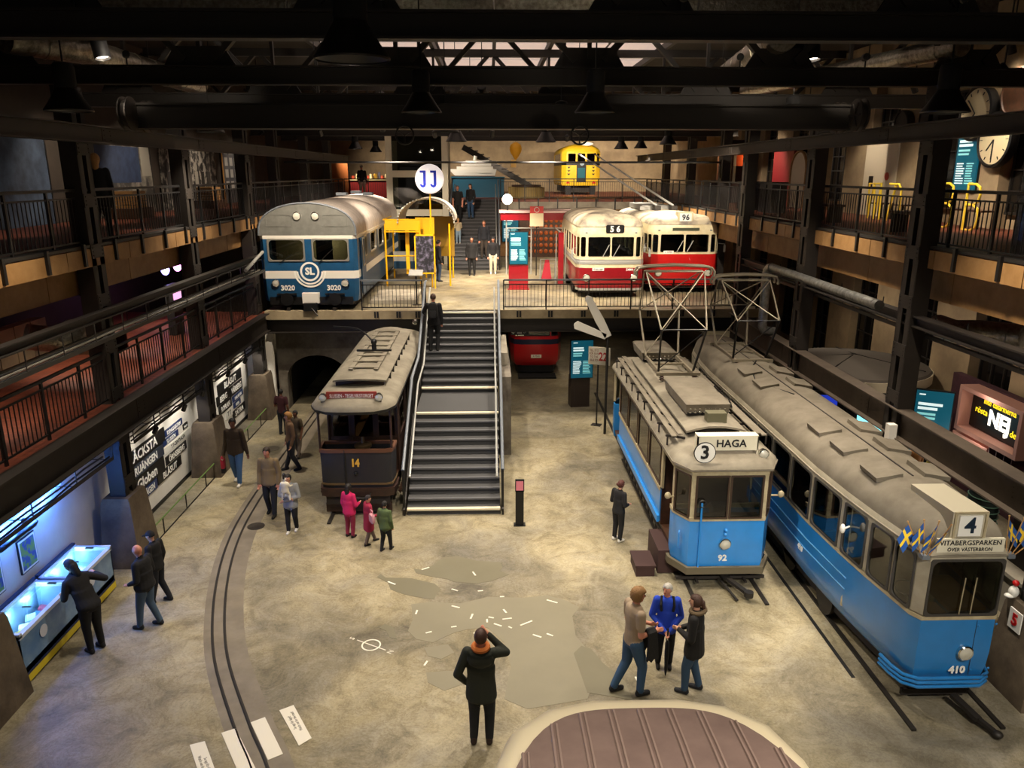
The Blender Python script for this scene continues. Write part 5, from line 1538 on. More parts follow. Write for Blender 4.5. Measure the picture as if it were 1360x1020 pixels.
def freezer(y0, y1, label):
    o = empty('chest_freezer', (-7.82, y0, 0), label, 'freezer')
    L = y1 - y0
    m_fw = mat('freezer white', 'cfd6de', .4)
    gradp = mat('freezer blue print', '4f76a4', .4, 0, '86a4c0', 1.5)
    part('cabinet', MB().box(.0, .02, .0, L, .12, .86).box(.66, .68, 0, L, .12, .82).box(0, .68, 0, .02, .12, .84).box(0, .68, L - .02, L, .12, .84).box(0, .68, 0, L, .12, .3), gradp, o)
    part('yellow_base', MB().box(.64, .69, 0, L, .04, .16), mat('freezer yellow', 'd8c22a', .5), o)
    part('dark_plinth', MB().box(.02, .66, .02, L - .02, 0, .12).box(.675, .688, 0, L, .16, .2), mat('freezer navy', '14224a', .5), o)
    part('rim', MB().box(0, .07, 0, L, .84, .92).box(.62, .7, 0, L, .80, .86).box(0, .7, 0, .06, .82, .9).box(0, .7, L - .06, L, .82, .9), m_fw, o)
    part('back_rail', MB().box(-.01, .05, 0, L, .9, .96), mat('freezer dark rail', '22304c', .5), o)
    part('inner_liner', MB().box(.08, .62, .06, L - .06, .31, .33), mat('freezer liner', 'cfe6f0', .5), o)  # pale liner sheet on the freezer bottom, gives no light
    for a, b in ((.07, L / 2), (L / 2, L - .07)):
        ld = part('glass_lid', MB().add([(.05, a, .885), (.66, a, .845), (.66, b, .845), (.05, b, .885), (.05, a, .893), (.66, a, .853), (.66, b, .853), (.05, b, .893)], [(0, 1, 2, 3), (4, 5, 6, 7), (0, 1, 5, 4), (1, 2, 6, 5), (2, 3, 7, 6), (3, 0, 4, 7)]), GLASS_CLEAR, o)
        part('lid_handle', MB().box(.28, .42, b - .04 if b > L * .7 else b - .02, b - .0, .88, .9), M_BLACK, ld)
    part('round_badge', MB().lathe([(.01, 0), (.1, 0), (.1, .008), (.01, .008)], 20, (.69, L * .36, .6), (1, 0, 0)), mat('badge', 'c9ccd6', .4), o)
    for k in range(3):
        light('freezer_light', 'POINT', (.1, L * (k + .5) / 3, .70), 11, (.4, .75, 1.), parent=o, size=.05)
    cs = mat('ice cream wrappers', '2b6ab0', .5, 0, 'd06a8a', 18, ramp=(.42, .58))
    for j in range(int(L / .2)):
        for i in range(3):
            x, y = .14 + .19 * i, .12 + j * .2
            s = part('ice_cream_pack', MB().obox((x, y + .05, .38 + .04 * ((i + j) % 3)), (.15, .17, .05), (random.uniform(-.3, .3), random.uniform(-.3, .3), random.uniform(-.5, .5))), mat('pack %d' % ((i * 2 + j) % 5), ['b8c9dc', '2b5fae', 'c44f74', 'd8b24a', 'e8e4dc'][(i * 2 + j) % 5], .5), o)
    return o
freezer(10.35, 11.98, 'glass lidded chest freezer next to the nearer column pedestal')
freezer(12.04, 13.25, 'glass lidded chest freezer where a visitor in black leans over')
tube_m = mat('blue tube light', '5a96ff', .5, emit=3.)
tb = empty('tube_lamp', (-7.78, 10.5, 2.2), 'blue tube lamp on the wall above the freezers', 'lamp')
part('tube', MB().cyl((0, 0, 0), (0, 2.6, 0), .02, n=8), tube_m, tb)
part('bracket', MB().box(-.08, 0, .1, .14, -.02, .02).box(-.08, 0, 2.46, 2.5, -.02, .02), M_BLACK, tb)
for k in range(4):
    light('tube_light', 'POINT', (.14, .35 + .6 * k, -.05), 34, (.07, .24, 1.), parent=tb, size=.08)
for k, y in enumerate((11.05, 11.99)):
    o = empty('framed_poster', (-7.86, y, 1.42), 'black framed picture on the blue lit wall, %s the second freezer' % ('beside' if k else 'left of'), 'poster')
    part('frame', MB().box(0, .03, -.24, .24, -.3, .3), M_BLACK, o)
    part('print', MB().box(.03, .034, -.21, .21, -.27, .27), mat('garden print', '2c4f9c', .5, 0, '6f9a4a', 9, ramp=(.45, .55)), o)
    part('print_border', MB().box(.03, .036, -.225, -.2, -.28, .28).box(.03, .036, .2, .225, -.28, .28).box(.03, .036, -.2, .2, .25, .28).box(.03, .036, -.2, .2, -.28, -.25), M_INKW, o)

# ================================================================== PLATFORM FURNITURE
def info_panel(name, loc, w_, h, z0, label, cat, rz=0., base=None, head=True):
    o = empty(name, loc, label, cat, rz=rz)
    sc = part('screen', MB().box(-w_ / 2, w_ / 2, -.05, 0, z0, z0 + h), mat('teal display', '0c4c5e', .3, emit=.5), o)
    part('casing', MB().box(-w_ / 2 - .03, w_ / 2 + .03, 0, .08, z0 - .03, z0 + h + .03), M_BLACK, o)
    tx = mat('display text', 'cfe6e6', .4, emit=.6)
    tx2 = mat('display text pale teal', '7fc4c4', .4, emit=.5)
    s = w_ / .9
    def lines(x0, x1, zt, n, m, gap, th):
        mb = MB()
        for k in range(n):
            xe = x1 - random.uniform(0, (x1 - x0) * .3)
            mb.box(x0, xe, -.054, -.05, zt - k * gap - th, zt - k * gap)
        part('text_block', mb, m, sc, smooth=0, kind='stuff')
    zt = z0 + h
    lines(-w_ * .42, -w_ * .2, zt - h * .04, 1, tx, .1, h * .02)
    lines(-w_ * .42, w_ * .25, zt - h * .17, 2, tx, h * .065, h * .04)
    lines(-w_ * .42, w_ * .15, zt - h * .32, 2, tx2, h * .06, h * .035)
    lines(-w_ * .42, -w_ * .02, zt - h * .54, 9, tx, h * .04, h * .02)
    lines(w_ * .04, w_ * .42, zt - h * .54, 9, tx2, h * .04, h * .02)
    if base:
        part('stand', base[0], base[1], o)
    return o
p = atz(768, 535, 0)
info_panel('information_screen', (3.0, 24.6, 0), .72, 1.25, 1.05, 'lit teal information screen on a dark brown cabinet under the platform edge', 'screen', rz=.12, base=(MB().box(-.32, .32, .08, .5, 0, 1.05).box(-.2, .2, .07, .08, .2, .75), mat('dark brown cabinet', '2b1f18', .5)))
p = atz(688, 384, ZP)
info_panel('information_totem', (1.05, 28.6, ZP), .66, 1.15, .95, 'teal information totem with dark red foot on the platform', 'totem', base=(MB().box(-.36, .36, 0, .1, 0, .9).box(-.4, .4, -.1, .2, 0, .03), M_RED))
# sign on a pole, lettered 22
sp = empty('pole_sign', (3.28, 22.75, 0), 'cream board lettered 22 in red on a thin pole beside the blue tram', 'sign', rz=-.4)
part('pole', MB().cyl((0, 0, 0), (0, 0, 2.5), .025, n=8).box(-.15, .15, -.12, .12, 0, .02), M_STEEL_D, sp)
part('board', MB().box(-.3, .38, -.05, -.025, 1.95, 2.5), M_BOARD, sp)
text('22', .36, mat('red ink', 'b02a22', .5), sp, (.16, -.056, 2.2), bold=.008, name='number', sx=.75)
text('TILL STO\nFÖR BUSS\nTO THE\nBUS TO', .1, mat('brown ink', '7a4a2c', .6), sp, (-.12, -.056, 2.24), name='small_lettering', sx=.7)
ls_ = empty('hanging_sign', (.95, 24.62, 2.62), 'black hanging sign with white arrow and lift symbol under the platform beam', 'sign')
part('plate', MB().box(-.3, .3, -.02, .02, -.12, .12), M_BLACK, ls_)
part('arrow', MB().prism([(-.22, .08), (-.2, .08), (-.2, -.04), (-.15, -.01), (-.15, -.04), (-.21, -.09), (-.27, -.04), (-.27, -.01), (-.22, -.04)], -.026, -.02, 'y'), M_INKW, ls_)
part('lift_symbol', MB().box(-.09, .07, -.026, -.02, -.08, .08), M_GREYL, ls_)
text('Hiss\nLift', .07, M_INKW, ls_, (.17, -.024, 0), name='lettering')
part('hanger', MB().box(-.25, -.23, -.01, .01, .12, .55).box(.23, .25, -.01, .01, .12, .55), M_BLACK, ls_)
# white paddles of a signal arm beside the tram
pd = empty('signal_arm', (3.3, 21.85, 0), 'two long white paddles crossing on a post before the platform', 'signal')
def paddle(a, b, w0, w1):
    a, b = Vector(a), Vector(b)
    d = (b - a)
    s = d.cross(Vector((0, 1, 0))).normalized()
    r = []
    for t, ww in ((0, w0 * .2), (.06, w0), (.6, w1), (1, w1 * .8)):
        c_ = a + d * t
        r.append([c_ + s * ww + Vector((0, -.02, 0)), c_ - s * ww + Vector((0, -.02, 0)), c_ - s * ww + Vector((0, .02, 0)), c_ + s * ww + Vector((0, .02, 0))])
    return MB().loft(r, True, True, True)
part('paddle', paddle((-.53, 0, 4.2), (.12, 0, 3.0), .1, .13), M_WHITE, pd)
part('paddle', paddle((-.88, 0, 3.38), (.05, 0, 3.0), .12, .1), M_WHITE, pd)
part('post', MB().cyl((.12, .06, 0), (.12, .06, 3.1), .04, n=8), M_STEEL_D, pd)

# yellow bus shelter with corrugated arched roof and round JJ sign
sh = empty('bus_shelter', (-2.75, 29.6, ZP), 'yellow framed shelter under an arched corrugated roof', 'shelter')
m_tb = M_YELLOW
for x in (-1.2, .1, 1.22):
    for y in (0, 2.4):
        part('post', MB().cyl((x, y, 0), (x, y, 2.35), .035, n=8), m_tb, sh)
fr2 = MB()
for z in (1.15, 2.05, 2.5):
    fr2.cyl((-1.25, 0, z), (.1, 0, z), .025, n=6)
fr2.cyl((-1.25, 0, 2.5), (-1.25, 2.4, 2.5), .025, n=6)
part('front_frame', fr2, m_tb, sh)
part('yellow_panel', MB().box(-1.2, .1, -.02, .02, 2.1, 2.48), m_tb, sh)
part('yellow_panel', MB().box(-.1, .62, .5, .54, 1.0, 2.55), m_tb, sh)
part('yellow_column', MB().box(-.5, -.36, .5, .6, 0.4, 2.5), m_tb, sh)
part('navy_band', MB().box(-1.2, .0, 2.26, 2.3, .4, .7), M_MBLUE, sh)
part('yellow_panel', MB().box(.4, 1.3, 2.3, 2.34, .9, 2.5), mat('amber panel', '8a6a1e', .4), sh)
part('rear_panel', MB().box(-1.2, .0, 2.3, 2.34, .4, 1.1), M_GREYL, sh)
arcp = [(.35 + 1.05 * math.cos(PI - PI * k / 24), .85 * math.sin(PI * k / 24)) for k in range(25)]
rw = MB()
ys = [k * .06 for k in range(48)]
rw.loft([[(x * (1 + .012 * (-1) ** i), -.1 + y, 2.4 + z + .015 * (-1) ** i) for x, z in arcp] for i, y in enumerate(ys)], False)
rs = part('corrugated_roof', rw, mat('corrugated zinc', 'b4ada0', .4, .5), sh, smooth=20)
cr2 = MB()
for k in range(26):
    t = PI * k / 25
    cr2.ell((.35 + 1.06 * math.cos(t), -.1, 2.4 + .86 * math.sin(t)), (.035, .02, .035), 6, 4)
part('scalloped_edge', cr2, M_GREYL, sh, kind='stuff')
jj = empty('round_sign', (-2.2, 29.3, ZP), 'round white sign with two blue letters J on a yellow pole', 'sign')
part('pole', MB().cyl((0, 0, 0), (0, 0, 3.55), .03, n=8), m_tb, jj)
part('disc', MB().lathe([(.01, -.05), (.5, -.05), (.53, -.02), (.53, .02), (.5, .05), (.01, .05)], 36, (.0, 0, 3.98), (0, -1, 0)), mat('lit white disc', 'efe7e6', .4, emit=.45), jj)
for x in (-.22, .16):
    jp = [(x - .13, .30), (x + .09, .30), (x + .09, -.20), (x + .06, -.27), (x - .02, -.31), (x - .10, -.27), (x - .15, -.19), (x - .08, -.17), (x - .05, -.21), (x - .01, -.22), (x - .01, .22), (x - .13, .22)]
    part('letter', MB().prism([(a, b + 3.98) for a, b in jp], -.07, -.05, 'y'), mat('sign blue', '1a36d0', .4), jj)
# advert board in yellow frame
ab = empty('photo_board', (-2.42, 28.95, ZP), 'photograph of a crowd in a yellow frame standing before the shelter', 'board')
part('frame', MB().box(-.38, .38, -.03, .03, .55, .6).box(-.38, .38, -.03, .03, 1.95, 2.0).box(-.38, -.33, -.03, .03, 0, 2.0).box(.33, .38, -.03, .03, 0, 2.0), m_tb, ab)
part('print', MB().box(-.33, .33, -.02, .02, .6, 1.95), mat('crowd print', '16161f', .5, 0, '6d6880', 7, ramp=(.48, .7)), ab)
ds = empty('reading_desk', (-2.42, 25.2, ZP), 'small tilted grey reading desk on the platform', 'desk')
part('stem', MB().cyl((0, 0, 0), (0, 0, 1.0), .03, n=8).box(-.14, .14, -.1, .1, 0, .02), M_BLACK, ds)
part('top', MB().obox((0, 0, 1.05), (.45, .32, .04), (.5, 0, 0)), M_GREYL, ds)
rd = empty('ramp_deck', (-3.25, 26.6, ZP), 'low pale deck beside the open metro door', 'deck')
for k in range(6):
    part('deck_board', MB().box(-.75, .75, -1.2 + k * .42, -.8 + k * .42, 0.0, .12), M_CONC_L, rd)
# red stop structure with dark red roof beam, notice and globe lamp
ks = empty('stop_kiosk', (1.95, 33.2, ZP), 'open kiosk with dark red roof beam and glass posts', 'kiosk')
part('roof_beam', MB().box(-1.5, 1.55, -.3, .9, 2.28, 2.58), M_RED, ks)
part('roof_cap', MB().box(-1.55, 1.6, -.35, .95, 2.58, 2.66), mat('pale pink cap', 'cfb0aa', .5), ks)
for x in (-1.25, -.2):
    part('post', MB().cyl((x, -.2, 0), (x, -.2, 2.3), .03, n=8), M_GREYL, ks)
part('cross_rail', MB().cyl((-1.25, -.2, 1.6), (-.2, -.2, 1.6), .025, n=6).cyl((-1.25, -.2, 1.95), (1.4, -.2, 1.95), .025, n=6), M_GREYL, ks)
part('red_column', MB().box(.68, .88, -3.4, -3.2, 0, 2.0), M_RED, ks)
part('side_rail', MB().cyl((.78, -3.3, 1.98), (.78, -.2, 1.98), .03, n=8).cyl((.6, -3.3, 0), (.6, -3.3, 1.95), .02, n=6).cyl((.96, -3.3, 0), (.96, -3.3, 1.95), .02, n=6), M_GREYL, ks)
nt_ = empty('notice_board', (1.95, 32.6, ZP), 'red and cream notice board with a ring emblem above the kiosk', 'notice')
part('pole', MB().cyl((0, .05, 0), (0, .05, 1.9), .025, n=8), M_STEEL_D, nt_)
part('red_head', MB().box(-.28, .28, -.02, .02, 2.58, 2.86), mat('notice red', 'c2322c', .5), nt_)
part('sheet', MB().box(-.28, .28, -.02, .02, 2.05, 2.58), mat('cream sheet', 'e0d3ac', .6), nt_)
part('ring_emblem', MB().tube([(.1 * math.cos(k * PI / 10), -.03, 2.72 + .1 * math.sin(k * PI / 10)) for k in range(21)], .012, 5), M_INKW, nt_)
part('back_strut', MB().cyl((0, .05, 1.8), (0, .05, 2.5), .02, n=6), M_STEEL_D, nt_)
p = aty(671, 266, 33)
gl_ = empty('globe_lamp', (.75, 33.4, ZP), 'glowing white globe lamp on a pole above the red kiosk beam', 'lamp')
part('pole', MB().cyl((0, 0, 2.66), (0, 0, 2.95), .03, n=8), M_STEEL_D, gl_)
part('globe', MB().ell((0, 0, 3.12), (.22, .22, .22), 18, 12), mat('opal globe', 'fff6e6', .4, emit=3.5), gl_)
# shelf wall with rows of orange plates and pictures behind the kiosk
sf = empty('display_wall', (3.0, 39.9, ZP), 'display wall with rows of orange brown discs behind the kiosk', 'display')
part('backing', MB().box(-1.5, 1.1, .1, .3, 0, 2.45), M_WOOD_D, sf)
for i in range(7):
    for j in range(7):
        part('orange_disc', MB().ell((-.9 + i * .26, .08, .3 + j * .31), (.1, .05, .11), 8, 6), mat('orange lacquer', 'a04e1c', .35), sf)
for j in range(3):
    part('picture', MB().box(.85, 1.15, .05, .1, .35 + j * .7, .9 + j * .7), mat('pale picture', 'c9c4b8', .6, 0, '5c5048', 7), sf)
info_panel('wall_screen', (1.05, 40.1, ZP), .8, 1.4, .8, 'teal wall screen behind the globe lamp', 'screen')
lp = MB()
tr2 = empty('luggage_trolley', (2.3, 30.6, ZP), 'small pale tube trolley with a red cloth beside the bus', 'trolley')
part('frame', MB().tube([(-.3, 0, .05), (-.3, 0, .9), (.3, 0, .9), (.3, 0, .05)], .02, 6).tube([(-.3, .4, .05), (-.3, .4, .7), (.3, .4, .7), (.3, .4, .05)], .02, 6), M_GREYL, tr2)
part('cloth', MB().prism([(-.25, .1), (.15, .1), (.05, .85), (-.1, .85)], .1, .3, 'y'), mat('red cloth', 'b02838', .8), tr2)

# ---- lift tower
lt = empty('lift_tower', (-3.2, 37.0, ZP), 'pale steel framed glass lift tower rising through the back gallery', 'lift')
m_lf = mat('pale lift steel', 'b2ab98', .5, .1)
for x in (-1.42, 1.15):
    for y in (0, 2.2):
        part('corner_post', MB().box(x - .14, x + .14, y - .14, y + .14, 0, 6.2), m_lf, lt)
for z in (2.25, 4.0, 5.95):
    part('ring_beam', MB().box(-1.3, 1.0, -.1, .1, z, z + .3), m_lf, lt)
part('glass_front', MB().box(-1.28, 1.0, -.02, .0, 0, 5.95), GLASS, lt)
part('lift_car', MB().box(-1.1, .8, .4, 2.0, .1, 2.1), M_STEEL_D, lt)
part('back_wall', MB().box(-1.28, 1.0, 2.1, 2.14, 0, 6.1), mat('lift shaft grey', '3b3932', .7), lt)

# ---- back gallery things
ct = empty('service_counter', (-.62, 43.3, ZG), 'teal blue counter front at the head of the upper stairs', 'counter')
part('front', MB().box(-1.45, 1.42, 0, .5, 0, 1.05), mat('teal laminate', '1f5f7c', .5), ct)
part('top', MB().box(-1.5, 1.47, -.05, .55, 1.05, 1.1), mat('teal laminate light', '2c7594', .5), ct)
shp = empty('ship_model', (-.9, 44.2, ZG), 'white model of a passenger ship behind the teal counter', 'ship model')
part('hull', MB().loft([[(x, s * w_ * k, z) for s, k in ((-1, 1), (1, 1))] for x, w_, z in ((-1.3, .05, 1.35), (-.9, .25, 1.3), (.9, .3, 1.3), (1.3, .2, 1.35))], False).prism([(-1.35, 1.5), (1.3, 1.5), (1.2, 1.15), (-1.0, 1.15)], -.25, .25, 'y'), M_WHITE, shp)
for k in range(3):
    part('deck', MB().box(-.9 + .25 * k, 1.1 - .1 * k, -.2, .2, 1.5 + .16 * k, 1.64 + .16 * k), M_WHITE, shp)
part('stand', MB().box(-1.2, 1.2, -.3, .3, 0, 1.15), M_WOOD_D, shp)
part('funnel', MB().cyl((.1, 0, 1.95), (.15, 0, 2.2), .1, n=10), M_INKW, shp)
rb_ = empty('round_bench', (2.0, 43.0, ZG), 'round pale yellow bench on the back gallery', 'bench')
part('drum', MB().lathe([(.01, 0), (1.0, 0), (1.0, .55), (.85, .58), (.01, .58)], 28), mat('pale yellow laminate', 'b59a58', .5), rb_)
part('seat_pad', MB().lathe([(.01, .58), (.8, .58), (.8, .68), (.01, .68)], 28), M_WOOD_D, rb_)
# steep steps at the very back, seen as a dark sloping flight
bs = empty('back_flight', (.9, 52.0, ZG - .1), 'dark sloping stair flight against the beige back wall', 'stairs')
part('stringer', MB().beam((-2.6, 0, 3.0), (2.2, 0, .3), .9, .35), M_STEEL_D, bs)
for k in range(12):
    part('step', MB().box(-2.4 + k * .38, -2.0 + k * .38, -.5, .5, 2.95 - k * .215, 3.0 - k * .215), M_STEEL_D, bs)
bl_ = empty('balloon_lamp', (1.25, 38.0, 8.1), 'yellow hot air balloon model hanging over the platform', 'model')
part('envelope', MB().lathe([(.03, .1), (.12, .22), (.26, .45), (.29, .62), (.24, .78), (.1, .88), (.01, .9)], 18), mat('balloon yellow', 'e6a81c', .5), bl_)
part('basket', MB().box(-.22, .02, -.1, .1, -.25, .1), mat('basket yellow', 'e8c070', .5), bl_)
part('string', MB().cyl((0, 0, .9), (0, 0, 3.3), .008, n=5), M_BLACK, bl_)
rc = empty('souvenir_counter', (-7.1, 44.5, ZG), 'dark red counter with a busy display of goods on the back gallery', 'counter')
part('front', MB().box(-1.6, 1.6, 0, .8, 0, .9), mat('counter red', '7c1a1a', .5), rc)
part('top', MB().box(-1.65, 1.65, -.05, .85, .9, .95), mat('cream counter top', 'c9b98c', .5), rc)
for k in range(14):
    part('goods', MB().obox((-1.4 + k * .21, .2 + .15 * (k % 3), 1.05 + .04 * (k % 2)), (.14, .12, .2 + .1 * (k % 4)), (0, 0, k)), mat('goods %d' % (k % 4), ['b8482e', 'd8c89a', 'caa23a', '4a4a5a'][k % 4], .6), rc)
yc = single('cream_cabinet', MB().box(-.5, .5, -.2, .2, 0, .85).box(-.53, .53, -.23, .23, .85, .9), mat('cabinet cream', 'b79a56', .5), 'cream cabinet beside the dark red counter', 'cabinet', loc=(-4.75, 44.6, ZG))
# ================================================================== RIGHT SIDE
M_YT = mat('yellow tube', 'e3c53a', .4)
def letter_frame(x, y, strokes, label):
    o = empty('letter_seat', (x, y, ZG), label, 'seat')
    for k, s in enumerate(strokes):
        part('tube', MB().tube([(0, a, b) for a, b in s], .03, 8), M_YT, o)
    part('seat_plank', MB().box(.05, .45, -.3, .4, .42, .46), M_WOOD_D, o)
    part('leg', MB().box(.4, .44, -.25, -.21, 0, .42).box(.4, .44, .33, .37, 0, .42), M_BLACK, o)
    return o
def arcs(cy, cz, r, a0, a1, n=8):
    return [(cy - r * math.cos(a0 + (a1 - a0) * k / n), cz + r * math.sin(a0 + (a1 - a0) * k / n)) for k in range(n + 1)]
def b_strokes(m=1):
    f = lambda P: [(m * y, z) for y, z in P]
    return [f([(.25, 0), (.25, 1.05)]), f([(.25, 1.05), (-.05, 1.05), (-.2, .98), (-.24, .82), (-.2, .66), (-.05, .58), (.25, .58)]), f([(-.05, .58), (-.22, .5), (-.28, .3), (-.22, .08), (-.05, 0), (.25, 0)])]
letter_frame(11.2, 19.05, b_strokes(), 'yellow tube seat frame shaped like a letter B, with a lamp arm')
letter_frame(11.2, 18.0, b_strokes(), 'yellow tube seat frame shaped like a letter B, next to the upright duct')
letter_frame(11.2, 22.7, [[(-.4, 0), (-.32, 1.0), (-.1, 0), (.1, 1.0), (.32, 0)], [(.32, 0), (.4, 1.0), (-.32, 1.0)]], 'yellow tube seat frame shaped like a letter W')
letter_frame(11.2, 21.5, [[(-.25, 0), (-.25, .85), (-.1, 1.0), (.4, 1.0)], [(.4, 0), (.05, 1.0)]], 'yellow tube seat frame shaped like a letter A')
def clock(y, z, r, label, face=True, x=None, m=None):
    x = x or WXR - .34
    o = empty('wall_clock' if face else 'wall_disc', (x, y, z), label, 'clock' if face else 'disc')
    part('case', MB().lathe([(.01, 0), (r, 0), (r * 1.06, .06), (r * 1.06, .22), (r * .97, .24), (r * .95, .2), (.01, .2)], 36, (0, 0, 0), (-1, 0, 0)), M_BLACK if face else (m or M_STEEL_D), o)
    if face:
        part('dial', MB().lathe([(.01, .2), (r * .93, .2), (r * .93, .206), (.01, .206)], 36, (0, 0, 0), (-1, 0, 0)), mat('cream dial', 'd8caa4', .5), o)
        for k in range(12):
            a = k * PI / 6
            part('hour_mark', MB().beam((-.21, r * .74 * math.sin(a), r * .74 * math.cos(a)), (-.21, r * .86 * math.sin(a), r * .86 * math.cos(a)), .012, .03, (1, 0, 0)), M_INKB, o)
        for L_, a in ((.55, 2.4), (.75, .8 if z > 8.5 else PI)):
            part('hand', MB().beam((-.22, 0, 0), (-.22, r * L_ * math.sin(a), r * L_ * math.cos(a)), .012, .03, (1, 0, 0)), M_INKB, o)
    return o
clock(19.5, 9.0, .62, 'large cream clock with black rim high on the right gallery wall')
clock(18.6, 8.35, .6, 'cream clock half hidden below the crane rail on the right gallery wall')
clock(18.05, 9.35, .52, 'dark brown disc with a lamp above it on the right gallery wall', False, m=M_WOOD_D)
clock(23.0, 8.95, .36, 'dark disc beside the pale gallery niche', False)
clock(21.6, 9.0, .42, 'dark disc with lit rim behind the bell lamp', False)
p = Vector((11.6, 18.05, 10.15))
spotlight(p, (12.1, 18.2, 9.0), 60, 'bright bare spotlight above the brown wall disc', s=1.5, cone=140, lens=60)
o = info_panel('wall_screen', (WXR - .36, 19.8, ZG), .9, 1.5, .85, 'tall teal information screen on the right gallery wall', 'screen', rz=-PI / 2)
# pale niche with two fire notices
nc = empty('pale_wall_panel', (WXR - .36, 24.3, ZG), 'pale wall panel with notices on the right gallery', 'panel')
part('board', MB().box(0, .04, -1.0, 1.0, 0.0, 2.3), mat('pale niche paint', 'c9bea6', .7), nc)
part('black_notice', MB().box(-.01, 0, .35, .62, .85, 1.2), M_BLACK, nc)
part('red_notice', MB().lathe([(.01, 0), (.12, 0), (.12, .012), (.01, .012)], 16, (0, -.5, 1.2), (-1, 0, 0)), M_RED2, nc)
for y in (8.2, 10.4, 17.0, 21.5):
    o = empty('bench', (9.3, y, ZG), 'low dark bench on the right upper gallery', 'bench', 'benches on the right gallery')
    part('seat', MB().box(-.2, .2, -.7, .7, .42, .48), M_WOOD_D, o)
    for yy in (-.55, .55):
        part('leg', MB().box(-.18, .18, yy - .03, yy + .03, 0, .42), M_BLACK, o)
# red niche, orange lit stall and white arch further back on the right gallery
st = empty('market_stall', (11.3, 36.5, ZG), 'orange lit stall with a peaked roof at the far end of the right gallery', 'stall')
part('back', MB().box(.4, .5, -1.1, 1.1, 0, 2.1), mat('stall orange', 'b4552a', .7), st)
part('roof', MB().prism([(-1.3, 2.1), (1.3, 2.1), (0, 2.75)], -.5, .6, 'x'), M_WOOD_D, st)
part('counter', MB().box(-.5, -.1, -1.1, 1.1, 0, .9), mat('grey counter', '8c8a84', .6), st)
part('oven', MB().box(-.1, .4, -.5, .4, .9, 1.6), M_BLACK, st)
for s in (-1.1, 1.1):
    part('post', MB().box(-.5, -.42, s - .04, s + .04, 0, 2.1), M_WOOD_D, st)
lo_ = light('stall_light', 'POINT', (-.3, 0, 1.95), 25, (1, .45, .18), parent=st, size=.08)
rn = empty('red_niche', (11.9, 31.2, ZG), 'dark red niche with a white arched opening on the right gallery', 'niche')
part('red_wall', MB().box(0, .1, -.2, 2.0, 0, 2.6), mat('niche red', '8a0f1e', .6), rn)
ap = [(-1.7, 0), (-1.7, 1.4)] + [(-.95 - .75 * math.cos(PI * k / 12), 1.4 + .7 * math.sin(PI * k / 12)) for k in range(1, 12)] + [(-.2, 1.4), (-.2, 0)]
part('white_arch', MB().prism(ap, -.05, .05, 'x'), mat('arch white', 'd6cdbb', .7), rn)
part('arch_rim', MB().tube([(-.06, a, b) for a, b in ap], .05, 6), M_WOOD, rn)
for y in (29.0, 33.8, 26.6):
    single('grey_cabinet', MB().box(-.25, .25, -.6, .6, 0, .95).box(-.28, .28, -.63, .63, .95, 1.0), mat('cabinet grey', '2c2b2c', .5), 'dark grey cabinet behind the railing of the right gallery', 'cabinet', 'grey gallery cabinets', loc=(9.6, y, ZG))
gd = empty('upright_duct', (8.6, 12.3, ZG), 'ribbed steel duct standing on the right gallery', 'duct')
for k in range(20):
    part('seam_band', MB().lathe([(.01, k * .13), (.17, k * .13), (.18, k * .13 + .06), (.17, k * .13 + .13), (.01, k * .13 + .13)], 16), M_GALV, gd)

# ---- below the right gallery: round kiosk, stand with NEJ sign, visitors' wall
kp = (9.98, 20.3)
rk = empty('round_kiosk', (kp[0], kp[1], 0), 'round exhibition kiosk with grey fabric roof and cream rim', 'kiosk')
part('roof', MB().lathe([(1.95, 2.5), (1.9, 2.56), (.9, 2.72), (.05, 2.8)], 36), mat('grey fabric', '4a443d', .9), rk)
part('rim', MB().lathe([(1.9, 2.25), (1.97, 2.25), (1.97, 2.5), (1.9, 2.5), (1.9, 2.25)], 36, cap=False), mat('cream rim', 'c2b89c', .6), rk)
for k in range(8):
    a = k * PI / 4 + .3
    part('post', MB().cyl((1.75 * math.cos(a), 1.75 * math.sin(a), 0), (1.75 * math.cos(a), 1.75 * math.sin(a), 2.3), .05, n=8), M_BLACK, rk)
part('inner_wall', MB().lathe([(1.2, 0), (1.25, 0), (1.25, 2.3), (1.2, 2.3), (1.2, 0)], 30, cap=False), mat('kiosk dark wall', '101318', .6), rk)
part('roof_seam_line', MB().beam((0, 0, 2.81), (-1.3, -1.3, 2.63), .02, .02).beam((0, 0, 2.81), (1.3, -1.3, 2.63), .02, .02).beam((0, 0, 2.81), (-1.8, .4, 2.6), .02, .02).beam((0, 0, 2.81), (.3, 1.8, 2.6), .02, .02), M_STEEL_D, rk)
sc = empty('video_screen', (9.55, 18.1, 0), 'bright pale blue video screen in the round kiosk', 'screen', rz=-.35)
part('casing', MB().box(-.4, .4, 0, .06, 0, 2.2), M_BLACK, sc)
part('picture', MB().box(-.35, .35, -.012, 0, .9, 2.1), mat('video picture', '6fd0e0', .3, 0, 'bfe8ee', 3, emit=1.6), sc)
sc = empty('video_screen', (8.35, 18.75, 0), 'dark blue video screen at the edge of the round kiosk', 'screen', rz=-.1)
part('casing', MB().box(-.6, .6, 0, .06, 0, 2.2), M_BLACK, sc)
part('picture', MB().box(-.55, .55, -.012, 0, 1.0, 2.1), mat('video picture blue', '1c2f9c', .3, emit=.9), sc)
info_panel('information_screen', (10.85, 17.75, 0), .8, 1.7, .75, 'tall teal information screen between the round kiosk and the purple stand', 'screen', rz=-.5, base=(MB().box(-.43, .43, .01, .09, 0, .8), M_BLACK))
m_pu = mat('plum paint', '3a2028', .7, 0, '4a2a34', 4)
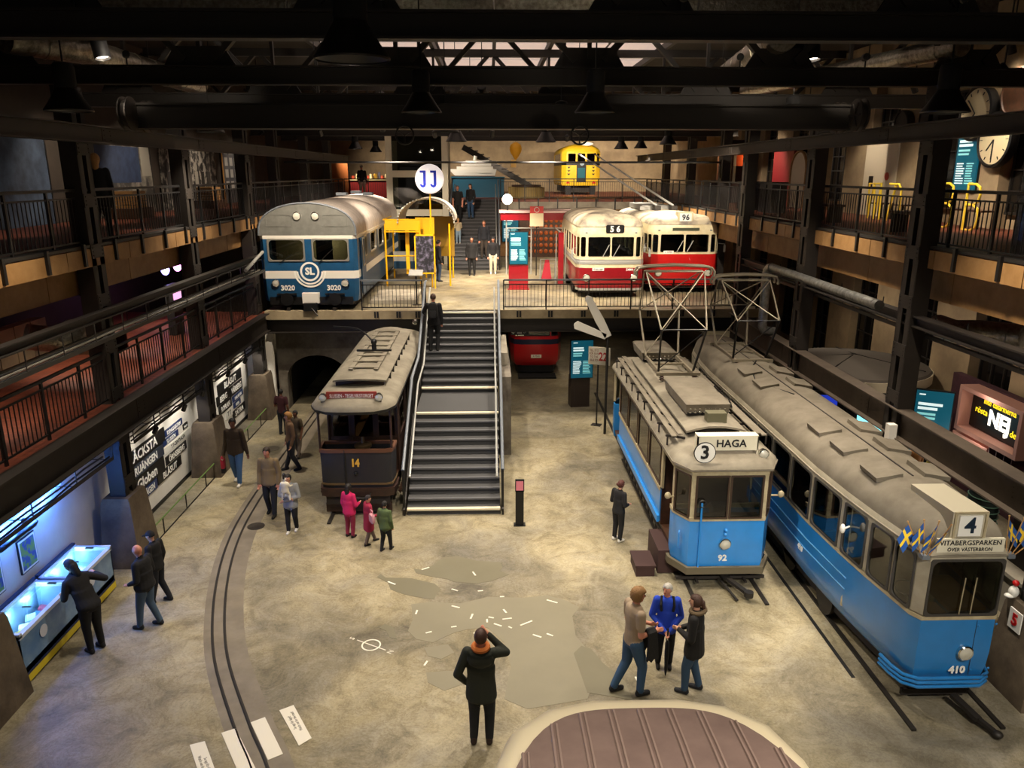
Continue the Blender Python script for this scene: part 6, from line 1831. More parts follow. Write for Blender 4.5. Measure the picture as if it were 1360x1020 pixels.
ns = empty('plum_stand', (11.6, 16.3, 0), 'plum coloured exhibition stand with a lit sign reading NEJ', 'stand')
part('back_wall', MB().box(.1, .3, -2.6, 2.2, 0, 2.75), m_pu, ns)
part('pink_frame', MB().box(-.35, .1, -1.1, 1.15, 2.62, 2.72).box(-.35, .1, -1.1, 1.15, 1.62, 1.72).box(-.35, .1, -1.1, -1.0, 1.72, 2.62).box(-.35, .1, 1.05, 1.15, 1.72, 2.62), mat('pale pink board', 'b98a7c', .6), ns)
sg = part('lit_sign', MB().box(-.06, .0, -1.0, 1.05, 1.75, 2.6), mat('sign black', '14130f', .4), ns)
ty = mat('sign yellow letters', 'f0d022', .5, emit=1.0)
text('inte dalarmerna', .2, ty, sg, (-.066, .05, 2.46), ROT_R, sx=.9, name='yellow_lettering')
text('NEJ', .5, mat('sign white letters', 'f6f2e2', .5, emit=1.4), sg, (-.066, .0, 2.12), ROT_R, bold=.02, name='white_lettering')
text('rösta', .22, ty, sg, (-.066, .66, 2.2), ROT_R, name='yellow_lettering')
text('den 6', .22, ty, sg, (-.066, -.66, 2.0), ROT_R, name='yellow_lettering')
part('lightbox', MB().box(-.25, -.2, .1, 1.35, 1.05, 1.4), mat('lightbox panel', 'f4ecd8', .5, emit=1.3), ns)
part('lightbox_frame', MB().box(-.2, .1, .05, 1.4, .98, 1.48), mat('pale pink board', 'b98a7c'), ns)
for k in range(4):
    part('pigeonhole', MB().box(-.3, .1, -.95 + k * .26, -.93 + k * .26, 1.1, 1.62), m_pu, ns)
for k in range(3):
    part('small_panel', MB().box(-.3, -.28, -.95 + k * .3, -.7 + k * .3, .65, 1.05), mat('teal panel', '4a8fa0', .4, emit=.5), ns)
light('stand_light', 'POINT', (-.5, .4, 1.2), 10, (1, .75, .65), parent=ns, size=.08)
light('stand_light', 'POINT', (-.6, 0, 2.7), 8, (1, .75, .65), parent=ns, size=.08)
dk = single('dark_cabinet', MB().box(-.4, .4, -.9, .9, 0, 1.5).box(-.42, .42, -.92, .92, 1.5, 1.54), mat('cabinet black brown', '1c1613', .6), 'dark cabinet with pale edge next to the plum stand', 'cabinet', loc=(10.9, 13.0, 0))
lw = single('low_wall', MB().box(-.1, .1, -2.2, 2.2, 0, .75).box(-.16, .16, -2.2, 2.2, .75, .82), M_CONC_L, 'low pale wall behind the rounded blue tram', 'wall', loc=(9.2, 13.6, 0))
bg_ = empty('striped_coat_rack', (10.02, 14.2, 0), 'dark green striped garment standing behind the low pale wall', 'garment')
part('garment', MB().loft([[(r * math.cos(k * PI / 8) * .8, r * math.sin(k * PI / 8), z) for k in range(16)] for r, z in ((.12, .6), (.3, .7), (.33, 1.2), (.28, 1.6), (.1, 1.78))], True, True, True), mat('dark green cloth', '12201a', .8), bg_)
for k in range(7):
    part('stripe', MB().tube([(.34 * math.cos(t * PI / 8) * .8, .34 * math.sin(t * PI / 8), .75 + k * .13) for t in range(17)], .012, 5), mat('pale green stripe', '4a6a58', .8), bg_)
part('hanger_pole', MB().cyl((0, 0, 0), (0, 0, .7), .03, n=8).cyl((0, 0, 0), (0, 0, .03), .25, n=16), M_BLACK, bg_)
sg5 = empty('number_sign', (7.735, 9.85, 1.2), 'white sign with red 5 on the brown column pedestal', 'sign')
part('plate', MB().box(0, .02, -.13, .13, -.16, .16), M_INKW, sg5)
text('5', .26, M_RED2, sg5, (-.004, 0, 0), ROT_R, bold=.008)
part('bracket', MB().box(.02, .07, -.04, .04, -.05, .05), M_BLACK, sg5)
kd = empty('toy_figure', (7.815, 10.08, 1.45), 'small white and red figure sitting on the column pedestal', 'figure')
part('body', MB().ell((0, 0, .09), (.075, .07, .095)).ell((-.05, 0, .03), (.08, .06, .035)), M_INKW, kd)
part('red_cap', MB().ell((0, -.01, .24), (.05, .05, .05)), M_RED2, kd)

# ================================================================== LEFT UPPER GALLERY AND WALKWAY
def mural(y0, y1, z0, z1, m, label):
    o = empty('wall_mural', (WXL + .02, (y0 + y1) / 2, z0), label, 'mural')
    part('print', MB().box(0, .04, (y0 - y1) / 2, (y1 - y0) / 2, 0, z1 - z0), m, o)
    part('edge_strip', MB().box(0, .05, (y1 - y0) / 2, (y1 - y0) / 2 + .05, 0, z1 - z0), M_BLACK, o)
    return o
mural(18.2, 21.2, ZG, 8.9, mat('blue figure mural', '232c3c', .7, 0, '46566c', 1.6), 'large bluish mural beside the upright foil duct')
mu = mural(22.6, 27.6, ZG, 8.9, mat('grey street mural', '35322f', .7, 0, '837d72', 1.2, ramp=(.45, .6)), 'wide grey mural with a blue tram shape on the left gallery')
part('tram_shape', MB().box(.04, .05, -1.3, 1.6, 1.0, 2.1), mat('mural navy', '1a2640', .7, 0, '2a3a58', 3), mu)
part('pale_building', MB().box(.04, .052, -2.3, -1.4, 0, 1.4), mat('mural pale', '8c877c', .7), mu)
part('pale_building', MB().box(.04, .052, 1.7, 2.4, 1.2, 2.4), mat('mural pale', '8c877c'), mu)
mu = mural(28.4, 34.0, ZG, 8.9, mat('crowd mural', '2a2826', .7, 0, '9a948a', 3.2, ramp=(.46, .58)), 'black and white crowd mural on the left gallery')
for k in range(7):
    y = -2.2 + k * .68
    part('mural_figure', MB().box(.04, .05, y - .16, y + .16, .4, 1.35).ell((.045, y, 1.52), (.01, .14, .16), 10, 6), mat('mural grey %d' % (k % 3), ['4a4744', '8f8a80', '211f1d'][k % 3], .7), mu)
mu = mural(34.8, 39.6, ZG, 8.9, mat('facade mural', '26272c', .7, 0, '4c4c50', 2), 'mural of a pale building facade at the far left')
for i in range(6):
    for j in range(4):
        part('mural_window', MB().box(.04, .05, -2.0 + i * .65, -1.6 + i * .65, .6 + j * .5, .95 + j * .5), mat('facade pale', '8f8c86', .7), mu)
part('orange_strip', MB().box(.04, .06, -2.4, -2.25, 0, 2.5), mat('amber strip', 'b07a2c', .7), mu)
for y, h, lb in ((23.8, .7, 'pale wooden crate on the left gallery'), (30.5, .75, 'pale wooden crate before the crowd mural')):
    o = empty('wooden_crate', (-10.7, y, ZG), lb, 'crate')
    for k in range(5):
        part('slat', MB().box(-.3, .3, -.45, .45, .3 + k * .1, .38 + k * .1), M_WOOD, o)
    part('plinth', MB().box(-.4, .4, -.7, .7, 0, .3), M_WOOD_D, o)
rad = empty('white_radiator', (-9.6, 12.1, ZG), 'row of upright white slats standing beside the foil duct', 'screen')
for k in range(6):
    part('slat', MB().box(-.03, .03, -.45 + k * .17, -.36 + k * .17, 0, 1.3), M_WHITE, rad)
fe = empty('fire_extinguisher', (-7.75, 25.6, ZG), 'dark red fire extinguisher at the gallery railing', 'extinguisher')
part('cylinder', MB().lathe([(.01, 0), (.09, 0), (.09, .45), (.03, .54), (.01, .55)], 14), M_RED, fe)
part('valve', MB().box(-.03, .03, -.06, .04, .55, .6), M_BLACK, fe)
for k, (y0, y1, m_) in enumerate(((15.4, 15.9, M_INKW), (15.95, 16.4, M_RED2), (16.45, 17.1, M_INKW), (17.2, 17.9, M_RED2), (17.95, 18.2, M_INKW))):
    single('wall_banner', MB().box(WXL, WXL + .05, y0, y1, 4.4, 5.6), m_, '%s hanging banner in the striped row on the walkway wall' % ('white' if m_ is M_INKW else 'red'), 'banner', 'striped banners')
single('wall_banner', MB().box(WXL, WXL + .05, 20.2, 21.0, 4.5, 5.6), mat('cream banner', 'd8cfae', .6), 'single cream banner further along the walkway wall', 'banner')
for y in (13.4, 17.6):
    o = empty('white_display_case', (-10.9, y, 3.35), 'row of pale display doors low on the walkway wall', 'display', 'pale display doors')
    for k in range(4):
        part('door_leaf', MB().box(-.3, 0, -1.3 + k * .66, -.68 + k * .66, 0, .85), M_WALLB, o)
o = empty('media_stand', (-8.6, 21.0, 3.35), 'black media stand with a pink lit screen on the walkway', 'stand')
part('post', MB().box(-.1, .1, -.3, .3, 0, 1.35), M_BLACK, o)
part('screen', MB().box(.1, .12, -.25, .25, .95, 1.3), mat('pink screen', 'e0a0c8', .4, emit=1.2), o)
o = empty('brown_bench', (-9.6, 18.8, 3.35), 'brown wooden bench on the red paving', 'bench')
part('seat', MB().box(-.5, .5, -.35, .35, .38, .45), M_WOOD_D, o)
part('side', MB().box(-.5, .5, -.35, -.3, 0, .38).box(-.5, .5, .3, .35, 0, .38), M_WOOD_D, o)
for k, (y, c_) in enumerate(((22.6, (.35, .3, 1.)), (23.5, (.9, .3, .8)))):
    o = empty('colour_lamp', (-9.4, y, 4.9), 'small %s lamp glowing at the end of the walkway' % ('blue' if k == 0 else 'pink'), 'lamp')
    part('globe', MB().ell((0, 0, 0), (.12, .12, .16), 12, 8), mat('colour glow %d' % k, [x ** .45 for x in c_], .4, emit=4.), o)
    part('cord', MB().cyl((0, 0, .15), (0, 0, ZG - .22 - 4.9), .012, n=5), M_BLACK, o)
    light('colour_light', 'POINT', (0, 0, -.25), 6, c_, parent=o, size=.1)
# ================================================================== PEOPLE
def V3(*a):
    return np.array(a, float)
def _cap_mesh(mb, a, ra, b, rb, n=12):
    a, b = Vector(a), Vector(b)
    d = (b - a)
    L = d.length
    d = d / max(L, 1e-6)
    u = d.orthogonal().normalized()
    v = d.cross(u)
    rings = []
    for c, r, t0, t1 in ((a, ra, -PI / 2, 0), (b, rb, 0, PI / 2)):
        for k in range(5):
            t = t0 + (t1 - t0) * k / 4
            rr, h = max(r * math.cos(t), 1e-4), r * math.sin(t)
            rings.append([c + d * h + (u * math.cos(2 * PI * j / n) + v * math.sin(2 * PI * j / n)) * rr for j in range(n)])
    mb.loft(rings, True, True, True)
SKINS = {'a': mat('skin light', 'c8957a', .55), 'b': mat('skin pink', 'c4836a', .55), 'c': mat('skin tan', '9a6a4c', .55), 'd': mat('skin brown', '6e4632', .55)}
M_EYE, M_LIP = mat('eye', '1c1512', .3), mat('lip', '8c4a42', .6)
_cm = {}
def cloth(c):
    if c not in _cm:
        _cm[c] = mat('cloth ' + c, c, .85, 0, bump=.25, scale=9, bscale=22)
    return _cm[c]
def person(label, loc, H, face, top, pants, shoe='151414', hair=('short', '2a1a10'), skin='a', coat=None, vox=.016, arms='long', topname='jacket', pantname='trousers', head=(0, 0), lean=0., bulk=1., group=None, **J):
    # joints in units of height; x right, y forward, z up
    j = dict(lh=(-.052, 0, .50), rh=(.052, 0, .50), lk=(-.058, .012, .275), rk=(.058, .012, .275), la=(-.06, -.012, .045), ra=(.06, -.012, .045),
             ls=(-.102, 0, .795), rs=(.102, 0, .795), le=(-.135, -.012, .625), re=(.135, -.012, .625), lw=(-.135, .035, .475), rw=(.135, .035, .475))
    j.update(J)
    g = {k: V3(*v) for k, v in j.items()}
    sp = lambda z: lean * max(0, (z - .5)) * 1.6
    for k in ('ls', 'rs'):
        g[k] = g[k] + V3(0, sp(g[k][2]), -abs(lean) * .1)
    P = []          # (kind, data, tag)
    def cap(a, ra, b, rb, t):
        P.append(('c', V3(*a) * H, ra * H, V3(*b) * H, rb * H, t))
    def ell(c_, r, t):
        P.append(('e', V3(*c_) * H, V3(*r) * H, t))
    def loft(lv, t):
        P.append(('l', [(V3(x, y, z) * H, rx * H, ry * H) for x, y, z, rx, ry in lv], t))
    bk = bulk
    loft([(0, sp(z) + 0, z, rx * bk, ry * bk) for z, rx, ry in ((.50, .086, .064), (.56, .086, .064), (.63, .080, .060), (.70, .088, .064), (.76, .100, .062), (.80, .094, .055), (.825, .06, .045))], 'top')
    loft([(0, 0, z, rx * bk, ry * bk) for z, rx, ry in ((.455, .06, .055), (.48, .088, .064), (.52, .088, .065))], 'pants')
    if coat:
        ym = sp(.55)
        loft([(0, ym * (z - coat) / (.60 - coat) if z < .6 else sp(z), z, rx * bk, ry * bk) for z, rx, ry in ((coat, .105, .082), (coat + .03, .108, .084), ((coat + .6) / 2, .102, .078), (.60, .094, .070), (.68, .098, .07))], 'top')
    pw = 1.06
    for s in 'lr':
        cap(g[s + 'h'], .056 * pw * bk ** .5, g[s + 'k'], .040 * pw, 'pants')
        cap(g[s + 'k'], .039 * pw, g[s + 'a'] + V3(0, 0, .012), .029 * pw, 'pants')
        a = g[s + 'a']
        cap(a + V3(0, -.018, -.02), .024, a + V3(0, .075, -.027), .020, 'shoe')
        cap(a + V3(0, -.01, -.005), .024, a + V3(0, -.01, .004), .024, 'shoe')
        sh, e, w_ = g[s + 's'], g[s + 'e'], g[s + 'w']
        if arms == 'long':
            cap(sh, .040, e, .032, 'top')
        else:
            cap(sh, .041, sh + (e - sh) * .62, .036, 'top')
        m_ = 'top' if arms == 'long' else 'skin'
        if arms == 'short':
            mid = sh + (e - sh) * .62
            cap(mid, .029, e, .026, 'skin')
        cap(e, .031 if arms == 'long' else .025, w_, .023 if arms == 'long' else .017, m_)
        d = (w_ - e) / np.linalg.norm(w_ - e)
        sg = -1 if s == 'l' else 1
        side = np.cross(d, V3(0, 1, 0))
        side = side / max(np.linalg.norm(side), 1e-6)
        if np.linalg.norm(np.cross(d, V3(0, 1, 0))) < .3:
            side = V3(1, 0, 0)
        up = np.cross(side, d)
        palm = w_ + d * .032
        cap(w_, .016, palm, .019, 'skin')
        cap(palm - side * .010, .012, palm + side * .010, .012, 'skin')
        for q, L_ in ((-.016, .040), (-.0055, .047), (.005, .044), (.015, .034)):
            k1 = palm + side * q + d * .016
            k2 = k1 + d * L_ * .5 + up * .008
            cap(k1, .0062, k2, .0056, 'skin')
            cap(k2, .0056, k2 + d * L_ * .35 + up * .016, .005, 'skin')
        inn = side * (1 if np.dot(side, V3(-sg, 0, 0)) > 0 else -1)
        cap(palm + inn * .014 - d * .012, .0075, palm + inn * .034 + d * .012, .0058, 'skin')
    nb = V3(0, sp(.82), .82)
    hy, hp = math.radians(head[0]), math.radians(head[1])
    R = np.array([[math.cos(hy), -math.sin(hy), 0], [math.sin(hy), math.cos(hy), 0], [0, 0, 1]]) @ np.array([[1, 0, 0], [0, math.cos(hp), -math.sin(hp)], [0, math.sin(hp), math.cos(hp)]])
    cap(nb - V3(0, 0, .03), .034, nb + R @ V3(0, .006, .05), .030, 'skin')
    hc = nb + V3(0, .004, .03) + R @ V3(0, .012, .075)
    ell(hc, (.043, .054, .058), 'skin')
    cap(hc + R @ V3(0, .016, -.03), .030, hc + R @ V3(0, .028, -.045), .020, 'skin')
    cap(hc + R @ V3(0, .05, .002), .005, hc + R @ V3(0, .062, -.016), .0075, 'skin')
    for s in (-1, 1):
        cap(hc + R @ V3(s * .044, -.004, .008), .008, hc + R @ V3(s * .046, -.002, -.010), .006, 'skin')
    mb = MB()
    for p in P:
        if p[0] == 'c':
            _cap_mesh(mb, p[1], p[2], p[3], p[4])
        elif p[0] == 'e':
            mb.ell(p[1], p[2], 16, 12)
        else:
            mb.loft([[(c_[0] + rx * math.cos(2 * PI * k / 16), c_[1] + ry * math.sin(2 * PI * k / 16), c_[2]) for k in range(16)] for c_, rx, ry in p[1]], True, True, True)
    me = mb.mesh('raw', None, 0)
    ob = bpy.data.objects.new('raw', me)
    rm = ob.modifiers.new('r', 'REMESH')
    rm.mode = 'VOXEL'
    rm.voxel_size = vox
    sm = ob.modifiers.new('s', 'SMOOTH')
    sm.factor = .5
    sm.iterations = 2 if vox > .013 else 3
    bd = bake(ob)
    bpy.data.objects.remove(ob)
    nv = len(bd.vertices)
    co = np.empty(nv * 3)
    bd.vertices.foreach_get('co', co)
    co = co.reshape(-1, 3)
    co[:, 2] -= co[:, 2].min()
    nf = len(bd.polygons)
    lt_ = np.empty(nf, np.int32)
    bd.polygons.foreach_get('loop_total', lt_)
    vi = np.empty(len(bd.loops), np.int32)
    bd.loops.foreach_get('vertex_index', vi)
    faces = [tuple(x) for x in np.split(vi, np.cumsum(lt_)[:-1])]
    nr = np.array([v.normal[:] for v in bd.vertices])
    fc = np.array([co[list(f)].mean(0) for f in faces])
    tags, dist = ['skin'], None
    names = ['skin', 'top', 'pants', 'shoe']
    best = np.full(nf, 1e9)
    lab = np.zeros(nf, int)
    for p in P:
        if p[0] == 'c':
            ab = p[3] - p[1]
            t = np.clip(((fc - p[1]) @ ab) / max(ab @ ab, 1e-9), 0, 1)
            d = np.linalg.norm(fc - p[1] - t[:, None] * ab, axis=1) - (p[2] + (p[4] - p[2]) * t)
        elif p[0] == 'e':
            d = (np.linalg.norm((fc - p[1]) / p[2], axis=1) - 1) * p[2].min()
        else:
            lv = p[1]
            zs = np.array([c_[2] for c_, _, _ in lv])
            z = np.clip(fc[:, 2], zs[0], zs[-1])
            cx_ = np.interp(z, zs, [c_[0] for c_, _, _ in lv])
            cy_ = np.interp(z, zs, [c_[1] for c_, _, _ in lv])
            rx = np.interp(z, zs, [a for _, a, _ in lv])
            ry = np.interp(z, zs, [a for _, _, a in lv])
            d = (np.sqrt(((fc[:, 0] - cx_) / rx) ** 2 + ((fc[:, 1] - cy_) / ry) ** 2) - 1) * np.minimum(rx, ry)
            d = np.hypot(np.maximum(d, 0), np.abs(fc[:, 2] - z)) + np.minimum(d, 0)
        if p[-1] == 'top':
            d = d - .004 * H
        k = names.index(p[-1])
        m_ = d < best
        best[m_] = d[m_]
        lab[m_] = k
    bm_ = bpy.data.meshes.new('person')
    bm_.from_pydata(co.tolist(), [], faces)
    bm_.materials.append(SKINS[skin])
    bm_.polygons.foreach_set('use_smooth', [True] * nf)
    o = link('person', bm_)
    o.location = loc
    o.rotation_euler = (0, 0, math.radians(face))
    tag(o, label, 'person', group)
    def piece(nm_, mask, c_, offs):
        idx = np.nonzero(mask)[0]
        if not len(idx):
            return
        used = sorted({v for i in idx for v in faces[i]})
        mp = {v: k for k, v in enumerate(used)}
        vv = co[used] + nr[used] * offs
        vv[:, 2] = np.maximum(vv[:, 2], .001)
        m2 = bpy.data.meshes.new(nm_)
        m2.from_pydata(vv.tolist(), [], [tuple(mp[v] for v in faces[i]) for i in idx])
        m2.materials.append(cloth(c_))
        m2.polygons.foreach_set('use_smooth', [True] * len(idx))
        return link(nm_, m2, o)
    piece(topname, lab == 1, top, .004)
    piece(pantname, lab == 2, pants, .003)
    piece('shoe', (lab == 3) & (fc[:, 0] < 0), shoe, .004)
    piece('shoe', (lab == 3) & (fc[:, 0] >= 0), shoe, .004)
    # face and hair
    HC = hc * H
    for s in (-1, 1):
        e = HC + R @ V3(s * .017, .048, .006) * H
        part('eye', MB().ell(e, (.007 * H, .006 * H, .0045 * H), 8, 6), M_EYE, o)
    e = HC + R @ V3(0, .046, -.034) * H
    part('mouth', MB().ell(e, (.013 * H, .006 * H, .004 * H), 8, 6), M_LIP, o)
    st_, hcol = hair
    hm = MB()
    if st_ != 'bald':
        rings = []
        rad = V3(.050, .061, .064) * (1.12 if st_ in ('curly', 'full') else 1.0)
        for a in range(15):
            t = PI * a / 14 - PI / 2
            row = []
            for k in range(24):
                dx, dy, dz = math.cos(t) * math.cos(2 * PI * k / 24), math.cos(t) * math.sin(2 * PI * k / 24), math.sin(t)
                low = -.35 if st_ in ('short', 'crop') else -.9
                keep = (dy < .35 and dz > low - (.25 if dy < -.2 else 0)) or (dz > .42 and dy < .9) or dz > .62
                if st_ in ('cap', 'beanie'):
                    keep = dz > .12 or (dy < -.1 and dz > -.3)
                f = 1. if keep else .72
                if st_ == 'curly':
                    f *= 1 + .05 * math.sin(k * 2.7 + a * 3.1)
                row.append(tuple(HC + R @ (V3(dx, dy, dz) * rad * f + V3(0, -.004, .004)) * H))
            rings.append(row)
        hm.loft(rings, True, True, True)
        if st_ in ('long', 'full'):
            _cap_mesh(hm, HC + R @ V3(0, -.035, -.02) * H, .045 * H, HC + R @ V3(0, -.045, -.11) * H, .034 * H)
        if st_ == 'tail':
            _cap_mesh(hm, HC + R @ V3(0, -.06, .0) * H, .022 * H, HC + R @ V3(0, -.085, -.10) * H, .012 * H)
        if st_ == 'bun':
            hm.ell(HC + R @ V3(0, -.062, .0) * H, V3(.024, .022, .024) * H)
        if st_ == 'cap':
            _cap_mesh(hm, HC + R @ V3(-.022, .06, .018) * H, .011 * H, HC + R @ V3(.022, .06, .018) * H, .011 * H)
            _cap_mesh(hm, HC + R @ V3(-.015, .085, .014) * H, .009 * H, HC + R @ V3(.015, .085, .014) * H, .009 * H)
        part({'cap': 'cap', 'beanie': 'hat'}.get(st_, 'hair'), hm, cloth(hcol) if st_ in ('cap', 'beanie') else mat('hair ' + hcol, hcol, .6, 0, bump=.5, scale=30, bscale=60), o, smooth=60)
    o['_h'] = H
    return o, HC, R, g
def foot(x, y, z=0.):
    return atz(x, y, z)
def hgt(loc, hx, hy):
    return aty(hx, hy, loc.y).z - loc.z
def who(fx, fy, hx, hy, z=0.):
    p = atz(fx, fy, z)
    return p, aty(hx, hy, p.y).z - z

# ---- the five nearest visitors
l, H = who(640, 985, 647, 834)
o, hc, R, g = person('person in a dark green parka and orange hood, back turned, holding a phone up', l, H, -4, '1d2119', '0d1018', '2a1a14', ('short', '3a2012'), 'b', coat=.40, vox=.013, rw=(.055, .085, .885), re=(.185, .06, .76), le=(-.175, -.03, .62), lw=(-.12, .045, .50), bulk=1.1, lk=(-.055, .01, .275), rk=(.062, .01, .275), head=(0, 8), topname='parka')
part('orange_hood', MB().tube([(.052 * H * math.cos(t * PI / 8), -.005 + .05 * H * math.sin(t * PI / 8), .845 * H + .008 * math.sin(t * PI / 8)) for t in range(17)], .022 * H, 8), cloth('b5652c'), o)
part('parka_hood', MB().loft([[(.075 * H * math.cos(PI + PI * t / 10) * k, -.045 * H + .05 * H * math.sin(PI + PI * t / 10) * k, z * H) for t in range(11)] for k, z in ((1.25, .80), (1.35, .765), (1.1, .73), (.5, .70))], False).loft([[(.075 * H * math.cos(PI + PI * t / 10) * k * .9, -.035 * H + .05 * H * math.sin(PI + PI * t / 10) * k * .9, z * H) for t in range(11)] for k, z in ((1.25, .80), (1.35, .765), (1.1, .73), (.5, .70))], False), cloth('1d2119'), o)

l, H = who(838, 920, 833, 779)
o, hc, R, g = person('person in a beige t-shirt and jeans with ginger hair, jacket over the forearm', l, H, -72, '9b8872', '33506e', '17171a', ('curly', '8f6a40'), 'b', vox=.013, arms='short', topname='t_shirt', pantname='jeans', rw=(.075, .15, .60), re=(.135, -.01, .625), lw=(-.05, .16, .60), le=(-.13, .01, .63), lk=(-.06, -.02, .28), la=(-.065, -.13, .05), ra=(.06, .05, .045), rk=(.06, .06, .28), head=(-10, -8), bulk=1.08)
jk = MB()
fe_, fw_ = Vector(g['re']) * H, Vector(g['rw']) * H
rings = []
for k, t in enumerate((.38, .46, .6, .75, .9, 1.0)):
    c_ = fe_.lerp(fw_, t)
    sag = .03 * math.sin(2.3 * k)
    sec = [(-.075, -.30 - sag), (-.085, -.1), (-.07, .045), (0, .078), (.07, .045), (.09, -.1), (.10, -.40 + sag), (.06, -.40 + sag), (.055, -.1), (.035, .02), (0, .04), (-.035, .02), (-.05, -.1), (-.045, -.30 - sag)]
    rings.append([(c_.x + x, c_.y + (.06 * (t - .6) * (-z) / .3 if z < 0 else 0), c_.z + z) for x, z in sec])
jk.loft(rings, True, True, True)
jo = single('draped_jacket', jk, cloth('101012'), 'black jacket draped over the forearm of the person in beige', 'jacket', loc=tuple(l), rz=math.radians(-72))

l, H = who(881, 885, 884, 773)
o, hc, R, g = person('person in a bright blue jacket with grey hair, both hands on an umbrella', l, H, 172, '1b3fb4', '12151d', '151414', ('short', 'a8a49c'), 'b', coat=.44, vox=.013, rw=(.028, .135, .515), lw=(-.03, .135, .515), re=(.15, .01, .62), le=(-.15, .01, .62), head=(-38, 0), bulk=1.0)
part('backpack_strap', MB().tube([(.06 * H, .062 * H, .70 * H), (.068 * H, .066 * H, .77 * H), (.06 * H, .01 * H, .835 * H), (.055 * H, -.05 * H, .80 * H)], .014 * H, 6).tube([(-.06 * H, .062 * H, .70 * H), (-.068 * H, .066 * H, .77 * H), (-.06 * H, .01 * H, .835 * H), (-.055 * H, -.05 * H, .80 * H)], .014 * H, 6), cloth('101012'), o)
um = empty('umbrella', (l.x - .03, l.y - .27, 0), 'furled black umbrella held upright by the person in blue', 'umbrella')
part('canopy', MB().lathe([(.008, .03), (.02, .1), (.035, .45), (.03, .62), (.012, .66)], 12), cloth('101012'), um)
part('shaft', MB().cyl((0, 0, 0), (0, 0, .80), .007, n=6), M_CHROME, um)
part('handle', MB().cyl((0, 0, .72), (0, 0, .86), .014, n=8), M_BLACK, um)

l, H = who(918, 918, 912, 789)
o, hc, R, g = person('person in a black hooded coat with brown tied hair, facing the other two', l, H, 62, '141213', '2c4660', '1a1b1f', ('tail', '3a2216'), 'a', coat=.40, vox=.013, lw=(-.04, .13, .62), rw=(.05, .13, .60), le=(-.15, .0, .62), re=(.16, -.01, .62), la=(-.06, .05, .045), lk=(-.06, .05, .275), ra=(.06, -.05, .045), bulk=1.08, topname='coat', pantname='jeans', head=(5, 0))
part('fur_hood', MB().tube([(.07 * H * math.cos(t * PI / 8), -.015 + .062 * H * math.sin(t * PI / 8), .84 * H - .02 * math.sin(t * PI / 8)) for t in range(17)], .02 * H, 8), cloth('5a4a34'), o)

l, H = who(820, 718, 819, 637)
person('person in a black jacket with reddish hair, standing beside the blue tram', l, H, -55, '131315', '0f0f10', 'd8d4ca', ('bun', '4a2018'), 'a', coat=.47, vox=.015, rw=(.09, .1, .60), lw=(-.09, .1, .60), head=(-15, -10))

# ---- group before the brown tram
l, H = who(466, 713, 470, 642)
person('person in a bright pink puffer jacket beside the brown tram front', l, H, -30, 'c01a58', '8a2440', '1a1416', ('full', '17110f'), 'a', coat=.45, vox=.016, bulk=1.15, rw=(.12, .12, .62), re=(.15, .0, .62))
l, H = who(491, 722, 483, 657)
o, hc, R, g = person('person in a crimson coat and dark hat with a small pink handbag', l, H, -60, '8c1638', '6a5a50', '17171a', ('beanie', '2a2326'), 'a', coat=.30, vox=.016, bulk=1.15, lk=(-.06, .06, .28), la=(-.06, .13, .05), ra=(.06, -.09, .05), rk=(.06, -.02, .28), rw=(.11, .16, .60), re=(.15, .02, .62), topname='coat')
hb = empty('handbag', (l.x + .12, l.y - .26, .62), 'small pale pink handbag hanging from the crimson coat', 'handbag', rz=math.radians(-60))
part('pouch', MB().loft([[(x * k, y, z) for x, y in rrect(.22, .07, .03)] for k, z in ((.9, 0), (1, .03), (1, .14), (.8, .17))], True, True, True), cloth('c08a94'), hb)
part('strap', MB().tube([(-.08, 0, .16), (-.05, 0, .26), (.05, 0, .26), (.08, 0, .16)], .01, 6), cloth('c08a94'), hb)
l, H = who(513, 731, 507, 665)
person('child in an olive green quilted jacket and black leggings', l, H, -25, '4a5a34', '101012', '1a1a1c', ('short', '14100e'), 'a', coat=.46, vox=.016, bulk=1.15, la=(-.06, -.06, .045), ra=(.06, .07, .045), rk=(.06, .05, .275))
l, H = who(389, 706, 383, 628)
o, hc, R, g = person('person in a grey patterned top carrying a baby, white trainers', l, H, 178, '8d9094', '0f0f12', 'dcd8d0', ('bun', '16110f'), 'a', coat=.44, vox=.015, rw=(-.03, .12, .62), re=(.15, .03, .64), lw=(.05, .12, .58), le=(-.15, .03, .62), la=(-.05, -.06, .045), ra=(.05, .05, .045), head=(-10, -6), bulk=1.1)
bl = Vector((l.x - .02, l.y - .26, .86))
person('baby in a cream suit carried against the grey patterned top', bl, .62, -10, 'd8d0bc', 'd8d0bc', 'd8d0bc', ('full', '17110e'), 'a', vox=.012, bulk=1.5, lk=(-.11, .07, .36), la=(-.14, .02, .2), rk=(.11, .07, .36), ra=(.14, .02, .2), lw=(-.2, .1, .68), rw=(.2, .1, .68), le=(-.17, .02, .68), re=(.17, .02, .68))
l, H = who(362, 683, 371, 592)
person('person in a tan jacket over a navy shirt, walking from the tunnel', l, H, 176, '7d6a4c', '151820', '17150f', ('short', '2a1c12'), 'b', coat=.46, vox=.015, la=(-.06, .08, .05), lk=(-.06, .05, .275), ra=(.06, -.07, .05), head=(-6, -4))
l, H = who(389, 624, 374, 579)
person('person with curly blond hair half hidden behind the tan jacket', l, 1.62, 120, '6a4f36', '1a1a1e', '151414', ('curly', '9a6c34'), 'a', vox=.017, la=(-.06, -.09, .05), ra=(.06, .08, .05))
l, H = who(397, 607, 382, 544)
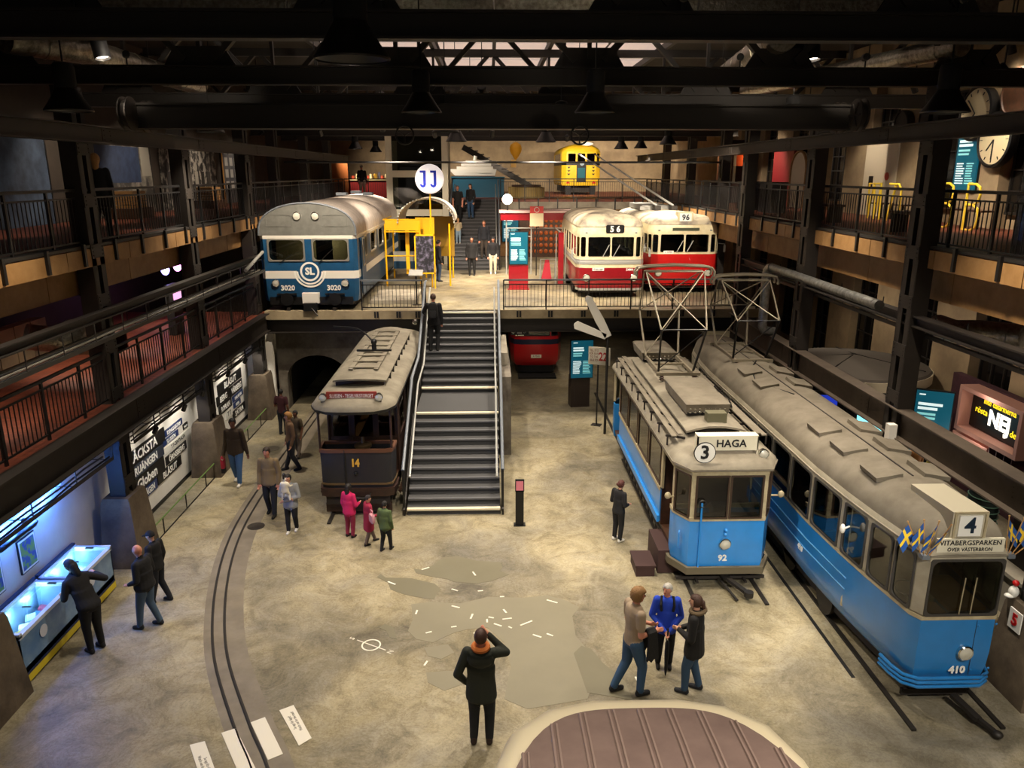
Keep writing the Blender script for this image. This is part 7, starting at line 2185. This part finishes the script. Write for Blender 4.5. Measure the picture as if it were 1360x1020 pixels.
o, hc, R, g = person('person in an olive brown t-shirt and beige trousers near the tunnel mouth', l, H, 150, '4a3d2a', '5c5040', '1a1816', ('crop', '120e0c'), 'd', vox=.017, arms='short', topname='t_shirt', la=(-.07, .08, .05), ra=(.06, -.08, .05), bulk=1.1)
l, H = who(377, 577, 375, 516)
person('person in a maroon shirt walking into the tunnel', l, H, -12, '3f1820', '161a26', '1a1a1c', ('crop', '14100e'), 'd', vox=.017, arms='short', topname='shirt', lw=(-.12, .12, .6), le=(-.15, .0, .62))
l, H = who(317, 642, 308, 554)
o, hc, R, g = person('person in a brown jacket and blue jeans walking along the sign wall', l, H, 176, '3a2c1c', '3f618c', 'cfcac0', ('short', '120f0d'), 'd', coat=.48, vox=.015, la=(-.06, .1, .05), lk=(-.06, .07, .28), ra=(.06, -.1, .06), rk=(.06, -.02, .27), pantname='jeans', bulk=1.1, rw=(.16, .04, .46), lw=(-.16, -.02, .47))
bg2 = empty('carrier_bag', (l.x - .32, l.y - .05, .42), 'small red bag carried by the person in the brown jacket', 'bag')
part('pouch', MB().loft([[(x * k, y * k, z) for x, y in rrect(.1, .14, .03)] for k, z in ((.8, 0), (1, .06), (1, .26), (.6, .34))], True, True, True), cloth('a01c34'), bg2)
part('black_base', MB().box(-.045, .045, -.06, .06, -.1, .02), cloth('141214'), bg2)
# ---- by the freezers
l, H = who(128, 863, 100, 757)
person('person all in black bending over the freezers', l, max(H, 1.5) + .12, 62, '0e0d10', '0b0b0e', '1c1c20', ('long', '0f0d0e'), 'a', vox=.015, lean=.30, coat=.5, rw=(.2, .12, .74), re=(.22, .02, .70), lw=(-.10, .24, .60), le=(-.15, .14, .62), head=(10, -25), bulk=1.1)
l, H = who(200, 832, 184, 722)
person('bald person in a dark sweater and jeans looking at the freezers', l, H, 78, '101014', '41566e', '1d2026', ('bald', '000000'), 'b', coat=.49, vox=.015, bulk=1.18, la=(-.07, .07, .045), ra=(.06, -.08, .045), lk=(-.06, .05, .275), pantname='jeans', topname='sweater', head=(0, -14), rw=(.1, .1, .56), re=(.15, .0, .63), lw=(-.1, .1, .56))
l, H = who(214, 799, 185, 704)
person('person in black wearing a black cap beside the bald visitor', l, min(H, 1.85), 75, '0c0c0f', '10131c', '16161a', ('cap', '0d0d10'), 'a', coat=.48, vox=.015, la=(-.07, .06, .045), ra=(.06, -.09, .045), head=(8, -12))
# ---- on the stairs and the platform
stx = aty(577, 466, 22.3)
o, hc, R, g = person('person in black with a backpack climbing the staircase', Vector((stx.x, 22.28, 17 * RISE)), 1.72, -3, '111014', '101012', '1c1a18', ('crop', '4a3426'), 'b', coat=.46, vox=.016, lw=(-.2, .14, .62), le=(-.17, .05, .68), ra=(.06, .0, .045), rk=(.06, .07, .29), la=(-.06, .0, .045), head=(0, -5))
bp = empty('backpack', (stx.x, 22.28 - .15, 17 * RISE + 1.02), 'black backpack on the person climbing the staircase', 'backpack')
part('sack', MB().loft([[(x * k, y * k - .06, z) for x, y in rrect(.28, .16, .05)] for k, z in ((.7, -.02), (1, .04), (1.02, .25), (.9, .40), (.5, .45))], True, True, True), cloth('0c0c0d'), bp)
part('pocket', MB().loft([[(x * k, y * k - .15, z) for x, y in rrect(.2, .06, .02)] for k, z in ((.8, .03), (1, .06), (1, .2), (.8, .23))], True, True, True), cloth('17171a'), bp)
l, H = who(627, 366, 627, 319, ZP)
person('person all in black with folded hair at the foot of the upper stairs', l, 1.64, 175, '121113', '0f0f11', '141414', ('bun', '1a1210'), 'b', coat=.44, vox=.022, bulk=1.15)
l, H = who(655, 364, 655, 321, ZP)
person('person in a black printed sweater and white trousers at the foot of the upper stairs', l, 1.6, 178, '131216', 'c9bfa8', 'cfcac0', ('beanie', '0f0f12'), 'b', vox=.022, bulk=1.1, topname='sweater')
def onstep(px, k):
    y = 34.5 + .29 * (k - 1) + .15
    return Vector((aty(px, 330, y).x, y, ZP + k * (ZG - ZP) / 20))
person('person in a navy jacket on the lowest steps of the upper stairs', onstep(643, 3), 1.72, 180, '161820', '3a322c', '17150f', ('short', '6a4a2c'), 'b', coat=.5, vox=.022)
person('person in a black t-shirt coming down the upper stairs', onstep(609, 13), 1.75, 178, '121112', '141416', '131313', ('crop', '5a4636'), 'b', arms='short', topname='t_shirt', vox=.022, bulk=1.1)
person('person with long dark hair and wide blue jeans high on the upper stairs', onstep(626, 14), 1.68, 150, '141214', '2f4a68', '17150f', ('long', '1a120e'), 'a', vox=.022, pantname='jeans')
person('child in a cream jacket and pale jeans on the upper stairs', onstep(609, 7), 1.18, 178, 'b8a888', '8297a8', 'b8b0a0', ('full', 'a8854a'), 'a', vox=.02, bulk=1.15, pantname='jeans', rw=(.05, .1, .8), lw=(-.05, .1, .8))
l, H = who(583, 374, 584, 318, ZP)
person('person in a black coat standing beside the photograph board', l, 1.66, -70, '121114', '2a3a50', '141414', ('short', '17110f'), 'a', coat=.44, vox=.022)
# ---- galleries
person('person with blond hair and a dark coat leaning on the left gallery railing', Vector((-7.75, 15.95, ZG)), 1.68, 20, '121216', '0f0f12', '141414', ('full', 'a87844'), 'a', coat=.38, vox=.02, bulk=1.15, topname='coat')
l = atz(433, 258, ZG)
person('person in black before the orange panel at the end of the left gallery', Vector((-8.6, 43.0, ZG)), 1.75, 100, '0e0d0f', '0e0e10', '121212', ('short', '6a3a20'), 'b', vox=.024)
person('person in a black top and white trousers at the souvenir counter', Vector((-6.9, 43.3, ZG)), 1.72, -10, '1c1a1c', 'd0cabc', 'd0cabc', ('beanie', '8a8478'), 'b', vox=.024)
single('orange_panel', MB().box(-.5, .5, 0, .08, 0, 2.2), mat('orange panel paint', 'a05a24', .6), 'orange panel at the far end of the left gallery', 'panel', loc=(-8.3, 44.2, ZG))  # even orange panel colour
l = atz(1247, 640, 0)
person('person in a yellow shirt beside the plum stand', Vector((10.6, 16.9, 0)), 1.72, 20, '9a8a2c', '17171a', '151414', ('short', '14100e'), 'c', vox=.02, topname='shirt')
person('person in an orange patterned shirt and pale trousers near the round kiosk', Vector((9.9, 16.6, 0)), 1.66, 200, '9a6a34', '8a8680', '151414', ('full', '2a1a12'), 'c', vox=.02, topname='shirt')
bpy.data.scenes.remove(TMP)
